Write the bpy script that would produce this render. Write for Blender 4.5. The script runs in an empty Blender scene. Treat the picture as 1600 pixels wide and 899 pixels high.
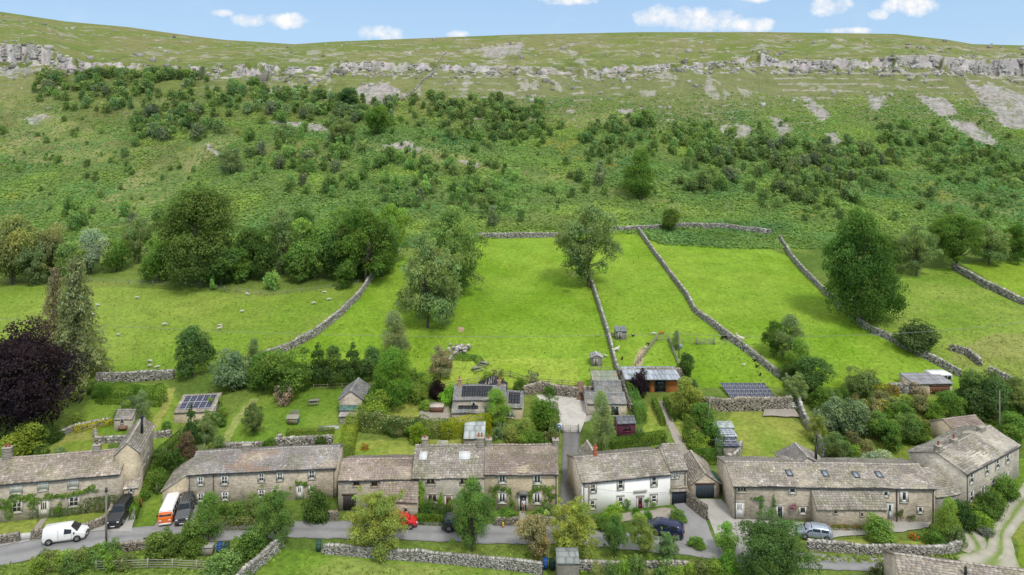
import bpy, math, random
import numpy as np
random.seed(7); RNG = np.random.default_rng(7)
R = math.radians
scene = bpy.context.scene
col = scene.collection
F, CX, HY, CH = 1067.0, 800.0, 200.0, 50.0     # focal length in photo pixels, principal column, horizon row, eye height

# ---------------------------------------------------------------- numpy value noise
def _hash(ix, iy, seed):
    n = (ix.astype(np.int64)*374761393 + iy.astype(np.int64)*668265263 + seed*974634777) & 0xffffffff
    n = ((n ^ (n >> 13))*1274126177) & 0xffffffff
    n = (n ^ (n >> 16)) & 0xffffffff
    return n/4294967295.0
def vnoise(x, y, seed=0):
    x = np.asarray(x, float); y = np.asarray(y, float)
    ix = np.floor(x); iy = np.floor(y); fx = x-ix; fy = y-iy
    fx = fx*fx*(3-2*fx); fy = fy*fy*(3-2*fy)
    a = _hash(ix, iy, seed); b = _hash(ix+1, iy, seed); c = _hash(ix, iy+1, seed); d = _hash(ix+1, iy+1, seed)
    return (a*(1-fx)+b*fx)*(1-fy)+(c*(1-fx)+d*fx)*fy
def fbm(x, y, seed=0, o=4):
    s = 0; a = .5; t = 0
    for i in range(o):
        s = s+a*vnoise(x*2**i+i*17.3, y*2**i-i*9.1, seed+i); t += a; a *= .5
    return s/t
def smooth(a, b, x):
    t = np.clip((x-a)/(b-a), 0, 1); return t*t*(3-2*t)

# ---------------------------------------------------------------- terrain height
VY = np.array([30, 60, 76, 88, 97, 107, 122, 138, 172, 215.])
VZ = np.array([-2.5, -1, -.3, 0, .8, 2.4, 4.3, 7.6, 11.9, 17.4])
PC = np.array([-500, -200, 0, 60, 100, 140, 200, 280, 330, 400, 440, 500, 540, 590, 630, 700, 740, 800, 900, 1000, 1100, 1160, 1190, 1220, 1260, 1350, 1400, 1450, 1500, 1550, 1600, 1800, 2200.])
CB = np.array([90, 92, 97, 97, 108, 110, 108, 112, 118, 118, 115, 112, 110, 113, 110, 110, 112, 112, 118, 110, 106, 105, 104, 106, 109, 107, 104, 106, 112, 118, 118, 120, 120.])
CT = np.array([60, 62, 64, 65, 86, 96, 99, 105, 105, 95, 103, 103, 96, 92, 98, 99, 105, 104, 107, 104, 98, 91, 79, 95, 93, 89, 86, 83, 88, 90, 86, 88, 88.])
CT = CB-(CB-CT)*.82
PS = np.array([-500, -200, 0, 100, 200, 300, 350, 460, 520, 600, 700, 800, 1000, 1200, 1400, 1480, 1520, 1600, 1800, 2200.])
SK = np.array([-30, -5, 18, 33, 42, 56, 62, 69, 65, 62, 58, 54, 50, 50, 53, 62, 69, 71, 76, 85.])
def zof(py, Y): return CH+(HY-py)*Y/F
def H(X, Y, detail=True):
    X = np.asarray(X, float); Y = np.asarray(Y, float); X, Y = np.broadcast_arrays(X, Y)
    Ys = np.maximum(Y, 20); px = np.clip(CX+F*X/Ys, -500, 2200)
    zv = np.interp(Y, VY, VZ)
    cb = np.interp(px, PC, CB); ct = np.interp(px, PC, CT); sk = np.interp(px, PS, SK)
    yc = 385+(fbm(px/26., px*0+.5, 11, 3)-.5)*16+(fbm(px/9., px*0+3.5, 17, 2)-.5)*6
    zero = px*0
    Yk = [215+zero, 250+zero, 280+zero, 312+zero, 348+zero, yc, yc+5.5, yc+62, 560+zero, 620+zero, 1500+zero]
    Zk = [17.4+zero, zof(300, 250)+zero, zof(250, 280)+zero, zof(200, 312)+zero, zof(150, 348)+zero,
          zof(cb, yc), zof(ct, yc+5.5), zof(ct*.55+sk*.45+2, yc+62), zof(sk, 560), zof(sk, 560)+3, zof(sk, 560)-10]
    zh = zv.copy()
    for k in range(len(Yk)-1):
        m = (Y >= Yk[k]) & (Y < Yk[k+1])
        t = (Y-Yk[k])/(Yk[k+1]-Yk[k])
        zh = np.where(m, Zk[k]+(Zk[k+1]-Zk[k])*t, zh)
    z = np.where(Y > 215, zh, zv)
    # hummocks on the fell side
    w = smooth(205, 240, Y)*(1-smooth(365, 384, Y))
    z = z+w*((fbm(X/46., Y/30., 3, 3)-.5)*9)
    for bx, by, r1, r2, a in ((-150, 285, 46, 14, 6), (-40, 292, 40, 12, 4), (70, 262, 30, 10, 3), (150, 300, 40, 16, 4), (-90, 250, 30, 10, 3)):
        z = z+a*w*np.exp(-((X-bx)/r1)**2-((Y-by)/r2)**2)
    w2 = smooth(400, 430, Y)*(1-smooth(500, 555, Y))
    z = z+w2*(fbm(X/50., Y/30., 5, 3)-.5)*5
    w3 = smooth(128, 150, Y)*(1-smooth(205, 240, Y))
    z = z+w3*(fbm(X/34., Y/30., 8, 2)-.5)*1.6
    if detail:
        z = z+w*(fbm(X/2.6, Y/2.2, 21, 3)-.5)*1.3
        z = z+w2*(fbm(X/5., Y/5., 23, 3)-.5)*1.0
        w4 = smooth(110, 140, Y)*(1-smooth(205, 240, Y))
        z = z+w4*(fbm(X/2.2, Y/2.2, 25, 2)-.5)*.22
        # cliff faces: ledges and cracks
        wc = ((Y > yc-1) & (Y < yc+7)).astype(float)
        z = z+wc*(np.sin(z*2.6+fbm(X/6., Y/6., 31, 2)*5)*.5+(fbm(X/2.2, Y/1.2, 33, 3)-.5)*3.0)
    return z
def hz(x, y): return float(H(x, y, False))
_YM = np.concatenate([np.arange(40, 240, .4), np.arange(240, 700, 1.)])
def at(px, py, ext=0):
    """ground point seen at a photo position: the ray is followed until it meets the terrain"""
    X = (px-CX)/F*_YM; zr = CH+(HY-py)/F*_YM
    d = zr-H(X, _YM, False); i = np.where(d <= 0)[0]
    i = int(i[0]) if len(i) else len(_YM)-1
    if i == 0: Y = _YM[0]
    else:
        a, b = d[i-1], d[i]; Y = _YM[i-1]+(_YM[i]-_YM[i-1])*a/(a-b+1e-9)
    X = (px-CX)/F*Y
    return np.array([X, Y, hz(X, Y)])
def onplane(px, py, z0):
    Y = (CH-z0)*F/(py-HY); return np.array([(px-CX)/F*Y, Y, z0])

# ---------------------------------------------------------------- object helpers
def tag(o, label=None, cat=None, group=None, kind=None):
    if label: o['label'] = label
    if cat: o['category'] = cat
    if group: o['group'] = group
    if kind: o['kind'] = kind
    return o
def empty(name, loc=(0, 0, 0), rz=0, label=None, cat=None, group=None):
    o = bpy.data.objects.new(name, None); col.objects.link(o); o.empty_display_size = .3
    o.location = loc; o.rotation_euler = (0, 0, rz); return tag(o, label, cat, group)
def link(name, me, parent=None, loc=(0, 0, 0), mat=None):
    o = bpy.data.objects.new(name, me); col.objects.link(o); o.location = loc
    if parent: o.parent = parent
    if mat and not me.materials: me.materials.append(mat)
    return o
def copy_tree(o, parent=None):
    c = o.copy(); col.objects.link(c); c.parent = parent
    for ch in list(o.children): copy_tree(ch, c)
    return c
BOXF = np.array([[0, 3, 2, 1], [4, 5, 6, 7], [0, 1, 5, 4], [1, 2, 6, 5], [2, 3, 7, 6], [3, 0, 4, 7]])
class MB:
    def __init__(s): s.v = []; s.f = []; s.c = []; s.n = 0
    def add(s, v, faces, c=(1, 1, 1)):
        v = np.asarray(v, float).reshape(-1, 3)
        c = np.asarray(c, float)
        if c.ndim == 1: c = np.tile(c, (len(v), 1))
        s.v.append(v); s.c.append(c)
        if isinstance(faces, np.ndarray): s.f.append(faces+s.n)
        else:
            for f in faces: s.f.append(np.array([f])+s.n)
        s.n += len(v); return s
    def box(s, x0, x1, y0, y1, z0, z1, c=(1, 1, 1)):
        return s.add([(x0, y0, z0), (x1, y0, z0), (x1, y1, z0), (x0, y1, z0), (x0, y0, z1), (x1, y0, z1), (x1, y1, z1), (x0, y1, z1)], BOXF, c)
    def boxes(s, cen, half, yaw, cols, jit=0., rng=RNG):
        cen = np.asarray(cen); n = len(cen); half = np.asarray(half); yaw = np.broadcast_to(yaw, n)
        sg = np.array([(-1, -1, -1), (1, -1, -1), (1, 1, -1), (-1, 1, -1), (-1, -1, 1), (1, -1, 1), (1, 1, 1), (-1, 1, 1)], float)
        p = half[:, None, :]*sg[None]
        if jit: p = p*(1+rng.uniform(-jit, jit, p.shape))
        ca, sa = np.cos(yaw)[:, None], np.sin(yaw)[:, None]
        q = np.stack([p[..., 0]*ca-p[..., 1]*sa, p[..., 0]*sa+p[..., 1]*ca, p[..., 2]], -1)+cen[:, None, :]
        fc = (BOXF[None]+8*np.arange(n)[:, None, None]).reshape(-1, 4)
        s.add(q.reshape(-1, 3), fc, np.repeat(np.asarray(cols), 8, axis=0)); return s
    def tube(s, a, b, r0, r1=None, n=8, c=(1, 1, 1), caps=True):
        a = np.array(a, float); b = np.array(b, float); r1 = r0 if r1 is None else r1
        d = b-a; d = d/(np.linalg.norm(d)+1e-9)
        u = np.cross(d, [0, 0, 1.]) if abs(d[2]) < .9 else np.cross(d, [1., 0, 0]); u /= np.linalg.norm(u); w = np.cross(d, u)
        th = np.arange(n)*2*math.pi/n
        ring = np.cos(th)[:, None]*u+np.sin(th)[:, None]*w
        v = np.concatenate([a+ring*r0, b+ring*r1])
        i = np.arange(n); j = (i+1) % n
        s.add(v, np.stack([i, i+n, j+n, j], 1), c)
        if caps: s.f.append(np.array([list(range(n))])+s.n-2*n); s.f.append(np.array([list(range(2*n-1, n-1, -1))])+s.n-2*n)
        return s
    def path(s, pts, r0, r1, n=6, c=(1, 1, 1)):
        k = len(pts)-1
        for i in range(k): s.tube(pts[i], pts[i+1], r0+(r1-r0)*i/k, r0+(r1-r0)*(i+1)/k, n, c, caps=(i == k-1))
        return s
    def ball(s, cen, rad, c=(1, 1, 1), nu=10, nv=7, jit=0.):
        u = np.arange(nu)*2*math.pi/nu; vv = np.linspace(-math.pi/2, math.pi/2, nv)
        P = np.array([[math.cos(b)*math.cos(a), math.cos(b)*math.sin(a), math.sin(b)] for b in vv for a in u])
        if jit: P = P*(1+RNG.uniform(-jit, jit, (len(P), 1)))
        fc = np.array([[i*nu+j, i*nu+(j+1) % nu, (i+1)*nu+(j+1) % nu, (i+1)*nu+j] for i in range(nv-1) for j in range(nu)])
        return s.add(P*np.array(rad)+np.array(cen), fc, c)
    def build(s, name, mat, parent=None, loc=(0, 0, 0), smooth_=False, asmesh=False):
        me = bpy.data.meshes.new(name)
        v = np.concatenate(s.v); c = np.concatenate(s.c)
        me.vertices.add(len(v)); me.vertices.foreach_set('co', v.ravel())
        li = np.concatenate([f.ravel() for f in s.f]); lt = np.concatenate([np.full(len(f), f.shape[1]) for f in s.f])
        ls = np.concatenate([[0], np.cumsum(lt)[:-1]])
        me.loops.add(len(li)); me.loops.foreach_set('vertex_index', li.astype(np.int32))
        me.polygons.add(len(ls)); me.polygons.foreach_set('loop_start', ls.astype(np.int32))
        me.update(calc_edges=True)
        a = me.color_attributes.new('Col', 'FLOAT_COLOR', 'POINT')
        a.data.foreach_set('color', np.concatenate([c[:, :3], np.ones((len(c), 1))], 1).ravel())
        if smooth_: me.polygons.foreach_set('use_smooth', np.ones(len(ls), bool))
        if isinstance(mat, (list, tuple)):
            for m in mat: me.materials.append(m)
        elif mat: me.materials.append(mat)
        if asmesh: return me
        return link(name, me, parent, loc)

# ---------------------------------------------------------------- materials
def newmat(name):
    m = bpy.data.materials.new(name); m.use_nodes = True; nt = m.node_tree
    return m, nt, nt.nodes['Principled BSDF'], nt.nodes['Material Output']
def N(nt, typ, **kw):
    n = nt.nodes.new(typ)
    for k, v in kw.items():
        if k in n.inputs: n.inputs[k].default_value = v
        else: setattr(n, k, v)
    return n
def mixc(nt, fac, a, b, mode='MIX'):
    n = nt.nodes.new('ShaderNodeMix'); n.data_type = 'RGBA'; n.blend_type = mode; n.clamp_factor = True
    for i, val in ((0, fac), (6, a), (7, b)):
        if hasattr(val, 'links'): nt.links.new(val, n.inputs[i])
        elif i == 0: n.inputs[0].default_value = val
        else: n.inputs[i].default_value = (*val, 1)
    return n.outputs[2]
def ramp(nt, src, lo, hi, a=0., b=1.):
    n = nt.nodes.new('ShaderNodeMapRange'); nt.links.new(src, n.inputs[0])
    n.inputs[1].default_value = lo; n.inputs[2].default_value = hi; n.inputs[3].default_value = a; n.inputs[4].default_value = b
    return n.outputs[0]
def noise(nt, vec, scale, detail=3., rough=.6):
    n = N(nt, 'ShaderNodeTexNoise', Scale=scale, Detail=detail, Roughness=rough)
    if vec is not None: nt.links.new(vec, n.inputs['Vector'])
    return n.outputs['Fac']
def mathn(nt, op, a, b=None, c=None):
    n = nt.nodes.new('ShaderNodeMath'); n.operation = op
    for i, v in enumerate((a, b, c)):
        if v is None: continue
        if hasattr(v, 'links'): nt.links.new(v, n.inputs[i])
        else: n.inputs[i].default_value = v
    return n.outputs[0]
def bump(nt, bs, h, strength, dist):
    b = N(nt, 'ShaderNodeBump', Strength=strength, Distance=dist); nt.links.new(h, b.inputs['Height']); nt.links.new(b.outputs[0], bs.inputs['Normal'])
def plain(name, c, rough=.6, metal=0., var=.12, scale=3., coat=0.):
    m, nt, bs, _ = newmat(name)
    tc = N(nt, 'ShaderNodeTexCoord')
    f = noise(nt, tc.outputs['Object'], scale, 4.)
    o = mixc(nt, ramp(nt, f, .3, .7), tuple(x*(1-var) for x in c), tuple(min(1, x*(1+var)) for x in c))
    nt.links.new(o, bs.inputs['Base Color']); bs.inputs['Roughness'].default_value = rough; bs.inputs['Metallic'].default_value = metal
    if coat: bs.inputs['Coat Weight'].default_value = coat
    return m
def attrmat(name, rough=.85, scale=8., amt=.25, bmp=.3, dist=.03, scale2=1.1, amt2=.18, spec=.3):
    m, nt, bs, _ = newmat(name)
    at_ = N(nt, 'ShaderNodeVertexColor', layer_name='Col'); tc = N(nt, 'ShaderNodeTexCoord')
    f = noise(nt, tc.outputs['Object'], scale, 4.); g = noise(nt, tc.outputs['Object'], scale2, 3.)
    k = mathn(nt, 'MULTIPLY', ramp(nt, f, .25, .75, 1-amt, 1+amt), ramp(nt, g, .25, .75, 1-amt2, 1+amt2))
    mul = nt.nodes.new('ShaderNodeVectorMath'); mul.operation = 'SCALE'; nt.links.new(at_.outputs[0], mul.inputs[0]); nt.links.new(k, mul.inputs['Scale'])
    nt.links.new(mul.outputs[0], bs.inputs['Base Color']); bs.inputs['Roughness'].default_value = rough; bs.inputs['Specular IOR Level'].default_value = spec
    if bmp: bump(nt, bs, f, bmp, dist)
    return m
def wallmat(name, a, b, mortar, sc=2.6, bw=.9, bh=.42, m1=.09):
    m, nt, bs, _ = newmat(name)
    tc = N(nt, 'ShaderNodeTexCoord'); sp = N(nt, 'ShaderNodeSeparateXYZ'); nt.links.new(tc.outputs['Object'], sp.inputs[0])
    cb = N(nt, 'ShaderNodeCombineXYZ'); nt.links.new(mathn(nt, 'ADD', sp.outputs[0], sp.outputs[1]), cb.inputs[0]); nt.links.new(sp.outputs[2], cb.inputs[1])
    nz = N(nt, 'ShaderNodeTexNoise', Scale=1.7, Detail=2.); nt.links.new(cb.outputs[0], nz.inputs['Vector'])
    va = nt.nodes.new('ShaderNodeVectorMath'); va.operation = 'MULTIPLY_ADD'; nt.links.new(nz.outputs['Color'], va.inputs[0]); va.inputs[1].default_value = (.22, .22, 0); nt.links.new(cb.outputs[0], va.inputs[2])
    br = N(nt, 'ShaderNodeTexBrick', Scale=sc); nt.links.new(va.outputs[0], br.inputs['Vector'])
    br.inputs['Color1'].default_value = (*a, 1); br.inputs['Color2'].default_value = (*b, 1); br.inputs['Mortar'].default_value = (*mortar, 1)
    br.inputs['Mortar Size'].default_value = .035; br.inputs['Mortar Smooth'].default_value = .6; br.inputs['Brick Width'].default_value = bw; br.inputs['Row Height'].default_value = bh; br.inputs['Bias'].default_value = -.1
    f = noise(nt, tc.outputs['Object'], .55, 5.); g = noise(nt, tc.outputs['Object'], 6., 3.)
    k = mathn(nt, 'MULTIPLY', ramp(nt, f, .3, .7, .74, 1.2), ramp(nt, g, .25, .75, .78, 1.22))
    mul = nt.nodes.new('ShaderNodeVectorMath'); mul.operation = 'SCALE'; nt.links.new(br.outputs[0], mul.inputs[0]); nt.links.new(k, mul.inputs['Scale'])
    nt.links.new(mul.outputs[0], bs.inputs['Base Color']); bs.inputs['Roughness'].default_value = .9; bs.inputs['Specular IOR Level'].default_value = .2
    bump(nt, bs, mathn(nt, 'ADD', br.outputs['Fac'], g), -.5, .02)
    return m
def leafmat(name, trans=.45, gain=2.2):
    m, nt, bs, out = newmat(name); nt.nodes.remove(bs)
    oi = N(nt, 'ShaderNodeObjectInfo'); vc = N(nt, 'ShaderNodeVertexColor', layer_name='Col')
    mul = nt.nodes.new('ShaderNodeVectorMath'); mul.operation = 'MULTIPLY'; nt.links.new(oi.outputs['Color'], mul.inputs[0]); nt.links.new(vc.outputs[0], mul.inputs[1])
    d = N(nt, 'ShaderNodeBsdfDiffuse'); t = N(nt, 'ShaderNodeBsdfTranslucent'); mx = N(nt, 'ShaderNodeMixShader', Fac=trans)
    nt.links.new(mul.outputs[0], d.inputs[0])
    g_ = nt.nodes.new('ShaderNodeVectorMath'); g_.operation = 'SCALE'; nt.links.new(mul.outputs[0], g_.inputs[0]); g_.inputs['Scale'].default_value = gain; mul = g_; nt.links.new(mul.outputs[0], d.inputs[0])
    w = nt.nodes.new('ShaderNodeVectorMath'); w.operation = 'MULTIPLY'; nt.links.new(mul.outputs[0], w.inputs[0]); w.inputs[1].default_value = (1.2, 1.25, .6)
    nt.links.new(w.outputs[0], t.inputs[0])
    nt.links.new(d.outputs[0], mx.inputs[1]); nt.links.new(t.outputs[0], mx.inputs[2]); nt.links.new(mx.outputs[0], out.inputs[0])
    return m
M = {}
M['leaf'] = leafmat('leaf_foliage')
M['bark'] = plain('bark', (.10, .085, .065), .9, var=.3, scale=2)
M['palebark'] = plain('pale_bark', (.34, .33, .30), .85, var=.35, scale=3)
M['drystone'] = attrmat('limestone_drystone', .9, 9, .22, .4, .02, .6, .14)
M['slate'] = attrmat('stone_slate', .85, 7, .2, .3, .015, .3, .16)
M['attr'] = attrmat('painted_detail', .6, 5, .08, 0, 0, 1, .06, .4)
M['wood'] = attrmat('weathered_wood', .85, 14, .25, .2, .01, 1, .15)
M['wall_brown'] = wallmat('rubble_brown', (.55, .475, .375), (.34, .295, .235), (.47, .42, .35))
M['wall_buff'] = wallmat('rubble_buff', (.56, .475, .33), (.40, .335, .235), (.52, .45, .34), 3.2)
M['wall_grey'] = wallmat('rubble_grey', (.54, .49, .41), (.35, .32, .265), (.50, .465, .40), 2.9)
M['wall_dark'] = wallmat('rubble_dark', (.34, .31, .27), (.2, .19, .17), (.27, .25, .23))
M['render_white'] = plain('white_render', (.86, .86, .84), .8, var=.06, scale=.8)
M['glass'] = plain('window_glass', (.03, .036, .042), .12, var=.4, scale=.9)
M['black'] = plain('black_iron', (.02, .021, .023), .5)
# ================================================================ camera, sky, sun
cam = bpy.data.cameras.new('camera'); co = bpy.data.objects.new('camera', cam); col.objects.link(co)
co.location = (0, 0, CH); co.rotation_euler = (R(90), 0, 0)
cam.sensor_width = 36; cam.lens = 36*F/1600; cam.shift_y = -(449.5-HY)/1600; cam.clip_start = .5; cam.clip_end = 8000
scene.camera = co
scene.view_settings.view_transform = 'Standard'; scene.view_settings.look = 'None'; scene.view_settings.exposure = 0
SUN_EL, SUN_AZ = 54, 155      # azimuth clockwise from +Y (north = away from camera)
sl = bpy.data.lights.new('sun', 'SUN'); so = bpy.data.objects.new('sun', sl); col.objects.link(so)
sl.energy = 2.5; sl.angle = R(11); sl.color = (1, .955, .88)
dv = np.array([math.sin(R(SUN_AZ))*math.cos(R(SUN_EL)), math.cos(R(SUN_AZ))*math.cos(R(SUN_EL)), math.sin(R(SUN_EL))])
from mathutils import Vector
so.rotation_euler = Vector(dv).to_track_quat('Z', 'Y').to_euler(); so.location = (0, 0, 120)
w = bpy.data.worlds.new('World'); scene.world = w; w.use_nodes = True; nt = w.node_tree
bg = nt.nodes['Background']
sky = N(nt, 'ShaderNodeTexSky', sky_type='NISHITA', sun_disc=False, sun_elevation=R(SUN_EL), sun_rotation=R(SUN_AZ), altitude=300., air_density=1., dust_density=.6, ozone_density=2.)
tc = N(nt, 'ShaderNodeTexCoord'); sp = N(nt, 'ShaderNodeSeparateXYZ'); nt.links.new(tc.outputs['Generated'], sp.inputs[0])
ysafe = mathn(nt, 'MAXIMUM', sp.outputs[1], .02)
u = mathn(nt, 'DIVIDE', sp.outputs[0], ysafe); v = mathn(nt, 'DIVIDE', sp.outputs[2], ysafe)
cb = N(nt, 'ShaderNodeCombineXYZ'); nt.links.new(u, cb.inputs[0]); nt.links.new(v, cb.inputs[1])
acc = None
for cx_, cy_, rx, ry in ((1085, 32, 92, 22), (1025, 28, 40, 20), (1170, 38, 50, 13), (1300, 8, 34, 20), (1425, 4, 46, 20), (1370, 24, 16, 9), (400, 30, 46, 12), (450, 34, 36, 12), (345, 21, 22, 8),
                         (590, 52, 36, 14), (712, 54, 18, 8), (880, 0, 50, 9), (1330, 48, 50, 6), (1180, -2, 30, 8), (150, -60, 160, 30), (700, -90, 200, 40), (1700, -30, 120, 30), (1750, 40, 60, 12)):
    a = mathn(nt, 'MULTIPLY', mathn(nt, 'SUBTRACT', u, (cx_-CX)/F), F/rx); b = mathn(nt, 'MULTIPLY', mathn(nt, 'SUBTRACT', v, (HY-cy_)/F), F/ry)
    d = mathn(nt, 'SUBTRACT', 1., mathn(nt, 'ADD', mathn(nt, 'MULTIPLY', a, a), mathn(nt, 'MULTIPLY', b, b)))
    d = mathn(nt, 'MAXIMUM', d, -1.2)
    acc = d if acc is None else mathn(nt, 'MAXIMUM', acc, d)
cn = noise(nt, cb.outputs[0], 26., 7., .62)
cm = mathn(nt, 'ADD', acc, mathn(nt, 'MULTIPLY', mathn(nt, 'SUBTRACT', cn, .5), 4.2))
cmask = ramp(nt, cm, .05, 1.25)
wisp = ramp(nt, noise(nt, cb.outputs[0], 7., 5., .6), .55, .85, 0, .3)
cmask = mathn(nt, 'MAXIMUM', cmask, wisp)
# overall daylight sky; a little bluer than the raw model, as the photograph's sky
elev = ramp(nt, sp.outputs[2], .06, .30)
blue = mixc(nt, elev, (4.6, 6.5, 8.7), (3.2, 5.3, 8.2))
base = mixc(nt, .8, sky.outputs[0], blue)
cl = mixc(nt, ramp(nt, cn, .35, .7), (7.7, 7.85, 8.2), (9.0, 8.95, 8.9))
fin = mixc(nt, cmask, base, cl)
veil = mathn(nt, 'MULTIPLY', ramp(nt, sp.outputs[2], .22, .5), ramp(nt, noise(nt, tc.outputs['Generated'], 2.2, 5., .6), .3, .6, .6, 1.))   # unseen white cloud overhead, added to take the blue out of ambient light
fin = mixc(nt, veil, fin, (8.9, 8.8, 8.7))
nt.links.new(fin, bg.inputs[0]); bg.inputs[1].default_value = .115

# ================================================================ ground sheet
def inpoly(px, py, poly):
    poly = np.asarray(poly, float); r = np.zeros(px.shape, bool); j = len(poly)-1
    for i in range(len(poly)):
        xi, yi = poly[i]; xj, yj = poly[j]
        c = ((yi > py) != (yj > py)) & (px < (xj-xi)*(py-yi)/(yj-yi+1e-12)+xi)
        r ^= c; j = i
    return r
us = np.concatenate([np.arange(-900, -100, 12), np.arange(-100, 1700, 2.), np.arange(1700, 2500, 12)])
ys = [30., 50]
ys += list(np.arange(60, 76, .5))
y = 76.
while y < 380: ys.append(y); y += max(.28, 1.7*y/F*(1.0 if y < 215 else 1.35))
ys += list(np.arange(372, 398, .45)); ys += list(np.arange(398, 560, 2.)); ys += [565, 572, 580, 600, 640, 720, 900, 1200, 1500]
ys = np.unique(np.round(ys, 3))
U, YY = np.meshgrid(us, ys); XX = (U-CX)/F*YY
ZZ = H(XX, YY); PY = HY+F*(CH-ZZ)/YY
n1 = fbm(XX/9., YY/9., 41, 4); n2 = fbm(XX/30., YY/24., 43, 4); n3 = fbm(XX/3., YY/3., 47, 3); n4 = fbm(XX/1.3, YY/1.3, 49, 2)
PXw = U+(n3-.5)*5; PYw = PY+(n3-.5)*4          # slightly wandering edges
def lerp(a, b, t): return a+(b-a)*t[..., None]
A = np.array
g_rough = lerp(A([.135, .185, .045]), A([.19, .215, .075]), smooth(.35, .65, n2))
g_rough = lerp(g_rough, A([.085, .12, .03]), smooth(.55, .75, n1)*.6)
C = g_rough.copy()
# under the cliffs: grey-olive turf with broken limestone ledges
band = smooth(100, 120, PY)*(1-smooth(185, 215, PY))
bandr = band*smooth(560, 800, U)+band*.25
C = lerp(C, A([.17, .195, .085]), np.clip(bandr, 0, 1)*.75)
strat = np.sin((PY+(n2-.5)*10)*.62+np.sin(U/90.)*1.2); stm = smooth(.72, .95, strat)*smooth(.5, .62, fbm(XX/5., YY/40., 51, 3))*np.clip(bandr, 0, 1)
C = lerp(C, A([.36, .35, .31]), stm*.8)
# bracken slope
br = smooth(165, 225, PY+(n2-.5)*70)*(YY > 205)
bc = lerp(A([.115, .185, .055]), A([.165, .25, .07]), smooth(.35, .68, n1)); bc = lerp(bc, A([.17, .225, .07]), smooth(.5, .7, n2)*.6)
C = lerp(C, bc, br*.93)
left = smooth(700, 300, U)*smooth(150, 190, PY)*(1-smooth(240, 300, PY)); C = lerp(C, A([.135, .15, .055]), left*smooth(.4, .6, fbm(XX/20., YY/9., 53, 3))*.75)
C = lerp(C, A([.22, .24, .045]), (smooth(.72, .8, fbm(XX/12., YY/6., 55, 3))*br)*.7)
PALE = [[(150, 320), (215, 268), (300, 225), (335, 205), (385, 212), (330, 245), (290, 285), (250, 320), (190, 345)], [(0, 150), (120, 190), (220, 235), (150, 262), (0, 250)], [(560, 222), (660, 228), (760, 256), (700, 262), (600, 240)],
        [(700, 248), (800, 262), (930, 285), (1100, 330), (1090, 338), (920, 296), (790, 274), (700, 256)], [(400, 225), (440, 215), (560, 235), (540, 262), (430, 250)], [(860, 180), (960, 178), (1000, 190), (900, 205)], [(120, 360), (300, 340), (250, 360), (120, 376)], [(1430, 290), (1600, 330), (1600, 345), (1440, 310)]]
pale = np.zeros(U.shape)
for p in PALE: pale = np.maximum(pale, inpoly(U+(n3-.5)*50+(n4-.5)*30, PY+(n1-.5)*34+(n4-.5)*14, p))
pale = pale*smooth(.36, .56, n3*.5+n1*.5)
C = lerp(C, lerp(A([.19, .235, .08]), A([.25, .255, .11]), smooth(.4, .6, n1)), pale*.75)
# top of the fell
top = 1-smooth(70, 100, PY); C = lerp(C, lerp(A([.15, .20, .05]), A([.185, .20, .075]), smooth(.4, .62, n2)), top*.8)
# limestone faces
yc = 385+(fbm(np.clip(U, -500, 2200)/26., U*0+.5, 11, 3)-.5)*16+(fbm(np.clip(U, -500, 2200)/9., U*0+3.5, 17, 2)-.5)*6
face = ((YY > yc-.6) & (YY < yc+6.2)).astype(float)
hgt = np.interp(U, PC, CB-CT)
gap = fbm(U/17., YY/7., 57, 3)
rock = face*smooth(.60-.012*hgt, .70-.012*hgt, gap+.06)
ledge = ((YY > yc-9) & (YY < yc+12))*smooth(.60, .66, fbm(XX/5., YY/3., 59, 3))*.8
ledge2 = smooth(.66, .70, fbm(XX/6., YY/10., 61, 3))*((YY > yc-40) & (YY < yc+120))*.55*smooth(330, 480, U)
ledge3 = smooth(.66, .72, fbm(XX/9., YY/4., 63, 3))*((YY > yc+20) & (YY < 545))*.5
rock = np.clip(np.maximum.reduce([rock, ledge, ledge2, ledge3]), 0, 1)
SCREE = [[(1125, 197), (1150, 193), (1182, 202), (1160, 215), (1148, 221), (1130, 208)], [(1203, 180), (1218, 184), (1240, 200), (1232, 226), (1215, 212)], [(1292, 210), (1308, 208), (1316, 222), (1302, 230)],
         [(1257, 152), (1275, 158), (1300, 185), (1285, 193), (1270, 180)], [(1356, 148), (1384, 150), (1378, 170), (1362, 172)], [(1480, 188), (1520, 188), (1560, 222), (1548, 230), (1500, 208)], [(1510, 130), (1560, 135), (1640, 160), (1640, 215), (1570, 200), (1540, 165)],
         [(550, 138), (600, 128), (640, 150), (610, 165), (570, 162)], [(745, 78), (790, 68), (820, 70), (810, 85), (760, 90)], [(600, 228), (640, 222), (665, 235), (640, 243)], [(1430, 150), (1480, 155), (1500, 180), (1470, 185)],
         [(40, 186), (70, 178), (76, 184), (50, 196)], [(318, 222), (332, 228), (345, 245), (335, 243)], [(0, 105), (40, 108), (55, 112), (20, 120), (0, 120)], [(965, 172), (985, 171), (991, 180), (972, 180)], [(884, 172), (898, 170), (898, 180)],
         [(415, 190), (450, 189), (512, 198), (512, 207), (460, 200)], [(280, 200), (310, 194), (350, 195), (352, 200)], [(715, 252), (748, 255), (750, 262), (730, 260)]]
scree = np.zeros(U.shape)
for p in SCREE: scree = np.maximum(scree, inpoly(U+(n3-.5)*14+(n4-.5)*16, PY+(n1-.5)*8+(n4-.5)*9, p))
strk = fbm(U/3.2, YY/26., 67, 3)*.6+n4*.4
scree = scree*smooth(.30, .52, strk+.06); C = lerp(C, lerp(A([.25, .245, .225]), A([.37, .365, .345]), smooth(.35, .65, n4)), scree*.85)
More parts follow.
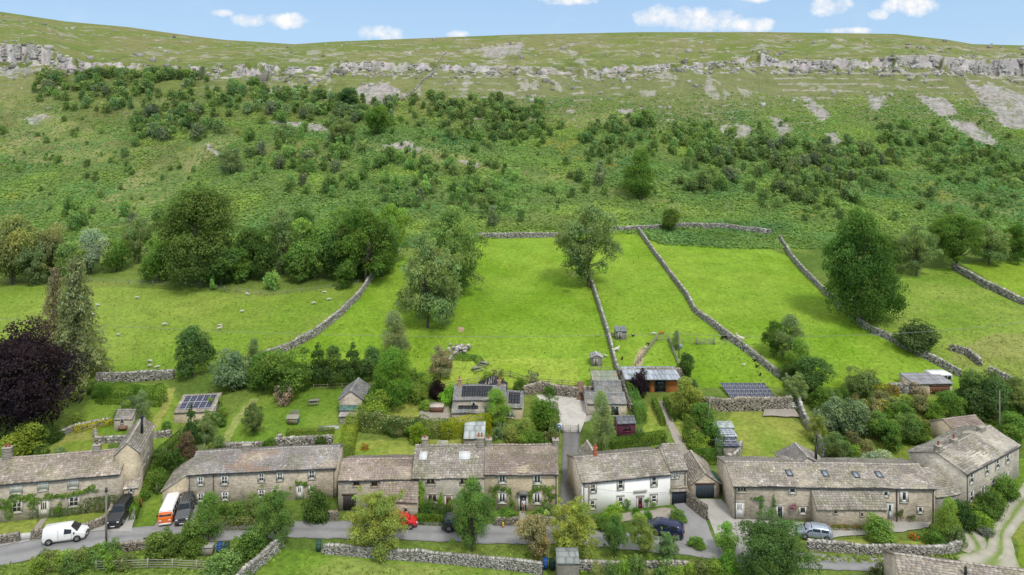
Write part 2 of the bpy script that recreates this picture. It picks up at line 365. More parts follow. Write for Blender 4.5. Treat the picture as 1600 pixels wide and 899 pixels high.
C = lerp(C, lerp(A([.33, .325, .30]), A([.43, .42, .39]), smooth(.35, .65, n3)), rock)
# valley grass: everything nearer than the fell wall
near = (YY <= 218) & (PY > 352)
gv = lerp(A([.095, .16, .028]), A([.15, .22, .042]), smooth(.35, .65, n1))
C = np.where(near[..., None], gv, C)
def zone(poly, c0, c1, nz=None, wob=1., lo=.35, hi=.65):
    global C
    m = inpoly(U+(n3-.5)*6*wob, PY+(n3-.5)*4*wob, poly) & (YY < 235)
    c = lerp(A(c0), A(c1), smooth(lo, hi, n1 if nz is None else nz)); C = np.where(m[..., None], c, C)
BR0, BR1 = (.150, .28, .018), (.20, .335, .034)
zone([(390, 605), (400, 565), (490, 525), (530, 492), (582, 432), (640, 400), (745, 372), (870, 371), (975, 361), (1005, 372), (1030, 380), (1200, 390), (1232, 400), (1260, 430), (1340, 505), (1400, 535), (1505, 590), (1500, 606), (1240, 606), (800, 606)], BR0, BR1, n2*.5+n1*.5)
zone([(640, 560), (900, 560), (905, 606), (640, 606)], (.20, .33, .03), (.26, .37, .05))
zone([(-700, 444), (0, 444), (220, 449), (420, 462), (575, 440), (530, 492), (490, 525), (400, 566), (270, 590), (160, 594), (-700, 600)], (.16, .27, .03), (.215, .31, .05), n2*.6+n1*.4)
zone([(-700, 428), (0, 438), (200, 440), (420, 455), (575, 436), (575, 441), (420, 463), (220, 450), (0, 446), (-700, 446)], (.12, .19, .03), (.18, .24, .05))
zone([(1415, 420), (1490, 418), (1660, 480), (2400, 520), (2400, 640), (1650, 640), (1500, 590), (1405, 540), (1370, 515)], (.155, .27, .03), (.22, .315, .055), n1*.5+n2*.5)
zone([(1480, 560), (1550, 520), (2400, 560), (2400, 640), (1600, 625)], (.19, .26, .05), (.235, .28, .075), n1)
zone([(1500, 412), (1560, 408), (2400, 400), (2400, 540), (1640, 480), (1560, 445)], (.17, .29, .02), (.2, .32, .03))
# lawns
LAWN0, LAWN1 = (.165, .255, .035), (.25, .305, .06)
for p in ([(1138, 652), (1150, 640), (1225, 645), (1262, 672), (1275, 700), (1262, 722), (1160, 724), (1130, 690)], [(1015, 632), (1028, 628), (1040, 690), (1000, 690)], [(1050, 660), (1075, 655), (1100, 690), (1062, 695)],
          [(560, 690), (700, 686), (760, 690), (640, 722), (540, 722)], [(600, 628), (700, 632), (720, 655), (596, 655)], [(55, 715), (75, 690), (150, 668), (170, 690), (165, 712)], [(0, 818), (60, 812), (55, 830), (0, 838)], [(70, 812), (150, 800), (165, 806), (120, 824), (70, 826)],
          [(0, 840), (50, 826), (60, 832), (0, 846)], [(1270, 842), (1440, 845), (1470, 835), (1490, 845), (1480, 858), (1270, 850)], [(1320, 690), (1480, 620), (1490, 650), (1460, 720), (1330, 740)], [(1380, 615), (1480, 618), (1470, 650), (1380, 650)]):
    zone(p, LAWN0, LAWN1, n1*.6+n3*.4)
GG0, GG1 = (.12, .22, .025), (.18, .28, .04)
for p in ([(300, 712), (345, 668), (400, 610), (470, 600), (540, 605), (560, 650), (540, 695), (420, 702)], [(150, 600), (260, 600), (290, 640), (270, 690), (190, 690), (120, 665)], [(205, 830), (240, 775), (295, 715), (320, 705), (262, 770), (250, 800), (236, 830)],
          [(420, 858), (500, 862), (840, 892), (900, 905), (900, 960), (360, 960)], [(215, 690), (300, 690), (280, 740), (225, 735)], [(1490, 790), (1560, 720), (2400, 660), (2400, 720), (1580, 780), (1520, 850)]):
    zone(p, GG0, GG1)
zone([(460, 905), (470, 868), (840, 898), (900, 915), (880, 960), (430, 960)], (.15, .26, .03), (.24, .31, .07), n1)
zone([(340, 700), (352, 672), (392, 622), (404, 622), (366, 672), (352, 704)], (.24, .30, .08), (.28, .32, .1))
zone([(232, 670), (250, 640), (262, 608), (276, 606), (262, 642), (244, 672)], (.24, .30, .06), (.28, .32, .08))
zone([(860, 640), (866, 614), (920, 616), (925, 655), (905, 665), (880, 660)], (.35, .34, .32), (.42, .41, .39))
zone([(1560, 800), (1700, 790), (1700, 960), (1590, 960), (1592, 850)], (.15, .24, .02), (.22, .28, .05))
zone([(998, 545), (1012, 540), (1004, 572), (985, 580)], (.30, .28, .14), (.36, .32, .18))
zone([(716, 512), (726, 512), (726, 519), (717, 519)], (.40, .30, .20), (.40, .30, .20))
zone([(85, 700), (110, 690), (160, 686), (120, 672)], (.24, .29, .06), (.28, .3, .1))
zone([(545, 640), (560, 600), (585, 600), (590, 650)], (.14, .24, .03), (.2, .26, .06))
VEGROCK = rock
verts = np.stack([XX, YY, ZZ], -1).reshape(-1, 3); nr, nc = U.shape
idx = np.arange(nr*nc).reshape(nr, nc)
fc = np.stack([idx[:-1, :-1], idx[:-1, 1:], idx[1:, 1:], idx[1:, :-1]], -1).reshape(-1, 4)
def groundmat():
    m, nt, bs, _ = newmat('turf_and_limestone')
    vc = N(nt, 'ShaderNodeVertexColor', layer_name='Col'); tc = N(nt, 'ShaderNodeTexCoord'); P = tc.outputs['Object']
    mp = N(nt, 'ShaderNodeMapping'); nt.links.new(P, mp.inputs[0]); mp.inputs['Scale'].default_value = (1, 1, .35)
    a = noise(nt, P, 1.4, 6., .7); b = noise(nt, P, .22, 4.); c = noise(nt, mp.outputs[0], 5., 4., .7)
    k = mathn(nt, 'MULTIPLY', mathn(nt, 'MULTIPLY', ramp(nt, a, .3, .7, .66, 1.34), ramp(nt, b, .3, .7, .86, 1.12)), ramp(nt, c, .25, .75, .8, 1.2))
    mul = nt.nodes.new('ShaderNodeVectorMath'); mul.operation = 'SCALE'; nt.links.new(vc.outputs[0], mul.inputs[0]); nt.links.new(k, mul.inputs['Scale'])
    hue = ramp(nt, noise(nt, P, .09, 3.), .35, .65); hue2 = ramp(nt, noise(nt, P, .45, 4., .7), .55, .75, 0, .55)
    oc = mixc(nt, hue, mul.outputs[0], mixc(nt, 1., mul.outputs[0], (1.10, 1.0, 1.10), 'MULTIPLY')); oc = mixc(nt, hue2, oc, mixc(nt, 1., oc, (.80, .84, .8), 'MULTIPLY'))
    nt.links.new(oc, bs.inputs['Base Color']); bs.inputs['Roughness'].default_value = .95; bs.inputs['Specular IOR Level'].default_value = .1
    bump(nt, bs, mathn(nt, 'ADD', a, c), .6, .25)
    return m
M['ground'] = groundmat()
mb = MB(); mb.add(verts, fc, C.reshape(-1, 3))
gr = mb.build('ground', M['ground'], smooth_=True); tag(gr, kind='structure')

# ---------------------------------------------------------------- sheets: road, lane, tracks, paths
def sheetmat(name, c0, c1, sc=1.2, rough=.9, streak=False):
    m, nt, bs, _ = newmat(name); tc = N(nt, 'ShaderNodeTexCoord'); P = tc.outputs['Object']
    a = noise(nt, P, sc, 6., .65); b = noise(nt, P, 14., 3., .7)
    o = mixc(nt, ramp(nt, a, .3, .7), c0, c1); o = mixc(nt, ramp(nt, b, .35, .75, 0, .35), o, tuple(x*.55 for x in c0))
    o = mixc(nt, ramp(nt, noise(nt, P, .35, 2., .5), .52, .56, 0, .22), o, tuple(x*.62 for x in c0)); o = mixc(nt, ramp(nt, noise(nt, P, .9, 6., .8), .6, .72, 0, .5), o, (.30, .27, .20))
    if streak:
        vc = N(nt, 'ShaderNodeVertexColor', layer_name='Col'); o = mixc(nt, 1., o, vc.outputs[0], 'MULTIPLY')
    nt.links.new(o, bs.inputs['Base Color']); bs.inputs['Roughness'].default_value = rough; bump(nt, bs, b, .3, .02); return m
def resamp(pts, n):
    pts = np.asarray(pts, float); d = np.concatenate([[0], np.cumsum(np.linalg.norm(np.diff(pts, axis=0), axis=1))])
    t = np.linspace(0, d[-1], n); return np.stack([np.interp(t, d, pts[:, k]) for k in range(pts.shape[1])], 1)
def sheet(name, e0, e1, mat, lift=.06, n=160, k=10, colf=None):
    """ribbon between two ground edges (given as seen in the photo, then carried to the ground)"""
    a = resamp([at(*p)[:2] for p in e0], n); b = resamp([at(*p)[:2] for p in e1], n)
    t = np.linspace(0, 1, k); G = a[:, None]*(1-t[None, :, None])+b[:, None]*t[None, :, None]
    wob = (vnoise(G[..., 0]*1.3, G[..., 1]*1.3, 77)-.5)*.35*(np.abs(t-.5)*2)[None]**8
    G = G+wob[..., None]*np.array([.3, 1]); Z = H(G[..., 0], G[..., 1])+lift
    V = np.stack([G[..., 0], G[..., 1], Z], -1).reshape(-1, 3); id_ = np.arange(n*k).reshape(n, k)
    f_ = np.stack([id_[:-1, :-1], id_[1:, :-1], id_[1:, 1:], id_[:-1, 1:]], -1).reshape(-1, 4)
    cc = np.ones((n, k, 3)) if colf is None else colf(n, k)
    o = MB().add(V, f_, cc.reshape(-1, 3)).build(name, mat, smooth_=True); return tag(o, kind='structure')
def tracks(n, k):
    t = np.linspace(0, 1, k); v_ = 1-.22*np.exp(-((t-.5)/.1)**2)-.3*(np.abs(t-.5)*2)**10
    return np.tile(v_[None, :, None], (n, 1, 3))
def grassy(n, k):
    i, j = np.meshgrid(np.arange(n), np.arange(k), indexing='ij'); t = j/(k-1); nz = vnoise(i/5., j/1.3, 131)*.6+vnoise(i/2., j/.7, 133)*.4
    g = np.clip(np.exp(-((t-.5)/.13)**2)*1.1+(np.abs(t-.5)*2)**6, 0, 1)*smooth(.3, .6, nz+.15)
    return 1-g[..., None]*(1-np.array([.42, .62, .16]))
M['asphalt'] = sheetmat('worn_asphalt', (.25, .252, .257), (.33, .332, .335), .7, streak=True)
M['lane_asphalt'] = sheetmat('dark_asphalt', (.15, .15, .148), (.21, .21, .205), .7, streak=True)
M['concrete'] = sheetmat('pale_concrete', (.36, .35, .33), (.46, .45, .425), .6)
M['gravel'] = sheetmat('pale_gravel', (.44, .42, .39), (.58, .56, .52), 1.0)
M['track'] = sheetmat('stony_track', (.37, .35, .29), (.52, .49, .43), .5, streak=True)
M['paving'] = sheetmat('stone_paving', (.30, .27, .23), (.40, .365, .32), 2.)
sheet('road', [(-300, 872), (-100, 860), (0, 852), (75, 838), (165, 826), (260, 822), (330, 816), (450, 815), (600, 815), (760, 820), (900, 824), (1000, 836), (1080, 842), (1180, 856), (1300, 868), (1400, 872), (1480, 880), (1640, 905)],
      [(-300, 912), (-100, 898), (0, 885), (80, 869), (170, 855), (260, 851), (340, 846), (450, 841), (600, 844), (760, 850), (900, 852), (1000, 862), (1080, 870), (1180, 884), (1300, 892), (1400, 896), (1480, 905), (1640, 935)], M['asphalt'], .07, 240, 14, tracks)
sheet('lane', [(871, 826), (873, 800), (877, 740), (879, 700), (879, 676)], [(898, 826), (897, 800), (904, 740), (905, 700), (907, 676)], M['lane_asphalt'], .09, 80, 8, tracks)
sheet('courtyard', [(879, 676), (872, 655), (850, 640), (838, 618)], [(907, 676), (915, 655), (918, 640), (900, 618)], M['gravel'], .08, 60, 8)
sheet('courtyard_apron', [(838, 618), (850, 619)], [(900, 618), (902, 626)], M['gravel'], .10, 10, 6)
sheet('pavement', [(-100, 858), (0, 846), (75, 832), (130, 820), (165, 812)], [(-100, 863), (0, 855), (75, 841), (130, 833), (165, 829)], M['concrete'], .12)
sheet('parking_bay', [(170, 832), (198, 788), (205, 783)], [(206, 832), (212, 800), (216, 783)], M['concrete'], .1, 40)
sheet('forecourt', [(238, 828), (262, 790), (266, 782)], [(305, 828), (308, 800), (312, 782)], M['asphalt'], .1, 40)
sheet('driveway', [(1050, 846), (1070, 815), (1052, 787)], [(1124, 868), (1100, 808), (1074, 787)], M['asphalt'], .11, 60)
sheet('yard', [(1128, 868), (1108, 812), (1082, 781)], [(1262, 878), (1180, 828), (1126, 781)], M['concrete'], .1, 60, 20)
sheet('forecourt_path', [(1130, 812), (1200, 815), (1290, 820), (1380, 812), (1455, 818)], [(1140, 838), (1200, 838), (1290, 842), (1380, 836), (1450, 826)], M['concrete'], .13, 80)
sheet('front_terrace', [(940, 806), (1000, 800), (1050, 794)], [(950, 818), (1000, 814), (1062, 808)], M['paving'], .09, 60)
sheet('garden_path', [(1030, 628), (1043, 665), (1058, 702), (1066, 722)], [(1037, 627), (1053, 662), (1073, 700), (1082, 722)], M['paving'], .07, 60, 5)
sheet('front_path', [(64, 812), (45, 838)], [(73, 811), (58, 837)], M['paving'], .08, 20, 4)
sheet('cottage_path', [(812, 799), (811, 820)], [(821, 799), (822, 820)], M['paving'], .08, 20, 4)
sheet('track', [(1502, 862), (1508, 845), (1480, 815), (1497, 805)], [(1560, 880), (1540, 845), (1535, 828), (1515, 806)], M['track'], .07, 80, 14, grassy)
sheet('farm_track', [(1485, 872), (1540, 858), (1550, 820), (1575, 780), (1640, 715), (1760, 660)], [(1605, 912), (1588, 872), (1580, 840), (1612, 800), (1700, 740), (1820, 690)], M['track'], .08, 160, 22, grassy)
sheet('side_path', [(212, 783), (222, 745), (225, 722)], [(220, 783), (236, 745), (238, 722)], M['concrete'], .08, 40, 6)
sheet('terrace', [(655, 648), (663, 632), (700, 632)], [(658, 656), (690, 660), (706, 655)], M['paving'], .08, 30, 6)
sheet('deck', [(1195, 640), (1240, 640)], [(1192, 652), (1250, 654)], M['paving'], .3, 20, 6)

# ---------------------------------------------------------------- drystone walls
STC = np.array([(.40, .385, .35), (.33, .32, .29), (.46, .45, .42), (.28, .265, .235), (.37, .34, .29), (.22, .21, .185), (.54, .53, .5)])
STB = np.array([(.32, .28, .22), (.26, .23, .185), (.38, .34, .27), (.22, .195, .16), (.30, .275, .23)])
def drystone(label, pts, h=1.3, th=.5, sl=.36, sh=.17, pal=STC, name='drystone_wall', flat=False, world=False, sink=.3, cap=True, cat='wall'):
    P = np.array([p if world else at(*p) for p in pts])
    L = np.linalg.norm(np.diff(P[:, :2], axis=0), axis=1).sum(); ns = max(3, int(L/sl))
    Q = resamp(P[:, :2], ns+1); mid = (Q[:-1]+Q[1:])/2; d = Q[1:]-Q[:-1]; yaw = np.arctan2(d[:, 1], d[:, 0]); n_ = np.stack([-np.sin(yaw), np.cos(yaw)], 1)
    pal = pal*.86; zg = H(mid[:, 0], mid[:, 1], False); hh = h*(1+(vnoise(np.arange(ns)/7., np.zeros(ns), int(L*7) % 91)-.5)*.22)
    if flat: zt = P[:, 2].max()+h; hh = zt-zg
    mb = MB(); step = d/ (np.linalg.norm(d, axis=1)[:, None]+1e-9)
    core = np.concatenate([mid, (zg+(hh-.05-sink)/2)[:, None]], 1)
    mb.boxes(core, np.stack([np.full(ns, sl*.55), np.full(ns, th*.36), (hh-.05+sink)/2], 1), yaw, np.tile([.09, .085, .075], (ns, 1)))
    rows = int(math.ceil((hh.max()+sink)/sh)); C_, Hf, Yw, Cl = [], [], [], []
    for k in range(rows):
        for sd in (-1, 1):
            off = RNG.uniform(-.5, .5, ns)*sl; z = zg-sink+(k+.5)*sh; ok = z < zg+hh-.04
            t = 1-.25*(z-zg)/np.maximum(hh, .3)
            c = mid+step*off[:, None]+n_*(sd*th*.5*t*.82)[:, None]+n_*RNG.uniform(-.03, .03, ns)[:, None]
            C_.append(np.concatenate([c, z[:, None]], 1)[ok]); Yw.append((yaw+RNG.uniform(-.12, .12, ns))[ok])
            Hf.append(np.stack([sl*RNG.uniform(.34, .6, ns), np.full(ns, th*.17), sh*RNG.uniform(.38, .55, ns)], 1)[ok])
            Cl.append((pal[RNG.integers(0, len(pal), ns)]*RNG.uniform(.75, 1.15, (ns, 1)))[ok])
    if cap:
        nc_ = int(ns*1.5); tt = np.linspace(0, ns-1.001, nc_); i0 = tt.astype(int); c = mid[i0]+step[i0]*((tt-i0)*sl)[:, None]
        C_.append(np.concatenate([c, (zg[i0]+hh[i0]+.03)[:, None]], 1)); Yw.append(yaw[i0]+RNG.uniform(-.2, .2, nc_))
        Hf.append(np.stack([sl*RNG.uniform(.2, .36, nc_), th*RNG.uniform(.30, .42, nc_), sh*RNG.uniform(.5, 1.2, nc_)], 1))
        Cl.append(pal[RNG.integers(0, len(pal), nc_)]*RNG.uniform(.95, 1.35, (nc_, 1)))
    mb.boxes(np.concatenate(C_), np.concatenate(Hf), np.concatenate(Yw), np.concatenate(Cl), .18)
    o = mb.build(name, M['drystone']); return tag(o, label, cat)
# ================================================================ foliage
def leafquads(P, Nrm, size, cols, rng):
    """one small bent leaf-spray quad at every point"""
    n = len(P); r = rng.normal(size=(n, 3)); t = np.cross(Nrm, r); t /= np.linalg.norm(t, axis=1)[:, None]+1e-9
    b = np.cross(Nrm, t); s = size*rng.uniform(.6, 1.3, (n, 1)) if np.isscalar(size) else size[:, None]
    asp = rng.uniform(.5, .9, (n, 1)); 
    V = np.stack([P-t*s*.5, P-b*s*asp*.5+Nrm*s*.12, P+t*s*.5, P+b*s*asp*.5+Nrm*s*.12], 1)
    f = np.arange(4*n).reshape(n, 4)
    return V.reshape(-1, 3), f, np.repeat(cols, 4, axis=0)
def crown(seed, shape='round', nl=30, n=9000, leaf=.03, gap=.25, hue=.12, squash=1., lobe=(.16, .30)):
    """foliage crown in unit size: x,y in -.5..+.5, z in 0..1"""
    rng = np.random.default_rng(seed); cen = []; rad = []
    tries = 0
    while len(cen) < nl and tries < 4000:
        tries += 1; d = rng.normal(size=3); d /= np.linalg.norm(d); z = rng.uniform(0, 1)
        if shape == 'round':
            r = rng.uniform(.35, .80); c = np.array([d[0]*.5*r, d[1]*.5*r, .52+d[2]*.48*r]); q = rng.uniform(*lobe)
        elif shape == 'broad':
            r = rng.uniform(.3, .85); c = np.array([d[0]*.5*r, d[1]*.5*r, .50+d[2]*.42*r+.05]); q = rng.uniform(*lobe)*(1.1-.3*abs(d[2]))
        elif shape == 'cone':
            z = rng.uniform(0, 1)**1.3; rr = (1-z)**.8*.42*rng.uniform(.4, 1); a = rng.uniform(0, 6.28); c = np.array([rr*math.cos(a), rr*math.sin(a), .08+z*.82]); q = .06+.14*(1-z)
        elif shape == 'tall':
            z = rng.uniform(0, 1); rr = math.sin(math.pi*min(1, .18+.82*z**.8))**.7*.36*rng.uniform(.3, 1); a = rng.uniform(0, 6.28); c = np.array([rr*math.cos(a), rr*math.sin(a), .08+z*.82]); q = rng.uniform(*lobe)*.8
        elif shape == 'egg':
            z = rng.uniform(0, 1); rr = math.sin(math.pi*min(1, .30+.70*z**.9))**.6*.40*rng.uniform(.45, 1); a = rng.uniform(0, 6.28); c = np.array([rr*math.cos(a), rr*math.sin(a), .08+z*.80]); q = rng.uniform(*lobe)
        elif shape == 'loose':
            r = rng.uniform(.4, 1.0); c = np.array([d[0]*.46*r, d[1]*.46*r, .52+d[2]*.46*r]); q = rng.uniform(*lobe)*.75
        elif shape == 'dome':
            r = rng.uniform(.3, .85); c = np.array([d[0]*.45*r, d[1]*.45*r, abs(d[2])*.7*r+.05]); q = rng.uniform(*lobe)
        if rng.random() < .25 and shape in ('round', 'broad', 'loose', 'dome'):
            m0 = np.array([0, 0, .5 if shape != 'dome' else .1]); c = m0+(c-m0)*rng.uniform(1.15, 1.35); q *= .62
        cen.append(c); rad.append(q)
    cen = np.array(cen); rad = np.array(rad); k = len(cen)
    wgt = rad**2/np.sum(rad**2); li = rng.choice(k, n, p=wgt)
    d = rng.normal(size=(n, 3)); d /= np.linalg.norm(d, axis=1)[:, None]; d[:, 2] = np.where(rng.random(n) < .55, np.abs(d[:, 2]), d[:, 2])
    # little sprays within each lobe: leaves gather around twig ends
    nt_ = 26; tw = rng.normal(size=(k, nt_, 3)); tw /= np.linalg.norm(tw, axis=2)[..., None]; tw[..., 2] = np.where(rng.random((k, nt_)) < .5, np.abs(tw[..., 2]), tw[..., 2])
    tj = rng.integers(0, nt_, n); use = rng.random(n) < .72
    d = np.where(use[:, None], tw[li, tj]+d*.28, d); d /= np.linalg.norm(d, axis=1)[:, None]
    rr = rad[li]*(1-rng.random(n)**2*(.55))*(1+.12*rng.normal(size=n)*gap)
    ell = np.array([1, 1, .78*squash]); P = cen[li]+d*rr[:, None]*ell
    nm = d*.8+rng.normal(size=(n, 3))*.55+np.array([0, 0, .25]); nm /= np.linalg.norm(nm, axis=1)[:, None]
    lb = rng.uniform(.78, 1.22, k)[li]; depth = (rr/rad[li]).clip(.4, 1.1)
    b = lb*rng.uniform(.75, 1.25, n)*(.60+.44*depth)*(.82+.3*np.clip(P[:, 2], 0, 1))  # shade painted into leaf colour: darker inside each lobe and low in the crown
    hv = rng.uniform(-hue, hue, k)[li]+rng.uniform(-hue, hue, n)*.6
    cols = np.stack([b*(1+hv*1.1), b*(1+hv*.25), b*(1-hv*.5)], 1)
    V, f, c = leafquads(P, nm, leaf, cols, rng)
    sc = np.array([.5/max(np.abs(V[:, 0]).max()*.97, .3), .5/max(np.abs(V[:, 1]).max()*.97, .3), 1]); V = V*sc
    zmin, zmax = np.percentile(V[:, 2], [.5, 99.8]); V[:, 2] = (V[:, 2]-zmin)/(zmax-zmin)
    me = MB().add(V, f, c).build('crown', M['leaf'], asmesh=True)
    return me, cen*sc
def conifer(seed, n=9000, leaf=.03, droop=.25, layers=26, bare=.35):
    rng = np.random.default_rng(seed); P = []; Nn = []; B = []
    for L in range(layers):
        z = .06+.92*(L/layers)**.95; R0 = .5*(1-z)**.75+.015; nb = int(rng.integers(6, 10))
        for b in range(nb):
            a = rng.uniform(0, 6.28); r1 = R0*rng.uniform(.55, 1.08); m = int(n/layers/nb*(.3+1.4*(1-z)))
            t = rng.random(m)**.7; w = .05*(1-t*.6)
            rr = t*r1; off = rng.normal(size=(m, 3))*w[:, None]*np.array([1, 1, .55])
            P.append(np.stack([rr*math.cos(a), rr*math.sin(a), z+.03-droop*rr*t*1.0], 1)+off); q = rng.normal(size=(m, 3))*.7+np.array([math.cos(a)*.4, math.sin(a)*.4, .8]); Nn.append(q)
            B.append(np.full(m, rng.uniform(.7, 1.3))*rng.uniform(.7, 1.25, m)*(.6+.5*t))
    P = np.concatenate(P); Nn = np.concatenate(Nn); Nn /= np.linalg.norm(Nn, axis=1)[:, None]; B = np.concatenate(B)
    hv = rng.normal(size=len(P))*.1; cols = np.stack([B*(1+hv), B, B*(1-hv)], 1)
    V, f, c = leafquads(P, Nn, leaf, cols, rng); return MB().add(V, f, c).build('crown', M['leaf'], asmesh=True), None
def trunkmesh(seed, cen, lo=.0, top=.8, r=.028, nb=9, lean=.0, mat=None, col_=(1, 1, 1), fork=False):
    rng = np.random.default_rng(seed); mb = MB(); tp = np.array([rng.uniform(-.05, .05), rng.uniform(-.05, .05), top*.75])
    pts = [np.array([0, 0, -.03]), np.array([rng.uniform(-.02, .02), 0, .2*top]), tp*np.array([.6, .6, .62]), tp]
    mb.path(pts, r, r*.35, 8)
    if cen is not None:
        for c in cen[rng.permutation(len(cen))[:nb]]:
            t0 = pts[1]+(pts[2]-pts[1])*rng.uniform(0, 1.4); m1 = t0+(c-t0)*.5+np.array([0, 0, -.03])
            mb.path([t0, m1, c], r*.42, r*.1, 5)
    return mb.build('trunk', M['bark'], asmesh=True, smooth_=True)
PROTO = {}
def proto(key, fn): PROTO[key] = fn
def mk(key, seed, cargs, targs=None, zlift=.0):
    me, cen = crown(seed, **cargs); t = trunkmesh(seed, cen, **(targs or {})); PROTO[key] = (me, t, zlift)
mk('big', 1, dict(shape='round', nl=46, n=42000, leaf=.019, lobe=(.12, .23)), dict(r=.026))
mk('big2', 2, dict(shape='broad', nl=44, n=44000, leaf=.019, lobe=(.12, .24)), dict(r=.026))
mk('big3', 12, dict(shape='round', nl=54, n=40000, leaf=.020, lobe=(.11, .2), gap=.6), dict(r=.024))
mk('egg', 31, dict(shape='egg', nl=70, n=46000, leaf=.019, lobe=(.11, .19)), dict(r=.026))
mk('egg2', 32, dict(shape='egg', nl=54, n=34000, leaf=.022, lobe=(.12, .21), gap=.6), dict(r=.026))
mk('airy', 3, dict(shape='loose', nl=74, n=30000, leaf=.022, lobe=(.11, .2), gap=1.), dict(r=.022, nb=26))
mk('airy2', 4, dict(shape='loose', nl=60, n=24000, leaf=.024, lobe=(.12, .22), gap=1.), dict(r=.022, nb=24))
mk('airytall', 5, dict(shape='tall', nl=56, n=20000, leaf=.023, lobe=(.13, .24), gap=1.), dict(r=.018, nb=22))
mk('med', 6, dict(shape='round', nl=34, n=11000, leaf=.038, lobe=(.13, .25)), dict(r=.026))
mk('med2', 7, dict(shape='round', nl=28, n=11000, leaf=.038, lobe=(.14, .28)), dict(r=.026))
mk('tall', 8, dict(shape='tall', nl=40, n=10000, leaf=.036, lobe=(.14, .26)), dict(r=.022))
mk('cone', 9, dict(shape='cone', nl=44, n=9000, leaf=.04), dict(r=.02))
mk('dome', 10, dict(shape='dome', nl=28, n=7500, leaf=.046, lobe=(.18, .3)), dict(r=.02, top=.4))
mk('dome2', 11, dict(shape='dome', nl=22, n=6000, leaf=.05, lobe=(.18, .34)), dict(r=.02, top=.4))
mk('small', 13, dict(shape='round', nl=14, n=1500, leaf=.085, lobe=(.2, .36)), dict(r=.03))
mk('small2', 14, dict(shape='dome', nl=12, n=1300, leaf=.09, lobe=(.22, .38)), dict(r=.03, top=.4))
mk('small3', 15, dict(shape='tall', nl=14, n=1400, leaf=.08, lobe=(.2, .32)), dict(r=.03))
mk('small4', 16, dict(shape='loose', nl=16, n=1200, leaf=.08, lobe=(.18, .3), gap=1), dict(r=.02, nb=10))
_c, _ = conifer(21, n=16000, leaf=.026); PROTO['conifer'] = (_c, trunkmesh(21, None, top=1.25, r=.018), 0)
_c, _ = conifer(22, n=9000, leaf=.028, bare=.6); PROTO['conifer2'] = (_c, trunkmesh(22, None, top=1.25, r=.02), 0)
GR_DK = (.042, .072, .018); GR_MD = (.065, .11, .022); GR_LT = (.105, .165, .03); GR_YL = (.15, .19, .04); GR_GY = (.11, .145, .055); GR_OL = (.10, .11, .03); PURP = (.0205, .0140, .0160)
def tree(kind, px, py, h, w, c, label, name='broadleaf_tree', cat='tree', lift=.08, group=None, wz=1., loc=None, bark=None):
    """tree rooted on the ground at a photo position; h, w = its height and width there"""
    p = at(px, py) if loc is None else np.array(loc); s = F/p[1]; Hm, Wm = h/s, w/s
    o = empty(name, p, random.uniform(0, 6.28), label, cat, group)
    cm, tm, _ = PROTO[kind]
    ch = Hm*(1-lift)
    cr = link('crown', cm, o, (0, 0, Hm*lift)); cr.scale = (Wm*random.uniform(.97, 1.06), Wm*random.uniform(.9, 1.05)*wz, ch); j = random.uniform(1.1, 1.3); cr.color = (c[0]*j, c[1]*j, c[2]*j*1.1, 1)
    tr = link('trunk', tm, o, (0, 0, Hm*lift*.0)); tr.scale = (Wm if Wm < Hm else Hm, Wm if Wm < Hm else Hm, Hm)
    return o
def bush(kind, px, py, h, w, c, label, name='shrub', cat='shrub', group=None, loc=None):
    p = at(px, py) if loc is None else np.array(loc); s = F/p[1]
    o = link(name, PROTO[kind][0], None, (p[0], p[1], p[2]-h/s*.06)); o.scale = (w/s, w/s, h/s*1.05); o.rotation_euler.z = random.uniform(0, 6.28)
    j = random.uniform(1.0, 1.25); o.color = (c[0]*j, c[1]*j, c[2]*j, 1); return tag(o, label, cat, group)
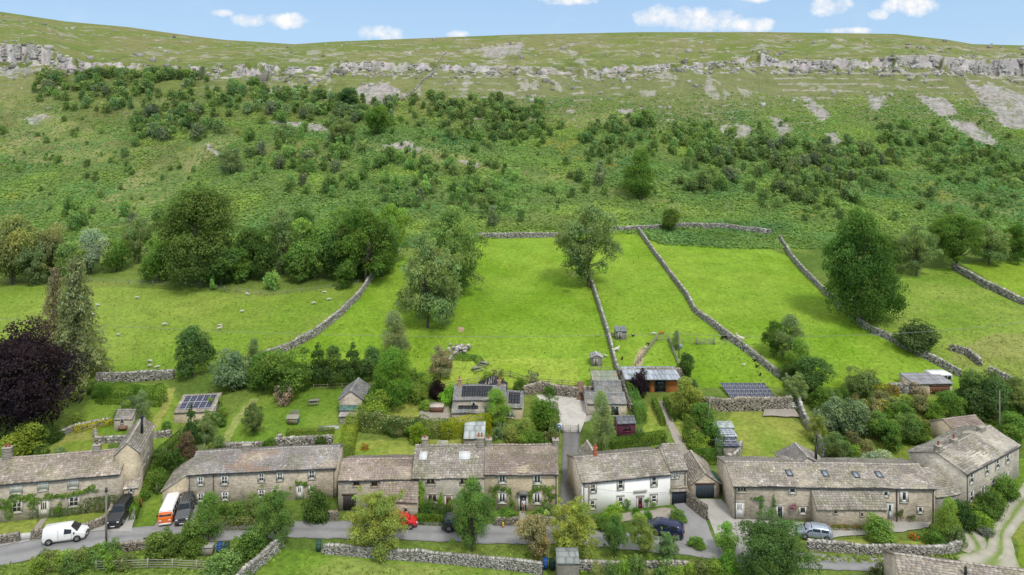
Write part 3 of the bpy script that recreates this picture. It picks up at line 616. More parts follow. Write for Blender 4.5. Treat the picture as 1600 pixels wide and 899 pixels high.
def hedge(px_pts, h, w, c, label, name='hedge', round_=.25, leaf=.16, dens=95, wild=.0, cat='hedge', world=False, flowers=None):
    P = np.array([p if world else at(*p) for p in px_pts]); L = np.linalg.norm(np.diff(P[:, :2], axis=0), axis=1).sum()
    n = int(dens*(L+w)*(2*h+w)); rng = np.random.default_rng(int(L*1000) % 9999); t = rng.random(n)
    d = np.concatenate([[0], np.cumsum(np.linalg.norm(np.diff(P[:, :2], axis=0), axis=1))])
    s_ = t*(L+w)-w/2; sc = np.clip(s_, 0, L); X = np.interp(sc, d, P[:, 0]); Y = np.interp(sc, d, P[:, 1])
    e = .05; X2 = np.interp(np.clip(sc+e, 0, L), d, P[:, 0]); Y2 = np.interp(np.clip(sc+e, 0, L), d, P[:, 1]); X1 = np.interp(np.clip(sc-e, 0, L), d, P[:, 0]); Y1 = np.interp(np.clip(sc-e, 0, L), d, P[:, 1])
    T = np.stack([X2-X1, Y2-Y1], 1); T /= np.linalg.norm(T, axis=1)[:, None]+1e-9; Nn = np.stack([-T[:, 1], T[:, 0]], 1)
    per = rng.random(n)*(2*h+w); side = np.where(per < h, -1, np.where(per > h+w, 1, 0))
    off = np.where(side == 0, per-h-w/2, side*w/2); z = np.where(side == -1, per, np.where(side == 1, per-h-w, h))
    endc = (s_ < 0) | (s_ > L); z = np.where(endc & (rng.random(n) < .7), rng.random(n)*h, z)
    off = np.where(endc, off*rng.random(n)**.3, off)
    rr = 1-round_*np.clip(z/h, 0, 1)**3*(side != 0); off = off*rr; z = z-(side == 0)*round_*h*.5*np.abs(off/(w/2))**3
    hm = 1+wild*(vnoise(s_/1.4, off*.5, 5)-.4)*1.2; z = z*hm; inn = 1-rng.random(n)**3*.25; off = off*inn*(1+wild*.5*(vnoise(s_/.9, z, 6)-.5))
    X = X+Nn[:, 0]*off+T[:, 0]*(s_-sc)*.8; Y = Y+Nn[:, 1]*off+T[:, 1]*(s_-sc)*.8; Z = H(X, Y, False)+z
    nm = np.stack([Nn[:, 0]*side, Nn[:, 1]*side, (side == 0)*1.+.2], 1)+rng.normal(size=(n, 3))*.55; nm /= np.linalg.norm(nm, axis=1)[:, None]
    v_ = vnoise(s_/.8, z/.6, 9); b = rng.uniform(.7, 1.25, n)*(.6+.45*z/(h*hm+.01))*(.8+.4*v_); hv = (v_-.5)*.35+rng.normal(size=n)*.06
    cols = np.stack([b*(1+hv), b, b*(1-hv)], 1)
    if flowers:
        fl = (rng.random(n) < flowers[1]) & (z > h*.25); cols[fl] = np.array(flowers[0])/np.array(c)*rng.uniform(.8, 1.1, (fl.sum(), 1))
    ctr = np.array([P[:, 0].mean(), P[:, 1].mean(), P[:, 2].mean()])
    V, f, cc = leafquads(np.stack([X, Y, Z], 1)-ctr, nm, leaf, cols, rng)
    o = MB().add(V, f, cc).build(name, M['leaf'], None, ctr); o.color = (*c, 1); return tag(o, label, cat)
# ================================================================ buildings
ROOF_BR = np.array([(.29, .245, .20), (.34, .295, .245), (.24, .205, .17), (.38, .345, .30), (.27, .22, .175), (.20, .175, .15), (.42, .39, .35)])
ROOF_PK = np.array([(.27, .21, .175), (.30, .24, .20), (.24, .185, .155), (.32, .27, .225), (.28, .22, .19)])
ROOF_GY = np.array([(.24, .225, .215), (.28, .26, .25), (.20, .19, .185), (.32, .30, .285), (.27, .24, .22), (.33, .25, .19)])
ROOF_SL = np.array([(.25, .25, .255), (.28, .28, .285), (.22, .22, .23), (.31, .305, .30)])
def _gy(p, k=.35, g=1.12):
    m = p.mean(1, keepdims=True); return (p*(1-k)+m*k)*g
ROOF_BR, ROOF_PK, ROOF_GY = _gy(ROOF_BR, .2, 1.16), _gy(ROOF_PK, .12, 1.15), _gy(ROOF_GY, .2, 1.16)
def slope(mb, e0, e1, r1, r0, expo=.3, sw=.5, pal=ROOF_BR, sag=.0, seed=1, thick=.05, lift=.03):
    if expo < .5: expo, sw = expo*.86, sw*.68
    """one roof plane laid with overlapping slates; e = eaves, r = ridge, seen from outside left to right"""
    rng = np.random.default_rng(seed); e0, e1, r1, r0 = [np.array(p, float) for p in (e0, e1, r1, r0)]
    nrm = np.cross(e1-e0, r0-e0)
    if np.linalg.norm(nrm) < 1e-6: nrm = np.cross(e1-e0, r1-e0)
    nrm /= np.linalg.norm(nrm); Ls = max(np.linalg.norm(r0-e0), np.linalg.norm(r1-e1)); Le = max(np.linalg.norm(e1-e0), np.linalg.norm(r1-r0)); rows = max(3, int(Ls/expo))
    t0 = 0.
    ex = np.linspace(1.25, .75, rows); ex = ex/ex.sum(); edges = np.concatenate([[0], np.cumsum(ex)])
    def bl(u, v): u = u[:, None]; v = v[:, None]; return (e0*(1-u)+e1*u)*(1-v)+(r0*(1-u)+r1*u)*v
    V = []; Cc = []
    for k in range(rows):
        ws = rng.uniform(.6, 1.45, int(Le/sw*1.1)+3)*sw; us_ = np.concatenate([[0], np.cumsum(ws)])/Le; us_ = us_[us_ < 1]; us_ = np.append(us_, 1.)
        if us_[-1]-us_[-2] < .3*sw/Le and len(us_) > 2: us_ = np.delete(us_, -2)
        u0, u1 = us_[:-1]+.006/Le*sw, us_[1:]-.02*sw/Le; n = len(u0); v0 = edges[k]+rng.uniform(-.12, .05, n)*ex[k]; v0 = np.maximum(v0, -.02); v1 = np.full(n, min(1, edges[k+1]+ex[k]*.4))
        hi = (lift+thick+rng.uniform(0, .035, n))[:, None]*nrm; lo = lift*.3*nrm
        a, b, c, d = bl(u0, v0), bl(u1, v0), bl(u1, v1), bl(u0, v1)
        V.append(np.stack([a, b, c, d, a+hi, b+hi, c+lo+.012*nrm, d+lo+.012*nrm], 1))
        cc = (pal[rng.integers(0, len(pal), n)]*.5+pal.mean(0)*.5)*rng.uniform(.84, 1.14, (n, 1)); um = (u0+u1)/2*Le
        pt = vnoise(um/2.2, np.full(n, k*.22), seed+5)
        cc = cc*(.82+.4*pt)[:, None]
        ms = smooth(.62, .8, vnoise(um/1.3, np.full(n, k*.35), seed+9)+vnoise(um/.6, np.full(n, k*.8), seed+19)*.25)[:, None]*(.36 if expo < .5 else 0); cc = cc*(1-ms)+cc*np.array([.72, .80, .50])*ms
        lc = (rng.random(n) < .05)[:, None]*(expo < .5); cc = np.where(lc, cc*1.35, cc)
        if seed == 21: rs = smooth(.5, .75, vnoise(um/3., np.full(n, k*.3), 77)*np.exp(-((um-Le*.42)/4.)**2)*1.6)[:, None]*.5; cc = cc*(1-rs)+np.array([.36, .235, .16])*rs
        Cc.append(cc)
    V = np.concatenate(V); Cc = np.concatenate(Cc); n = len(V)
    V = V.reshape(-1, 3)
    mb.add(V, (BOXF[None]+8*np.arange(n)[:, None, None]).reshape(-1, 4), np.repeat(Cc, 8, 0))
    m = pal.mean(0)*.6
    o = -nrm*.07; mb.add(np.array([e0, e1, r1, r0, e0+o, e1+o, r1+o, r0+o]), BOXF, m)
def sagmesh(o, amp, L, seed):
    me = o.data; n = len(me.vertices); c = np.empty(n*3); me.vertices.foreach_get('co', c); c = c.reshape(-1, 3)
    c[:, 2] -= amp*np.abs(np.sin(c[:, 0]/L*math.pi*2+seed))*.6+(vnoise(c[:, 0]/2.3, c[:, 1]/2.3, seed)-.5)*amp*1.2
    me.vertices.foreach_set('co', c.ravel()); me.update()
class Bld: pass
def building(name, label, L, Rr, z0, D, eave, ry=None, rise=None, axis='x', kind='gable', wall='wall_brown', pal=ROOF_BR, expo=.3, sw=.52, over=.22, cat='house', seed=3, sag=.1, backeave=None, endL=0., endR=0., roofmat='slate', group=None):
    """L, Rr: photo positions of the foot of the front wall; everything is then built in metres on its own axes"""
    b = Bld(); pl, pr = onplane(*L, z0), onplane(*Rr, z0); d = pr-pl; b.W = float(np.hypot(d[0], d[1])); b.yaw = math.atan2(d[1], d[0]); b.o = pl; b.D = D; b.z0 = z0
    b.ux = np.array([math.cos(b.yaw), math.sin(b.yaw)]); b.uy = np.array([-math.sin(b.yaw), math.cos(b.yaw)])
    if eave > 15:      # given as the photo row of the eaves above the wall's left foot
        eave = (L[1]-eave)*pl[1]/F
    b.eave = eave
    if ry is not None:
        mid = pl[:2]+b.ux*b.W/2+b.uy*(D/2 if kind == 'gable' else D); b.ridge = CH+(HY-ry)*mid[1]/F-z0
        rise = b.ridge-eave
    b.ridge = eave+rise; b.kind = kind; b.axis = axis
    print('  %-18s W %.1f D %.1f eave %.2f rise %.2f yaw %.0f' % (name, b.W, D, eave, rise, math.degrees(b.yaw)))
    b.root = empty(name, pl, b.yaw, label, cat, group)
    W, zb = b.W, -1.6
    mb = MB(); rf = MB()
    if kind == 'gable' and axis == 'x':
        v = [(0, 0, zb), (W, 0, zb), (W, D, zb), (0, D, zb), (0, 0, eave), (W, 0, eave), (W, D, eave), (0, D, eave), (0, D/2, b.ridge-.04), (W, D/2, b.ridge-.04)]
        mb.add(v, [[0, 1, 5, 4], [2, 3, 7, 6], [1, 2, 6, 9, 5], [3, 0, 4, 8, 7], [4, 5, 9, 8], [6, 7, 8, 9], [0, 3, 2, 1]])
        g = rise/(D/2); dz = over*g
        slope(rf, (-endL-.08, -over, eave-dz), (W+endR+.08, -over, eave-dz), (W+endR+.08, D/2, b.ridge), (-endL-.08, D/2, b.ridge), expo, sw, pal, seed=seed)
        slope(rf, (W+endR+.08, D+over, eave-dz), (-endL-.08, D+over, eave-dz), (-endL-.08, D/2, b.ridge), (W+endR+.08, D/2, b.ridge), expo, sw, pal, seed=seed+1)
        nrd = int((W+.2)/.55); xs = -.1-endL+(np.arange(nrd)+.5)*(W+.2+endL+endR)/nrd
        rf.boxes(np.stack([xs, np.full(nrd, D/2), np.full(nrd, b.ridge+.07)], 1), np.tile([.26, .14, .055], (nrd, 1)), 0, pal.mean(0)*RNG.uniform(1.0, 1.4, (nrd, 1)), .05)
    elif kind == 'gable':
        v = [(0, 0, zb), (W, 0, zb), (W, D, zb), (0, D, zb), (0, 0, eave), (W, 0, eave), (W, D, eave), (0, D, eave), (W/2, 0, b.ridge-.04), (W/2, D, b.ridge-.04)]
        mb.add(v, [[0, 1, 5, 8, 4], [2, 3, 7, 9, 6], [1, 2, 6, 5], [3, 0, 4, 7], [5, 6, 9, 8], [7, 4, 8, 9], [0, 3, 2, 1]])
        g = rise/(W/2); dz = over*g
        slope(rf, (-over, D+.1, eave-dz), (-over, -.1, eave-dz), (W/2, -.1, b.ridge), (W/2, D+.1, b.ridge), expo, sw, pal, seed=seed)
        slope(rf, (W+over, -.1, eave-dz), (W+over, D+.1, eave-dz), (W/2, D+.1, b.ridge), (W/2, -.1, b.ridge), expo, sw, pal, seed=seed+1)
        nrd = int(D/.55)+1; ysr = -.1+(np.arange(nrd)+.5)*(D+.2)/nrd
        rf.boxes(np.stack([np.full(nrd, W/2), ysr, np.full(nrd, b.ridge+.07)], 1), np.tile([.14, .26, .055], (nrd, 1)), 0, pal.mean(0)*RNG.uniform(1.0, 1.4, (nrd, 1)), .05)
    else:
        hFL = hFR = eave; hBL = hBR = b.ridge
        if kind == 'left': hFL, hBL, hFR, hBR = eave, eave, b.ridge, b.ridge      # low at the left
        if kind == 'right': hFL, hBL, hFR, hBR = b.ridge, b.ridge, eave, eave
        v = [(0, 0, zb), (W, 0, zb), (W, D, zb), (0, D, zb), (0, 0, hFL), (W, 0, hFR), (W, D, hBR), (0, D, hBL)]
        mb.add(v, BOXF); o_ = over
        if kind == 'mono':
            g = rise/D; slope(rf, (-.08, -o_, eave-o_*g), (W+.08, -o_, eave-o_*g), (W+.08, D, b.ridge+.02), (-.08, D, b.ridge+.02), expo, sw, pal, seed=seed)
        elif kind == 'left': g = rise/W; slope(rf, (-o_, D+.08, eave-o_*g), (-o_, -.08, eave-o_*g), (W, -.08, b.ridge), (W, D+.08, b.ridge), expo, sw, pal, seed=seed)
        else: g = rise/W; slope(rf, (W+o_, -.08, eave-o_*g), (W+o_, D+.08, eave-o_*g), (0, D+.08, b.ridge), (0, -.08, b.ridge), expo, sw, pal, seed=seed)
    b.wall = mb.build('wall', M[wall], b.root); b.roof = rf.build('roof', M[roofmat], b.root)
    if sag: sagmesh(b.roof, sag, max(b.W, 8), seed)
    b.front0 = 0.
    return b
def loc_front(b, px, py, y=0.):
    """where a photo position falls on the building's front wall: (x along, height)"""
    q = b.o[:2]+b.uy*y; dirx, diry = (px-CX)/F, 1.
    A_ = np.array([[dirx, -b.ux[0]], [diry, -b.ux[1]]]); t, x = np.linalg.solve(A_, q); return x, CH+(HY-py)/F*t-b.z0
def loc_roof(b, px, py):
    g = (b.ridge-b.eave)/(b.D/2 if b.kind == 'gable' else b.D)
    y = .5
    for _ in range(60):
        x, z = loc_front(b, px, py, y); y = y*.5+.5*np.clip((z-b.eave)/g, -1, b.D); 
    return x, y, b.eave+g*y
WHITE = (.74, .74, .71); SUR = (.42, .39, .33); BRN = (.13, .085, .05)
def window(b, r, c=WHITE, rows=2, cols=2, sur=SUR, fr=.075, y=0., mull=None, side='front', local=None, blind=False, panecol=None):
    if local: x0, x1, z0, z1 = local
    else:
        x0, z1 = loc_front(b, r[0], r[1], y); x1, z0 = loc_front(b, r[2], r[3], y)
    if c in (WHITE, (.66, .62, .52)): fr = fr*1.35
    mb = MB(); Yf = y
    for a in (x0, x1-fr): mb.box(a, a+fr, Yf-.06, Yf+.02, z0, z1, c)
    mb.box(x0+fr, x1-fr, Yf-.06, Yf+.02, z1-fr, z1, c); mb.box(x0+fr, x1-fr, Yf-.06, Yf+.02, z0, z0+fr*1.2, c)
    ix0, ix1, iz0, iz1 = x0+fr, x1-fr, z0+fr*1.2, z1-fr
    for k in range(1, cols):
        xx = ix0+(ix1-ix0)*k/cols; t = fr*.35 if mull is None else mull; mb.box(xx-t, xx+t, Yf-.053, Yf+.01, iz0, iz1, c)
    for k in range(1, rows):
        zz = iz0+(iz1-iz0)*k/rows; mb.box(ix0, ix1, Yf-.047, Yf+.01, zz-fr*.33, zz+fr*.33, c)
    o = mb.build('window', M['attr'], b.root)
    p = MB().box(ix0-.01, ix1+.01, Yf-.022, Yf-.012, iz0-.01, iz1+.01)
    p.build('pane', M['glass'], o)
    if blind: MB().box(ix0+.01, ix1-.01, Yf-.028, Yf-.0235, iz0+(iz1-iz0)*.35 if blind != 1 else iz0+.02, iz1-.01, (.55, .56, .52)).build('blind', M['attr'], o)
    s = MB(); s.box(x0-.13, x1+.13, Yf-.11, Yf-.002, z0-.12, z0-.003, tuple(v*1.12 for v in sur)); s.build('sill', M['drystone'], o)
    if sur is not None:
        s = MB(); s.box(x0-.13, x0-.003, Yf-.07, Yf-.002, z0, z1, sur); s.box(x1+.003, x1+.13, Yf-.07, Yf-.002, z0, z1, sur); s.box(x0-.16, x1+.16, Yf-.075, Yf-.002, z1+.003, z1+.2, sur); s.build('surround', M['drystone'], o)
    if side != 'front': place_side(b, o, side)
    return o
def place_side(b, o, side):
    if side == 'right': o.rotation_euler.z = R(90); o.location = (b.W, 0, 0)
    if side == 'left': o.rotation_euler.z = R(-90); o.location = (0, b.D, 0)
def door(b, r, c=WHITE, glaze=.45, y=0., sur=SUR, local=None, side='front', fanlight=False, panels=2, hood=False):
    if local: x0, x1, z0, z1 = local
    else:
        x0, z1 = loc_front(b, r[0], r[1], y); x1, z0 = loc_front(b, r[2], r[3], y)
    mb = MB().box(x0+.07, x1-.07, y-.045, y+.01, z0+.03, z1-.07, c)
    for k in range(panels):
        a = x0+.16+(x1-x0-.32)*k/panels; e = x0+.16+(x1-x0-.32)*(k+1)/panels-.06
        mb.box(a, e, y-.062, y-.047, z0+.2, z0+.85, tuple(v*.85 for v in c))
    o = mb.build('door', M['attr'], b.root)
    f = MB().box(x0, x0+.068, y-.075, y+.01, z0, z1, WHITE if c != WHITE else c).box(x1-.068, x1, y-.075, y+.01, z0, z1, WHITE if c != WHITE else c).box(x0+.07, x1-.07, y-.072, y+.01, z1-.068, z1, WHITE if c != WHITE else c); f.build('frame', M['attr'], o)
    if glaze:
        n = max(1, panels); g = MB()
        for k in range(n):
            a = x0+.17+(x1-x0-.34)*k/n; g.box(a, a+(x1-x0-.34)/n-.07, y-.052, y-.046, z0+1.0, z1-.2)
        g.build('pane', M['glass'], o)
    MB().box(x1-.17, x1-.12, y-.085, y-.046, z0+.95, z0+1.05, (.3, .28, .2)).build('handle', M['attr'], o)
    if sur is not None: MB().box(x0-.15, x0-.003, y-.07, y-.002, z0, z1, sur).box(x1+.003, x1+.15, y-.07, y-.002, z0, z1, sur).box(x0-.2, x1+.2, y-.08, y-.002, z1+.003, z1+.24, sur).build('surround', M['drystone'], o)
    if hood:
        h_ = MB(); xm = (x0+x1)/2; wv = (x1-x0)/2+.35
        h_.add([(xm-wv, y-.55, z1+.25), (xm+wv, y-.55, z1+.25), (xm, y-.55, z1+.65), (xm-wv, y, z1+.25), (xm+wv, y, z1+.25), (xm, y, z1+.65)], [[0, 1, 2], [0, 2, 5, 3], [1, 4, 5, 2], [0, 3, 4, 1]], (.2, .19, .175)); h_.build('canopy', M['slate'], b.root)
    if side != 'front': place_side(b, o, side)
    return o
def garage_door(b, r, c, y=0., local=None):
    if local: x0, x1, z0, z1 = local
    else:
        x0, z1 = loc_front(b, r[0], r[1], y); x1, z0 = loc_front(b, r[2], r[3], y)
    mb = MB(); n = max(4, int((x1-x0)/.22))
    for k in range(n): mb.box(x0+(x1-x0)*k/n+.01, x0+(x1-x0)*(k+1)/n-.012, y-.05-.012*(k % 2), y+.01, z0, z1, tuple(v*(1-.05*(k % 2)) for v in c))
    o = mb.build('garage_door', M['attr'], b.root); MB().box(x0-.15, x1+.15, y-.1, y-.002, z1+.003, z1+.22, (.12, .08, .06)).build('lintel', M['wood'], o)
    return o
def skylight(b, cpx, cpy, w, l, c=(.06, .06, .065), white=False):
    x, y, z = loc_roof(b, cpx, cpy); g = (b.ridge-b.eave)/(b.D/2 if b.kind == 'gable' else b.D); a = math.atan(g)
    mb = MB()
    for q in ((-w/2, -w/2+.07, -l/2, l/2), (w/2-.07, w/2, -l/2, l/2), (-w/2+.07, w/2-.07, -l/2, -l/2+.07), (-w/2+.07, w/2-.07, l/2-.07, l/2)): mb.box(*q, .02, .17, c)
    o = mb.build('skylight', M['attr'], b.root, (x, y, z)); o.rotation_euler.x = a
    p = MB().box(-w/2+.07, w/2-.07, -l/2+.07, l/2-.07, .09, .13, (.62, .64, .66)); p.build('pane', M['attr'] if white else M['skyglass'], o); return o
def chimney(b, px, top, w=.75, d=.6, pots=1, y=None, potc=(.36, .12, .06), stone=(.33, .30, .25), poth=.45, blackpot=False, x=None):
    yy = b.D/2 if y is None else y
    x_, zt = loc_front(b, px, top, yy)
    if x is not None:
        x_ = x; yw = b.o[1]+b.ux[1]*x+b.uy[1]*yy; zt = CH+(HY-top)*yw/F-b.z0
    zt = zt-poth if pots else zt
    mb = MB(); zb = b.eave; n = int((zt-zb)/.2)
    for k in range(max(n, 2)):
        za, zc = zb+(zt-zb)*k/max(n, 2), zb+(zt-zb)*(k+1)/max(n, 2); q = RNG.uniform(-.02, .02, 4); t = RNG.uniform(.8, 1.15)
        mb.box(x_-w/2+q[0], x_+w/2+q[1], yy-d/2+q[2], yy+d/2+q[3], za+.001, zc-.004, tuple(v*t for v in stone))
    mb.box(x_-w/2-.07, x_+w/2+.07, yy-d/2-.07, yy+d/2+.07, zt-.12, zt+.0, tuple(v*1.15 for v in stone))
    o = mb.build('chimney', M['drystone'], b.root)
    for k in range(pots):
        xx = x_+(k-(pots-1)/2)*w/max(pots, 1)*.8
        p = MB().tube((xx, yy, zt), (xx, yy, zt+poth), .13, .11, 10, potc).tube((xx, yy, zt+poth-.06), (xx, yy, zt+poth+.0), .145, .145, 10, potc); p.build('chimney_pot', M['drystone'], o)
    return o
def gutter(b, right=True, left=False, y=0.):
    mb = MB(); g = (b.ridge-b.eave)/(b.D/2 if b.kind == 'gable' else b.D); z = b.eave-.22*g-.02
    mb.box(-.05, b.W+.05, -.36, -.26, z-.09, z, (.045, .045, .05)); mb.build('gutter', M['attr'], b.root)
    for q, s in ((right, b.W-.25), (left, .25)):
        if q: MB().tube((s, -.1, -.4), (s, -.1, z-.3), .05, n=6, c=(.045, .045, .05)).tube((s, -.1, z-.3), (s, -.3, z-.05), .05, n=6, c=(.045, .045, .05)).build('downpipe', M['attr'], b.root)
def solar(b, x0, x1, y0, y1, nx, ny, c=(.035, .04, .075), fr=(.5, .5, .52), lift=.12):
    """photovoltaic panels on the front slope; y measured up the depth of the roof"""
    g = (b.ridge-b.eave)/(b.D/2 if b.kind == 'gable' else b.D); a = math.atan(g); l = 1/math.cos(a)
    for i in range(nx):
        for j in range(ny):
            w_, h_ = (x1-x0)/nx, (y1-y0)/ny*l; o = MB().box(.02, w_-.02, .02, h_-.02, .0, .035, fr).build('solar_panel', M['attr'], b.root, (x0+i*w_, y0+j*(y1-y0)/ny, b.eave+g*(y0+j*(y1-y0)/ny)+lift)); o.rotation_euler.x = a
            q = MB()
            nxc, nyc = 2, 3
            for u_ in range(nxc):
                for v_ in range(nyc): q.box(.05+(w_-.1)*u_/nxc+.006, .05+(w_-.1)*(u_+1)/nxc-.006, .05+(h_-.1)*v_/nyc+.006, .05+(h_-.1)*(v_+1)/nyc-.006, .036, .041, c)
            q.build('cells', M['panel'], o)
M['panel'] = attrmat('photovoltaic_cell', .25, 3, .05, 0, 0, 1, .1, .5)
m, nt_, bs_, _ = newmat('roof_glass'); bs_.inputs['Base Color'].default_value = (.22, .28, .33, 1); bs_.inputs['Roughness'].default_value = .15
f_ = noise(nt_, N(nt_, 'ShaderNodeTexCoord').outputs['Object'], 2.); nt_.links.new(mixc(nt_, f_, (.15, .2, .24), (.3, .36, .42)), bs_.inputs['Base Color']); M['skyglass'] = m
def creeper(b, blobs, c, label, y=-.12, leaf=.17, dens=90, name='climbing_plant', flowers=None):
    """climber on the front wall; blobs = (photo x, photo y, half width, half height), one spray each"""
    rng = np.random.default_rng(len(label)); root = empty(name, b.o, 0, label, 'climber')
    for (x, y_, rx, ry_) in blobs:
        cx_, cz_ = loc_front(b, x, y_, y); s = F/(b.o[1]); a, e = rx/s, ry_/s; n = int(dens*math.pi*a*e)+30
        th = rng.uniform(0, 6.28, n); rr = np.sqrt(rng.random(n))*(.75+.35*np.sin(th*3+x)); P = np.stack([cx_+a*rr*np.cos(th), y-np.abs(rng.normal(size=n))*.13*(1.3-rr), cz_+e*rr*np.sin(th)], 1)
        nm = rng.normal(size=(n, 3))*.5+np.array([0, -.8, .35]); nm /= np.linalg.norm(nm, axis=1)[:, None]
        v_ = vnoise(P[:, 0]/.5, P[:, 2]/.5, 3); bb = rng.uniform(.65, 1.25, n)*(.7+.6*v_); cols = np.stack([bb*(1+(v_-.5)*.3), bb, bb], 1)
        if flowers: fl = rng.random(n) < flowers[1]; cols[fl] = np.array(flowers[0])/np.array(c)*.5
        Q = np.stack([P[:, 0]*b.ux[0]+P[:, 1]*b.uy[0], P[:, 0]*b.ux[1]+P[:, 1]*b.uy[1], P[:, 2]], 1)
        V, f, cc = leafquads(Q, nm, leaf, cols, rng); o = MB().add(V, f, cc).build('foliage', M['leaf'], root); o.color = (*c, 1)
    return root
# ================================================================ vehicles
def paint(name, c, rough=.28, metal=.0):
    m, nt, bs, _ = newmat(name); tc = N(nt, 'ShaderNodeTexCoord'); f = noise(nt, tc.outputs['Object'], 1.6, 3.)
    nt.links.new(mixc(nt, ramp(nt, f, .3, .7), tuple(x*.92 for x in c), tuple(min(1, x*1.06) for x in c)), bs.inputs['Base Color'])
    bs.inputs['Roughness'].default_value = rough; bs.inputs['Metallic'].default_value = metal; bs.inputs['Coat Weight'].default_value = .4; bs.inputs['Coat Roughness'].default_value = .1; return m
M['carglass'] = plain('car_glass', (.02, .024, .028), .06, var=.2)
M['rubber'] = plain('rubber', (.022, .022, .023), .8)
M['rim'] = plain('alloy', (.36, .36, .37), .35, .6)
def wheel(root, x, y, r=.33, w=.21, rimc=None, spokes=5):
    s = 1 if y > 0 else -1
    h = empty('wheel', (x, y, r)); h.parent = root
    t = MB().tube((0, -w/2, 0), (0, w/2, 0), r, n=18, c=(.02, .02, .02)); t.build('tyre', M['rubber'], h)
    q = MB().tube((0, s*(w/2-.02), 0), (0, s*(w/2+.006), 0), r*.22, n=10, c=(.3, .3, .3))
    for k in range(spokes):
        a = k*2*math.pi/spokes; q.tube((0, s*(w/2+.004), 0), (math.cos(a)*r*.6, s*(w/2+.004), math.sin(a)*r*.6), .035, n=5)
    n = 18; v = []
    for rr in (.66, .56):
        for k in range(n): v.append((math.cos(k*2*math.pi/n)*r*rr, s*(w/2+.012), math.sin(k*2*math.pi/n)*r*rr))
    q.add(v, np.array([[k, (k+1) % n, n+(k+1) % n, n+k] for k in range(n)]), (.4, .4, .4)); q.build('rim', M[rimc or 'rim'], h)
def vehicle(name, label, cat, px, py, yaw, st, mat, wheels=(.8, 3.4), wr=.33, glass=True, sidewin=(), ws=None, rw=None, two=None, sillc=(.03, .03, .032), roofmat=None, extra=None, hl=.62, tl=.75, grille=True, loc=None):
    """st: stations (x, belt height, roof height, half width) from tail to nose"""
    p = at(px, py) if loc is None else loc; p = np.array([p[0], p[1], p[2]+.07])
    L = st[-1][0]; off = L/2; root = empty(name, p, R(yaw), label, cat)
    a2, b2 = wheels; pts_ = [p[:2]+np.array([math.cos(R(yaw)), math.sin(R(yaw))])*(q-off) for q in (a2, b2)]
    root.rotation_euler.y = -math.atan2(hz(*pts_[1])-hz(*pts_[0]), b2-a2); root.location.z = (hz(*pts_[0])+hz(*pts_[1]))/2+.11
    xs = np.array([s[0] for s in st]); A_ = np.array(st, float)
    def S(x): return [np.interp(x, xs, A_[:, k]) for k in (1, 2, 3)]
    def ring(x, o=0.):
        zb, zr, w = S(x); h = max(zr-zb, 0); ww = w*.985; wr_ = ww-.30*h*(1 if not two else .45)
        up = o; return [(w*.93+o, .24), (w+o, .5), (ww+o*.9, zb), (wr_+o, zr-.07*min(1, h/.3)-.005), (wr_*.8, zr+up), (0, zr+.025+up)]
    X = sorted(set(list(xs)+[a for s in sidewin for a in s[:2]])); V = []
    for x in X:
        r = ring(x); full = [(x-off, y, z) for y, z in r]+[(x-off, -y, z) for y, z in r[-2::-1]]; V.append(full)
    k = len(V[0]); V = np.array(V).reshape(-1, 3); n = len(X)
    f = [[i*k+j, i*k+j+1, (i+1)*k+j+1, (i+1)*k+j] for i in range(n-1) for j in range(k-1)]+[[i*k+k-1, i*k, (i+1)*k, (i+1)*k+k-1] for i in range(n-1)]
    mb = MB(); mb.add(V, [list(range(k))[::-1], [(n-1)*k+j for j in range(k)]]+[])
    mb.f.append(np.array(f)); body = mb.build('body', M[mat], root)
    if two:
        zb2, m2 = two; t = MB(); n2 = 0
        r_ = []
        for x in X:
            zb, zr, w = S(x)
            if zr > zb+.05: r_.append([(x-off, s_*(y+.008), z) for s_, (y, z) in [(1, q) for q in ring(x, .006)[2:]]+[(-1, q) for q in ring(x, .006)[-2:1:-1]]])
        kk = len(r_[0]); t.add(np.array(r_).reshape(-1, 3), np.array([[i*kk+j, i*kk+j+1, (i+1)*kk+j+1, (i+1)*kk+j] for i in range(len(r_)-1) for j in range(kk-1)])); t.build('roof', M[m2], root)
    o_ = .016 if not two else .026
    for (x0, x1, t0, t1) in sidewin:
        for s in (1, -1):
            g = MB(); q = []
            for x, tt in ((x0, t0), (x1, t0), (x1, t1), (x0, t1)):
                r = ring(x); (ya, za), (yb, zb_) = r[2], r[3]; q.append((x-off, s*(ya+(yb-ya)*tt+o_), za+(zb_-za)*tt))
            g.add(q, [[0, 1, 2, 3] if s < 0 else [3, 2, 1, 0]]); g.build('side_window', M['carglass'], root)
    for nm, sp in (('windscreen', ws), ('rear_window', rw)):
        if not sp: continue
        x0, x1 = sp; g = MB(); q = []
        for x in (x0, x1):
            zb, zr, w = S(x); r = ring(x); dx = .02*(1 if nm == 'windscreen' else -1)
            q.append([(x-off+dx, y, z+.022) for y, z in ((r[3][0]*.90, r[3][1]+.03), (r[4][0], r[4][1]), (-r[4][0], r[4][1]), (-r[3][0]*.90, r[3][1]+.03))])
        g.add(np.array(q).reshape(-1, 3), [[0, 1, 5, 4], [1, 2, 6, 5], [2, 3, 7, 6]]); g.build(nm, M['carglass'], root)
    w0 = A_[:, 3].max()
    for x in wheels:
        for s in (1, -1):
            wheel(root, x-off, s*(w0-.08), wr)
            MB().tube((x-off, s*(w0-.25), wr+.03), (x-off, s*(w0+.012), wr+.03), wr+.075, n=18, c=(.02, .02, .02)).build('wheel_arch', M['rubber'], root)
    wf, wb = A_[-1, 3], A_[0, 3]
    MB().box(off-.05, off+.07, -wf*.95, wf*.95, .26, .46, sillc).build('front_bumper', M['attr'], root)
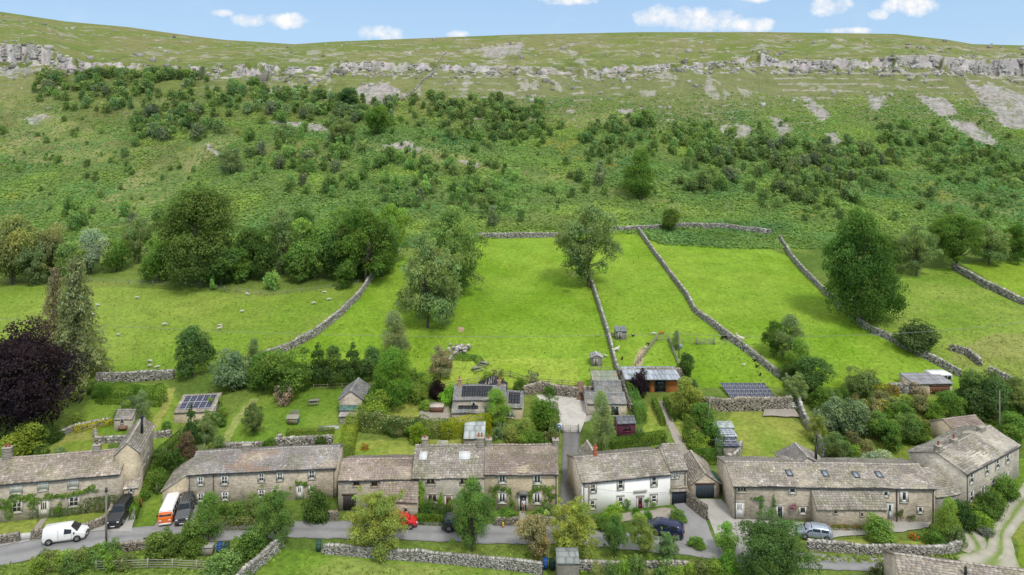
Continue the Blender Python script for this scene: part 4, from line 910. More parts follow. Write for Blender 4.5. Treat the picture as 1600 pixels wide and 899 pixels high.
    MB().box(-off-.07, -off+.05, -wb*.95, wb*.95, .28, .48, sillc).build('rear_bumper', M['attr'], root)
    for s in (1, -1):
        MB().box(off-.06, off+.03, s*wf*.72-.13, s*wf*.72+.13, hl, hl+.16, (.75, .77, .8)).build('headlight', M['rim' if False else 'attr'], root)
        MB().box(-off-.03, -off+.06, s*wb*.8-.1, s*wb*.8+.1, tl, tl+.22, (.35, .015, .012)).build('tail_light', M['attr'], root)
        zb, zr, w = S(ws[1] if ws else L*.7); MB().box((ws[0] if ws else L*.7)-off-.32, (ws[0] if ws else L*.7)-off-.2, s*(w+.11)-.09, s*(w+.11)+.09, zb+.02, zb+.18, (.03, .03, .03)).build('wing_mirror', M['attr'], root)
    if grille: MB().box(off-.02, off+.035, -wf*.5, wf*.5, hl-.02, hl+.14, (.03, .03, .033)).build('grille', M['attr'], root)
    MB().box(off+.071, off+.085, -.26, .26, .32, .43, (.8, .8, .78)).build('number_plate', M['attr'], root)
    MB().box(-off-.085, -off-.071, -.26, .26, .34, .45, (.7, .6, .1)).build('number_plate', M['attr'], root)
    for (x0, x1, _a, _b) in sidewin:
        for s in (1, -1):
            w_ = S(x1)[2]; MB().box(x1-off+.03, x1-off+.045, s*(w_+.004)-.006, s*(w_+.004)+.006, .32, S(x1)[0]-.02, (.05, .05, .05)).box(x0-off+.08, x0-off+.22, s*(w_+.008)-.012, s*(w_+.008)+.012, S(x0)[0]-.16, S(x0)[0]-.12, (.08, .08, .08)).build('door_seam', M['attr'], root)
    if extra: extra(root, off, S)
    return root
M['p_white'] = paint('white_paint', (.80, .80, .80)); M['p_black'] = paint('black_paint', (.022, .024, .026)); M['p_grey'] = paint('charcoal_paint', (.075, .08, .085)); M['p_orange'] = paint('orange_paint', (.72, .16, .02))
M['p_red'] = paint('red_paint', (.62, .02, .02)); M['p_blue'] = paint('navy_paint', (.010, .02, .075), .25, .2); M['p_silver'] = paint('silver_blue_paint', (.42, .49, .60), .25, .4); M['p_green'] = paint('dark_green_paint', (.02, .035, .035))

# ================================================================ people and animals (one continuous skinned body each)
def skinned(name, verts, edges, radii, c, mat, lvl=2, asmesh=True):
    me = bpy.data.meshes.new(name); me.from_pydata(verts, edges, []); me.update()
    o = bpy.data.objects.new(name, me); col.objects.link(o)
    o.modifiers.new('s', 'SKIN'); o.modifiers.new('d', 'SUBSURF').levels = lvl
    for i, r in enumerate(radii):
        me.skin_vertices[0].data[i].radius = (r, r) if np.isscalar(r) else r
    me.skin_vertices[0].data[0].use_root = True
    bpy.context.view_layer.update(); dg = bpy.context.evaluated_depsgraph_get()
    m2 = bpy.data.meshes.new_from_object(o.evaluated_get(dg)); bpy.data.objects.remove(o); m2.name = name
    a = m2.color_attributes.new('Col', 'FLOAT_COLOR', 'POINT'); a.data.foreach_set('color', np.tile([*c, 1], (len(m2.vertices), 1)).ravel())
    m2.polygons.foreach_set('use_smooth', np.ones(len(m2.polygons), bool)); m2.materials.clear(); m2.materials.append(mat); return m2
M['wool'] = attrmat('animal_coat', .95, 12, .12, .6, .02, 3, .1, .05); M['cloth'] = attrmat('cloth', .9, 9, .1, .2, .01, 2, .08, .1)
def person(px, py, label, loc=None, face=-90, shirt=(.62, .66, .74), trs=(.26, .22, .17), skin=(.52, .32, .23), hair=(.36, .34, .31)):
    p = at(px, py) if loc is None else loc; root = empty('person', p, R(face+90), label, 'man')
    V = [(0, 0, .95), (0, 0, 1.12), (0, .01, 1.36), (0, .0, 1.50), (0, -.01, 1.58), (0, -.015, 1.70)]; E = [(0, 1), (1, 2), (2, 3), (3, 4), (4, 5)]; Rr = [(.16, .12), (.145, .11), (.17, .11), (.055, .055), (.075, .085), (.06, .075)]
    def chain(start, pts, rad):
        i = start
        for q, r in zip(pts, rad): V.append(q); E.append((i, len(V)-1)); Rr.append(r); i = len(V)-1
        return i
    for s in (1, -1):
        chain(0, [(s*.10, 0, .86), (s*.115, -.01, .50), (s*.12, .02, .09), (s*.13, -.14, .045)], [.095, .06, .042, .035])
    h = chain(2, [(.19, 0, 1.40), (.27, .02, 1.14), (.17, -.16, 1.02), (.13, -.23, 1.03)], [.055, .045, .034, .03])
    h2 = chain(2, [(-.19, 0, 1.40), (-.28, .03, 1.15), (-.27, -.1, .93), (-.27, -.13, .86)], [.055, .045, .034, .03])
    for s, hh, q in ((1, h, (.13, -.23, 1.03)), (-1, h2, (-.27, -.13, .86))):
        for k, (dx, l) in enumerate(((-.026, .062), (-.009, .075), (.009, .072), (.026, .058))):
            chain(hh, [(q[0]+dx, q[1]-.03, q[2]-.02 if s > 0 else q[2]-.03), (q[0]+dx*1.2-s*.01, q[1]-.035-l*.5, q[2]-.03 if s > 0 else q[2]-l)], [.010, .008])
        chain(hh, [(q[0]-s*.035, q[1]-.03, q[2]+.02)], [.010])
    link('body', skinned('body', V, E, Rr, skin, M['cloth']), root)
    V = [(0, 0, 1.02), (0, 0, 1.15), (0, .01, 1.36), (0, 0, 1.45)]; E = [(0, 1), (1, 2), (2, 3)]; Rr = [(.185, .145), (.17, .13), (.19, .13), (.075, .07)]
    chain(2, [(.19, 0, 1.40), (.245, .01, 1.22)], [.072, .066]); chain(2, [(-.19, 0, 1.40), (-.25, .015, 1.22)], [.072, .066])
    link('shirt', skinned('shirt', V, E, Rr, shirt, M['cloth']), root)
    V = [(0, 0, .98), (0, 0, .93)]; E = [(0, 1)]; Rr = [(.175, .135), (.18, .14)]
    for s in (1, -1): chain(1, [(s*.10, 0, .84), (s*.115, -.01, .50), (s*.12, .02, .11)], [.11, .078, .07])
    link('trousers', skinned('trousers', V, E, Rr, trs, M['cloth']), root)
    MB().ball((0, .02, 1.735), (.082, .095, .065), hair, 12, 8).build('hair', M['cloth'], root, smooth_=True)
    f = MB();
    for s in (1, -1): f.ball((s*.03, -.088, 1.67), (.011, .006, .008), (.03, .02, .02), 6, 5)
    f.ball((0, -.1, 1.645), (.012, .018, .02), skin, 6, 5).ball((0, -.088, 1.605), (.024, .006, .006), (.3, .12, .1), 6, 5); f.build('face', M['cloth'], root)
    sh = MB()
    for s in (1, -1): sh.box(s*.13-.045, s*.13+.045, -.2, .07, 0, .07, (.05, .035, .025))
    sh.build('shoes', M['cloth'], root); return root
def quad_animal(c, head, neck=.0, graze=False):
    V = [(-.42, 0, .58), (0, 0, .56), (.38, 0, .60)]; E = [(0, 1), (1, 2)]; Rr = [.20, .235, .20]
    def ch(st, pts, rad):
        i = st
        for q, r in zip(pts, rad): V.append(q); E.append((i, len(V)-1)); Rr.append(r); i = len(V)-1
    for s in (1, -1):
        ch(2, [(.36, s*.12, .40), (.37, s*.12, .22), (.37, s*.12, .02)], [.075, .035, .03]); ch(0, [(-.40, s*.12, .42), (-.35, s*.13, .30), (-.46, s*.13, .20), (-.43, s*.13, .02)], [.10, .06, .035, .03])
    if graze: ch(2, [(.56, 0, .48), (.66, 0, .22), (.72, 0, .08)], [.10, .075, .045])
    else: ch(2, [(.54, 0, .72+neck*.5), (.60, 0, .86+neck), (.76, 0, .80+neck)], [.10, .085, .045])
    ch(0, [(-.62, 0, .52), (-.66, 0, .40)], [.035, .025])
    return skinned('body', V, E, Rr, c, M['wool'], 1)
SHEEP = None
def animal(name, me, px, py, yaw, label, cat, headc=None, scale=1., graze=False, neck=0., group=None, ears=True):
    p = at(px, py); o = link(name, me); o.location = p; o.rotation_euler.z = R(yaw); o.scale = (scale,)*3
    return tag(o, label, cat, group)

# ================================================================ garden and street things
WD = (.20, .175, .14); WDG = (.27, .26, .235); WDD = (.10, .085, .07)
def fence(px_pts, label, h=1.1, rails=3, gap=1.8, c=WD, post=.05, name='rail_fence', mesh=False, world=False):
    P = np.array([p if world else at(*p) for p in px_pts]); L = np.linalg.norm(np.diff(P[:, :2], axis=0), axis=1).sum(); n = max(2, int(L/gap)+1); Q = resamp(P[:, :2], n); z = H(Q[:, 0], Q[:, 1], False)
    root = empty(name, (Q[0, 0], Q[0, 1], z[0]), 0, label, 'fence'); o0 = np.array([Q[0, 0], Q[0, 1], z[0]])
    pm = MB().box(-post, post, -post, post, -.3, h+.08, c).build('post', M['wood'], asmesh=True)
    for i in range(min(n, 98)): link('post', pm, root, (Q[i, 0]-o0[0], Q[i, 1]-o0[1], z[i]-o0[2]))
    mb = MB()
    for i in range(n-1):
        for r in range(rails):
            hh = h*(r+1)/rails-.08; a = np.array([*Q[i], z[i]+hh])-o0; b = np.array([*Q[i+1], z[i+1]+hh])-o0
            if mesh: mb.tube(a, b, .012, n=4, c=(.35, .35, .34))
            else: mb.tube(a+[0, 0, .0], b, .045, n=4, c=c)
    mb.build('wire' if mesh else 'rails', M['wood'], root); return root
def gate(a, b, label, h=1.15, bars=5, c=WDG, world=False):
    pa = a if world else at(*a); pb = b if world else at(*b); d = pb-pa; L = float(np.hypot(d[0], d[1])); root = empty('field_gate', pa, math.atan2(d[1], d[0]), label, 'gate')
    s = d[2]/L
    mb = MB()
    for k in range(bars): z = .2+(h-.2)*(k/(bars-1))**.85; mb.tube((0, 0, z), (L, 0, z+s*L), .035, n=4, c=c)
    mb.tube((0, 0, .2), (L, 0, h+s*L), .03, n=4, c=c)
    for x in (.02, L/2, L-.02): mb.tube((x, 0, .15+s*x), (x, 0, h+.03+s*x), .04, n=4, c=c)
    mb.build('gate_frame', M['wood'], root)
    for x in (-.12, L+.12): MB().box(x-.09, x+.09, -.09, .09, -.2+s*x, h+.25+s*x, tuple(v*.8 for v in c)).build('gate_post', M['wood'], root)
    return root
def pole(px, py, top, label, arm=True, box_=False, r=.13, c=(.21, .19, .16), lampish=False):
    p = at(px, py); hgt = (py-top)*p[1]/F; root = empty('utility_pole', p, 0, label, 'pole')
    MB().tube((0, 0, -.4), (0, 0, hgt), r, r*.7, 10, c).build('pole', M['wood'], root)
    if arm: MB().box(-.55, .55, -.06, .06, hgt-.4, hgt-.28, c).build('crossarm', M['wood'], root)
    if arm:
        for x in (-.5, 0, .5): MB().tube((x, 0, hgt-.28), (x, 0, hgt-.12), .045, n=6, c=(.3, .2, .15)).build('insulator', M['attr'], root)
    if lampish: MB().tube((0, 0, hgt), (0, 0, hgt+.35), .2, .14, 10, (.06, .06, .065)).ball((0, 0, hgt+.35), (.15, .15, .1), (.05, .05, .05)).build('cap', M['attr'], root)
    if box_: MB().box(-.0, .55, -.35, .0, hgt*.40, hgt*.40+.8, (.24, .29, .36)).build('transformer', M['attr'], root)
    return root, p, hgt
def bin_(px, py, c, label, rz=0):
    root = empty('wheelie_bin', at(px, py), rz, label, 'bin'); mb = MB()
    mb.add([(-.24, -.28, .06), (.24, -.28, .06), (.22, .26, .06), (-.22, .26, .06), (-.29, -.34, 1.0), (.29, -.34, 1.0), (.29, .36, 1.0), (-.29, .36, 1.0)], BOXF, c).build('body', M['attr'], root)
    MB().add([(-.31, -.38, 1.0), (.31, -.38, 1.0), (.31, .40, 1.0), (-.31, .40, 1.0), (-.27, -.34, 1.06), (.27, -.34, 1.06), (.29, .38, 1.12), (-.29, .38, 1.12)], BOXF, tuple(v*.85 for v in c)).build('lid', M['attr'], root)
    MB().tube((-.26, .4, .95), (.26, .4, .95), .025, n=6, c=tuple(v*.7 for v in c)).build('handle', M['attr'], root)
    for s in (-1, 1): MB().tube((s*.2, .27, .1), (s*.27, .27, .1), .1, n=12, c=(.02, .02, .02)).build('wheel', M['rubber'], root)
    return root
def picnic(px, py, label, rz=0., c=WDG):
    root = empty('picnic_table', at(px, py), rz, label, 'picnic table')
    t = MB()
    for k in range(5): t.box(-.9, .9, -.38+k*.155, -.38+k*.155+.14, .70, .74, c)
    t.build('table_top', M['wood'], root)
    for s in (-1, 1):
        b = MB()
        for k in range(2): b.box(-.9, .9, s*.72-.14+k*.15, s*.72-.01+k*.15, .42, .46, c)
        b.build('bench', M['wood'], root)
    for x in (-.65, .65): MB().tube((x, -.75, 0), (x, -.25, .7), .04, n=4, c=c).tube((x, .75, 0), (x, .25, .7), .04, n=4, c=c).tube((x, -.8, .4), (x, .8, .4), .04, n=4, c=c).build('leg_frame', M['wood'], root)
    return root
def seat(px, py, label, rz=0., c=(.6, .6, .57), w=.6, name='garden_chair', lift=0.):
    p = at(px, py); p[2] += lift; root = empty(name, p, rz, label, 'bench' if w > 1 else 'chair')
    s = MB()
    for k in range(4): s.box(-w/2, w/2, -.22+k*.12, -.22+k*.12+.1, .42, .45, c)
    s.build('seat', M['wood'], root); b = MB()
    for k in range(4): b.box(-w/2, w/2, .25+k*.02, .28+k*.02, .52+k*.12, .52+k*.12+.09, c)
    b.build('backrest', M['wood'], root)
    for x in (-w/2+.03, w/2-.03):
        for y in (-.2, .26): MB().box(x-.03, x+.03, y-.03, y+.03, 0, .44 if y < 0 else .95, c).build('leg', M['wood'], root)
        MB().box(x-.03, x+.03, -.22, .26, .64, .68, c).build('armrest', M['wood'], root)
    return root
def flowers(px, py, w, h, c, label, fc=(.6, .05, .05), amt=.35):
    p = at(px, py); s = F/p[1]; n = 260; rng = np.random.default_rng(int(px*7+py)); P = rng.normal(size=(n, 3)); P /= np.linalg.norm(P, axis=1)[:, None]; P *= rng.random((n, 1))**.4; P[:, 2] = np.abs(P[:, 2]); P *= np.array([w/s/2, w/s/2.2, h/s])
    nm = rng.normal(size=(n, 3)); nm[:, 2] = abs(nm[:, 2])+.4; nm /= np.linalg.norm(nm, axis=1)[:, None]; b = rng.uniform(.7, 1.2, (n, 1))*np.ones((1, 3)); f = rng.random(n) < amt; b[f] = np.array(fc)/np.array(c)*rng.uniform(.8, 1.1, (f.sum(), 1))
    V, fcs, cc = leafquads(P, nm, .2, b, rng); o = MB().add(V, fcs, cc).build('flower_clump', M['leaf'], None, p); o.color = (*c, 1); return tag(o, label, 'flowers')
exec_t = __import__('time').time
t0_ = exec_t()
# ================================================================ the houses along the road, left to right
b1 = building('cottage_terrace', 'long stone terrace at the far left with cream windows and a climber', (-70, 823), (187, 797.5), 0., 6.4, 4.95, ry=711, pal=ROOF_BR*np.array([1.03, .98, .93]), seed=11, wall='wall_brown')
CR = (.66, .62, .52)
for r, bl in (((17, 756, 34, 771), 1), ((60, 751, 75, 766), 1), ((107, 746, 122, 762), 1), ((19, 785, 34, 800), False), ((108, 777, 123, 791), False)): window(b1, r, CR, 2, 2, blind=bl)
window(b1, (-30, 760, -14, 776), CR); window(b1, (-30, 790, -14, 805), CR)
door(b1, (62, 783, 76, 807), CR, panels=3)
gutter(b1, False); chimney(b1, 12, 693, 1.0, .7, 2); chimney(b1, 151.5, 689, .9, .7, 1, potc=(.22, .15, .12))
creeper(b1, [(12, 790, 16, 22), (38, 777, 18, 7), (52, 783, 12, 14), (78, 776, 16, 6), (100, 774, 18, 6), (122, 770, 16, 6), (142, 764, 14, 7), (92, 795, 8, 12)], (.085, .15, .02), 'bright green climber trained along the front of the leftmost cottage terrace', flowers=((.3, .35, .1), .02))
b1b = building('cottage_wing', 'narrow rear wing with black flue at the end of the leftmost cottage terrace', (180, 788), (217, 783), .3, 8.5, 6.6, rise=1.3, axis='y', wall='wall_buff', pal=ROOF_BR, seed=12)
window(b1b, None, CR, side='right', local=(2.2, 3.0, 3.6, 5.2)); window(b1b, None, CR, side='right', local=(4.6, 5.3, 3.6, 5.2))
MB().tube((2.2, 4.4, 7.2), (2.2, 4.4, 9.4), .17, n=10, c=(.02, .02, .02)).tube((2.2, 4.4, 9.4), (2.2, 4.4, 9.6), .24, n=10, c=(.02, .02, .02)).build('flue', M['attr'], b1b.root)
b1c = building('stone_porch', 'small lean-to stone porch with brown roof at the right end of the leftmost terrace', (194, 793), (216, 790), .2, 2.6, 2.6, rise=1.3, kind='mono', wall='wall_buff', seed=13)
window(b1c, (202, 762, 208, 770), WHITE, 1, 1, sur=None or SUR)
b2 = building('stone_house', 'two-storey grey roofed stone house with ten white sash windows behind the camper van', (293, 791), (525, 779), .2, 6.6, 4.3, ry=701.5, pal=ROOF_GY, seed=21, wall='wall_brown', expo=.26, sw=.42)
for r in ((309, 745.5, 318, 758), (345.5, 744, 356, 757), (404, 740, 413, 752.5), (433, 738, 442, 751), (482.5, 735, 492, 748), (309, 771, 318.5, 783), (347, 769, 356.5, 781), (404, 765.5, 413.5, 777), (425, 764.5, 433, 775), (483, 758.5, 492.5, 769)): window(b2, r, WHITE, 2, 2, fr=.09)
door(b2, (464, 759, 473, 780), WHITE, panels=2); gutter(b2, True, True); chimney(b2, 386, 694, 1.1, .7, 0)
MB().tube((3.3, -.1, -.3), (3.3, -.1, 4.1), .06, n=6, c=(.04, .04, .045)).build('downpipe', M['attr'], b2.root)
creeper(b2, [(466, 754, 6, 5), (476, 756, 7, 4), (490, 762, 5, 5)], (.07, .13, .02), 'thin climbing rose over the door of the grey roofed stone house')
b2b = building('garage', 'lean-to stone garage with pale double doors at the left end of the grey roofed house', (254, 795), (293, 791.5), .15, 6.2, 2.3, rise=1.9, kind='left', wall='wall_buff', pal=ROOF_BR, seed=22)
garage_door(b2b, (262, 774, 279, 793), (.55, .56, .54)); garage_door(b2b, (281.5, 774, 291, 792), (.6, .6, .58))
b3 = building('barn', 'low brown roofed barn conversion just right of the grey roofed house', (528.5, 799), (655, 796), .1, 6.2, 4.15, ry=717, pal=ROOF_PK*1.12, seed=31, wall='wall_brown')
for r in ((552, 751, 562, 759), (580, 752, 590, 760)): window(b3, r, (.30, .17, .06), 1, 1)
garage_door(b3, (536, 774, 556, 797), (.035, .03, .03)); gutter(b3, False)
b3b = building('outshut', 'projecting stone lean-to with a catslide roof behind the yellow-green tree', (592, 812), (652, 811), .0, 2.05, 2.45, rise=1.75, kind='mono', wall='wall_brown', pal=ROOF_PK*1.12, seed=32)
window(b3b, (632, 795, 636, 799), (.1, .09, .08), 1, 1, fr=.04)
b4 = building('stone_cottage', 'grey stone cottage with two white skylights and brown mullioned windows', (655, 799), (757.5, 798), .1, 7.0, 4.5, ry=695.5, pal=ROOF_BR, seed=41, wall='wall_grey', endL=.9)
for r in ((666.5, 746, 679, 757), (719, 746, 731, 757), (669, 773, 682, 784.5)): window(b4, r, (.34, .27, .19), 1, 2, mull=.06)
window(b4, (733, 772, 745, 784), (.34, .27, .19), 1, 2, mull=.06)
door(b4, (696, 775, 706, 797), (.16, .06, .03), panels=2); skylight(b4, 661.5, 713, 1.0, 1.1, (.7, .7, .68), True); skylight(b4, 726, 712.5, 1.5, 1.1, (.7, .7, .68), True)
chimney(b4, 649, 679, .75, .8, 1, x=.35, potc=(.45, .16, .09)); chimney(b4, 757, 677, 1.0, .9, 2, x=b4.W-.7, potc=(.45, .14, .07))
creeper(b4, [(658, 756, 4, 12), (659, 772, 6, 14), (658, 788, 5, 12), (689, 783, 6, 14), (742, 768, 5, 8)], (.11, .20, .02), 'lime green creeper up the left end of the cottage with two white skylights')
b5 = building('stone_cottage', 'buff stone cottage with plum slate roof and a man standing in its doorway', (757.5, 799), (872, 798.5), .08, 7.2, 4.95, ry=695, pal=ROOF_PK, seed=51, wall='wall_buff', expo=.27, sw=.4)
for r in ((779.5, 740, 790, 755), (834, 741, 845, 756), (779.5, 770, 790, 786), (834, 771, 844.5, 787)): window(b5, r, WHITE, 1, 2, fr=.1, mull=.07, sur=(.50, .48, .42))
door(b5, (811.5, 773, 823, 798), (.05, .05, .055), glaze=0, panels=0, sur=(.62, .61, .57), hood=True); gutter(b5, True); chimney(b5, 868, 683, .75, .8, 1, potc=(.2, .1, .08), poth=.25); chimney(b5, 762, 680, .8, .8, 1, x=.4, potc=(.45, .14, .07))
creeper(b5, [(772, 766, 9, 12), (786, 763, 10, 5), (796, 768, 5, 6), (770, 784, 6, 14), (800, 786, 6, 11), (838, 764, 12, 6), (855, 764, 13, 9), (862, 775, 8, 9), (852, 785, 5, 8), (829, 775, 4, 12)], (.075, .14, .02), 'mixed roses and vine on the front of the buff cottage with the open door', flowers=((.5, .35, .3), .02))
b6 = building('white_cottage', 'white rendered cottage with maroon door and old stone slate roof', (909, 805), (1047, 791), 0., 7.4, 4.35, ry=709, pal=ROOF_BR*.93, seed=61, wall='wall_grey', expo=.33, sw=.6)
# white render panel is its own thin skin over the front wall
MB().add([(0.0, -.035, -1.2), (b6.W, -.035, -1.2), (b6.W, .0, -1.2), (0, .0, -1.2), (0, -.035, b6.eave-.03), (b6.W, -.035, b6.eave-.03), (b6.W, 0, b6.eave-.03), (0, 0, b6.eave-.03)], BOXF).build('render', M['render_white'], b6.root)
GS = (.40, .375, .32)
for r in ((921.5, 757, 931, 769), (965, 750, 974, 764), (1017.5, 745, 1026, 759), (921, 782, 930, 795), (965, 776.5, 974, 791), (1017, 774, 1026, 785)): window(b6, r, WHITE, 2, 1, fr=.1, y=-.035, sur=GS)
door(b6, (996, 777, 1004.5, 798), (.14, .012, .03), y=-.035, panels=1, sur=GS); MB().box(*(lambda x: (x-.9, x+.9))(loc_front(b6, 1000, 776)[0]), -.32, -.04, 2.42, 2.52, GS).build('canopy', M['drystone'], b6.root)
gutter(b6, False, True); chimney(b6, 930, 693, .42, .42, 1, potc=(.42, .13, .07), stone=(.42, .14, .08), poth=.5)
creeper(b6, [(981, 787, 5, 10), (975, 794, 8, 5), (1011, 783, 4, 7), (1021, 788, 6, 3)], (.075, .14, .03), 'small climbers beside the maroon door of the white cottage', y=-.16)
b6b = building('cottage_wing', 'set-back stone wing with paired white windows at the right of the white cottage', (1047, 787), (1073, 785), .2, 6.0, 4.5, ry=694, pal=ROOF_BR, seed=62, wall='wall_grey', expo=.33, sw=.6)
for r in ((1048.5, 737, 1053, 747), (1055, 736, 1060.5, 746.5)): window(b6b, r, WHITE, 2, 2, fr=.08, sur=GS)
gutter(b6b, True)
b6c = building('garage', 'dark-doored lean-to garage between the white cottage and a leaning stone wall', (1047.5, 790), (1074, 788), .1, 1.1, 2.2, rise=.9, kind='mono', wall='wall_brown', pal=ROOF_BR, seed=63, over=.3)
garage_door(b6c, (1049.5, 766, 1072, 787.5), (.03, .04, .055))
b6d = building('stone_outhouse', 'little gabled stone outhouse behind the left end of the white cottage', (914, 742), (938, 740), 1.8, 3., 2.2, rise=1.1, axis='y', pal=ROOF_BR, seed=64, wall='wall_grey', over=.12)
b7g = building('garage', 'small gabled stone garage with navy door beside the coiled green hoses', (1081, 781), (1123.5, 780), .15, 6.4, 2.25, rise=1.25, axis='y', pal=ROOF_BR, seed=65, wall='wall_brown')
garage_door(b7g, (1087, 757.5, 1116, 780), (.03, .045, .065))
b7 = building('long_barn', 'very long stone barn conversion with four dark skylights right of the navy garage door', (1145.5, 812), (1461, 817), 0., 7.4, 4.45, ry=724, pal=ROOF_BR, seed=71, wall='wall_brown', expo=.3)
window(b7, (1152, 761, 1166, 769), (.36, .33, .27), 1, 3, mull=.07); window(b7, (1234, 743, 1243, 751) if False else (1233, 762, 1243, 771), WHITE, 1, 1, fr=.08); window(b7, (1249, 792, 1259, 803), WHITE, 1, 1, fr=.08)
door(b7, (1150, 785, 1161.5, 808.5), (.72, .72, .73), panels=4); door(b7, (1214, 791, 1223, 810), (.03, .035, .04), panels=1)
window(b7, (1380, 767, 1388, 776), WHITE, 1, 1, fr=.08); window(b7, (1407, 767, 1418, 785), WHITE, 1, 1, fr=.18); window(b7, (1434, 792, 1441.5, 801.5), WHITE, 1, 1, fr=.08)
door(b7, (1386.5, 786, 1395, 811), (.55, .62, .62), panels=1)
for x, y in ((1233, 740), (1289, 741), (1337, 743), (1373, 742.5)): skylight(b7, x, y, .75, 1.0)
gutter(b7, True, True)
for xx in (1401,): x_, z_ = loc_front(b7, xx, 790); MB().tube((x_, -.1, -.4), (x_, -.1, 4.2), .06, n=6, c=(.05, .04, .035)).build('downpipe', M['attr'], b7.root)
creeper(b7, [(1186, 779, 12, 5), (1189, 789, 4, 9), (1209, 784, 3, 16)], (.06, .13, .03), 'T-shaped climber on the front wall of the very long barn', dens=110)
creeper(b7, [(1406, 803, 8, 8), (1425, 808, 8, 5)], (.09, .11, .04), 'low climber and pots by the right door of the very long barn')
b7b = building('outshut', 'wide projecting stone outshut on the front of the very long barn', (1276, 825), (1386, 826), 0., 2.1, 2.6, rise=1.95, kind='mono', wall='wall_brown', pal=ROOF_BR, seed=72)
for r in ((1303, 798, 1307, 802), (1345, 802, 1348, 806)): window(b7b, r, (.05, .045, .04), 1, 1, fr=.04)
MB().tube((8.9, -.1, -.3), (8.9, -.1, 2.4), .06, n=6, c=(.05, .04, .035)).build('downpipe', M['attr'], b7b.root)
b7c = building('rear_wing', 'hipped grey rear wing with black flue behind the very long barn', (1230, 772), (1294, 772), 1., 4.0, 3.6, rise=1.3, axis='y', wall='wall_grey', pal=ROOF_GY, seed=73)
MB().tube((4.3, 1.0, 4.0), (4.3, 1.0, 5.9), .17, n=10, c=(.02, .02, .02)).build('flue', M['attr'], b7c.root)
b8 = building('farmhouse', 'tall stone farmhouse at the right edge with three chimneys', (1509, 800), (1592, 750), .3, 7.2, 5.0, ry=None, rise=1.35, pal=ROOF_BR, seed=81, wall='wall_grey', expo=.36, sw=.65, sag=.18)
for lx, z0_, z1_ in ((1.0, 3.3, 4.7), (5.2, 3.3, 4.6), (8.2, 3.3, 4.6), (11.2, 3.3, 4.6), (1.0, .9, 2.3), (7.0, .9, 2.3), (10.8, .9, 2.2)): window(b8, None, WHITE, 2, 1, fr=.09, local=(lx, lx+.95, z0_, z1_))
door(b8, None, (.2, .22, .2), local=(4.0, 4.9, .1, 2.1)); gutter(b8, False, True)
chimney(b8, 1466, 690, .8, .8, 1, potc=(.3, .09, .06)); chimney(b8, 1490, 680, .9, .7, 1, potc=(.3, .09, .06)); chimney(b8, 1533, 666, 1.3, .7, 0)
b8b = building('lean_to', 'low stone lean-to with open doorway in front of the right farmhouse gable', (1462, 812), (1500, 806), .2, 3.6, 3.0, rise=1.7, kind='mono', wall='wall_dark', pal=ROOF_BR, seed=82)
door(b8b, (1483, 786, 1490, 808), (.05, .035, .03), glaze=0, panels=0)
b8c = building('stone_annexe', 'brown roofed stone annexe behind the right farmhouse', (1494, 703), (1545, 696), 2.0, 4.6, 2.5, rise=1.1, pal=ROOF_PK, seed=83, wall='wall_buff')
window(b8c, (1497, 668, 1502, 676), (.2, .17, .13), 1, 1)
b9 = building('foreground_barn', 'big stone slate roof cut off by the bottom right corner of the view', (1416, 985), (1661, 1023), 0., 7.6, 3.3, rise=2.0, pal=np.concatenate([ROOF_BR, np.array([(.42, .34, .24), (.46, .40, .31)])]), seed=91, wall='wall_brown', expo=.36, sw=.7, sag=.12)
g9 = (b9.ridge-b9.eave)/(b9.D/2); MB().tube((6.2, 2.6, b9.eave+1.2), (6.2, 2.6, b9.ridge+.3), .14, n=10, c=(.02, .02, .02)).build('flue', M['attr'], b9.root)
# upper buildings
z = at(720, 658)[2]
b10 = building('upper_cottage', 'stone cottage with solar roof above the gravel courtyard', (708, 655), (790, 655), z, 6.4, 3.2, ry=603, pal=ROOF_SL, seed=101, wall='wall_brown', expo=.24, sw=.35)
window(b10, (737, 628, 743, 635), WHITE, 1, 1); solar(b10, 1.3, 6.3, .5, 3.0, 6, 2, c=(.015, .018, .026), fr=(.03, .03, .035)); chimney(b10, 718, 588, .55, .55, 1, potc=(.42, .18, .1), stone=(.40, .28, .17)); chimney(b10, 780, 590, .55, .55, 1, potc=(.42, .18, .1), stone=(.40, .28, .17))
b10b = building('lean_to', 'low slate lean-to with two dark panels behind the clipped golden hedge', (706, 663), (757, 663), z-.4, 2.1, 2.0, rise=1.0, kind='mono', wall='wall_brown', pal=ROOF_SL, seed=102, expo=.24, sw=.35); solar(b10b, 1.0, 4.2, .35, 1.8, 3, 1, c=(.015, .018, .026), fr=(.03, .03, .035))
b10c = building('cottage_wing', 'right wing with grey roof and white side door below the courtyard', (784, 658), (816, 659), z-.3, 5.2, 2.4, rise=1.45, pal=ROOF_SL, seed=103, wall='wall_buff', expo=.24, sw=.35)
window(b10c, (791, 642, 796, 652), WHITE, 1, 1, fr=.06); window(b10c, (798, 642, 803, 653), WHITE, 1, 2, fr=.06); door(b10c, None, WHITE, local=(1.2, 2.2, .0, 2.1), side='right'); solar(b10c, 1.0, 2.9, .4, 2.3, 2, 1, c=(.02, .024, .034), fr=(.03, .03, .035))
b10d = building('rear_wing', 'dark panelled rear wing pointing uphill behind the cottage with the solar roof', (748, 632), (790, 632), z+.8, 5.0, 1.9, rise=1.2, axis='y', pal=np.array([(.035, .037, .045), (.028, .03, .036)]), seed=104, wall='wall_brown', expo=.6, sw=1.0, roofmat='slate')
z = at(545, 650)[2]
b11 = building('garden_barn', 'small stone barn with grey gabled roof at the top of the middle garden', (530, 651), (566, 651), z, 5.8, 2.9, rise=1.25, axis='y', pal=ROOF_SL, seed=111, wall='wall_brown', expo=.26, sw=.4)
z2 = at(545, 658)[2]
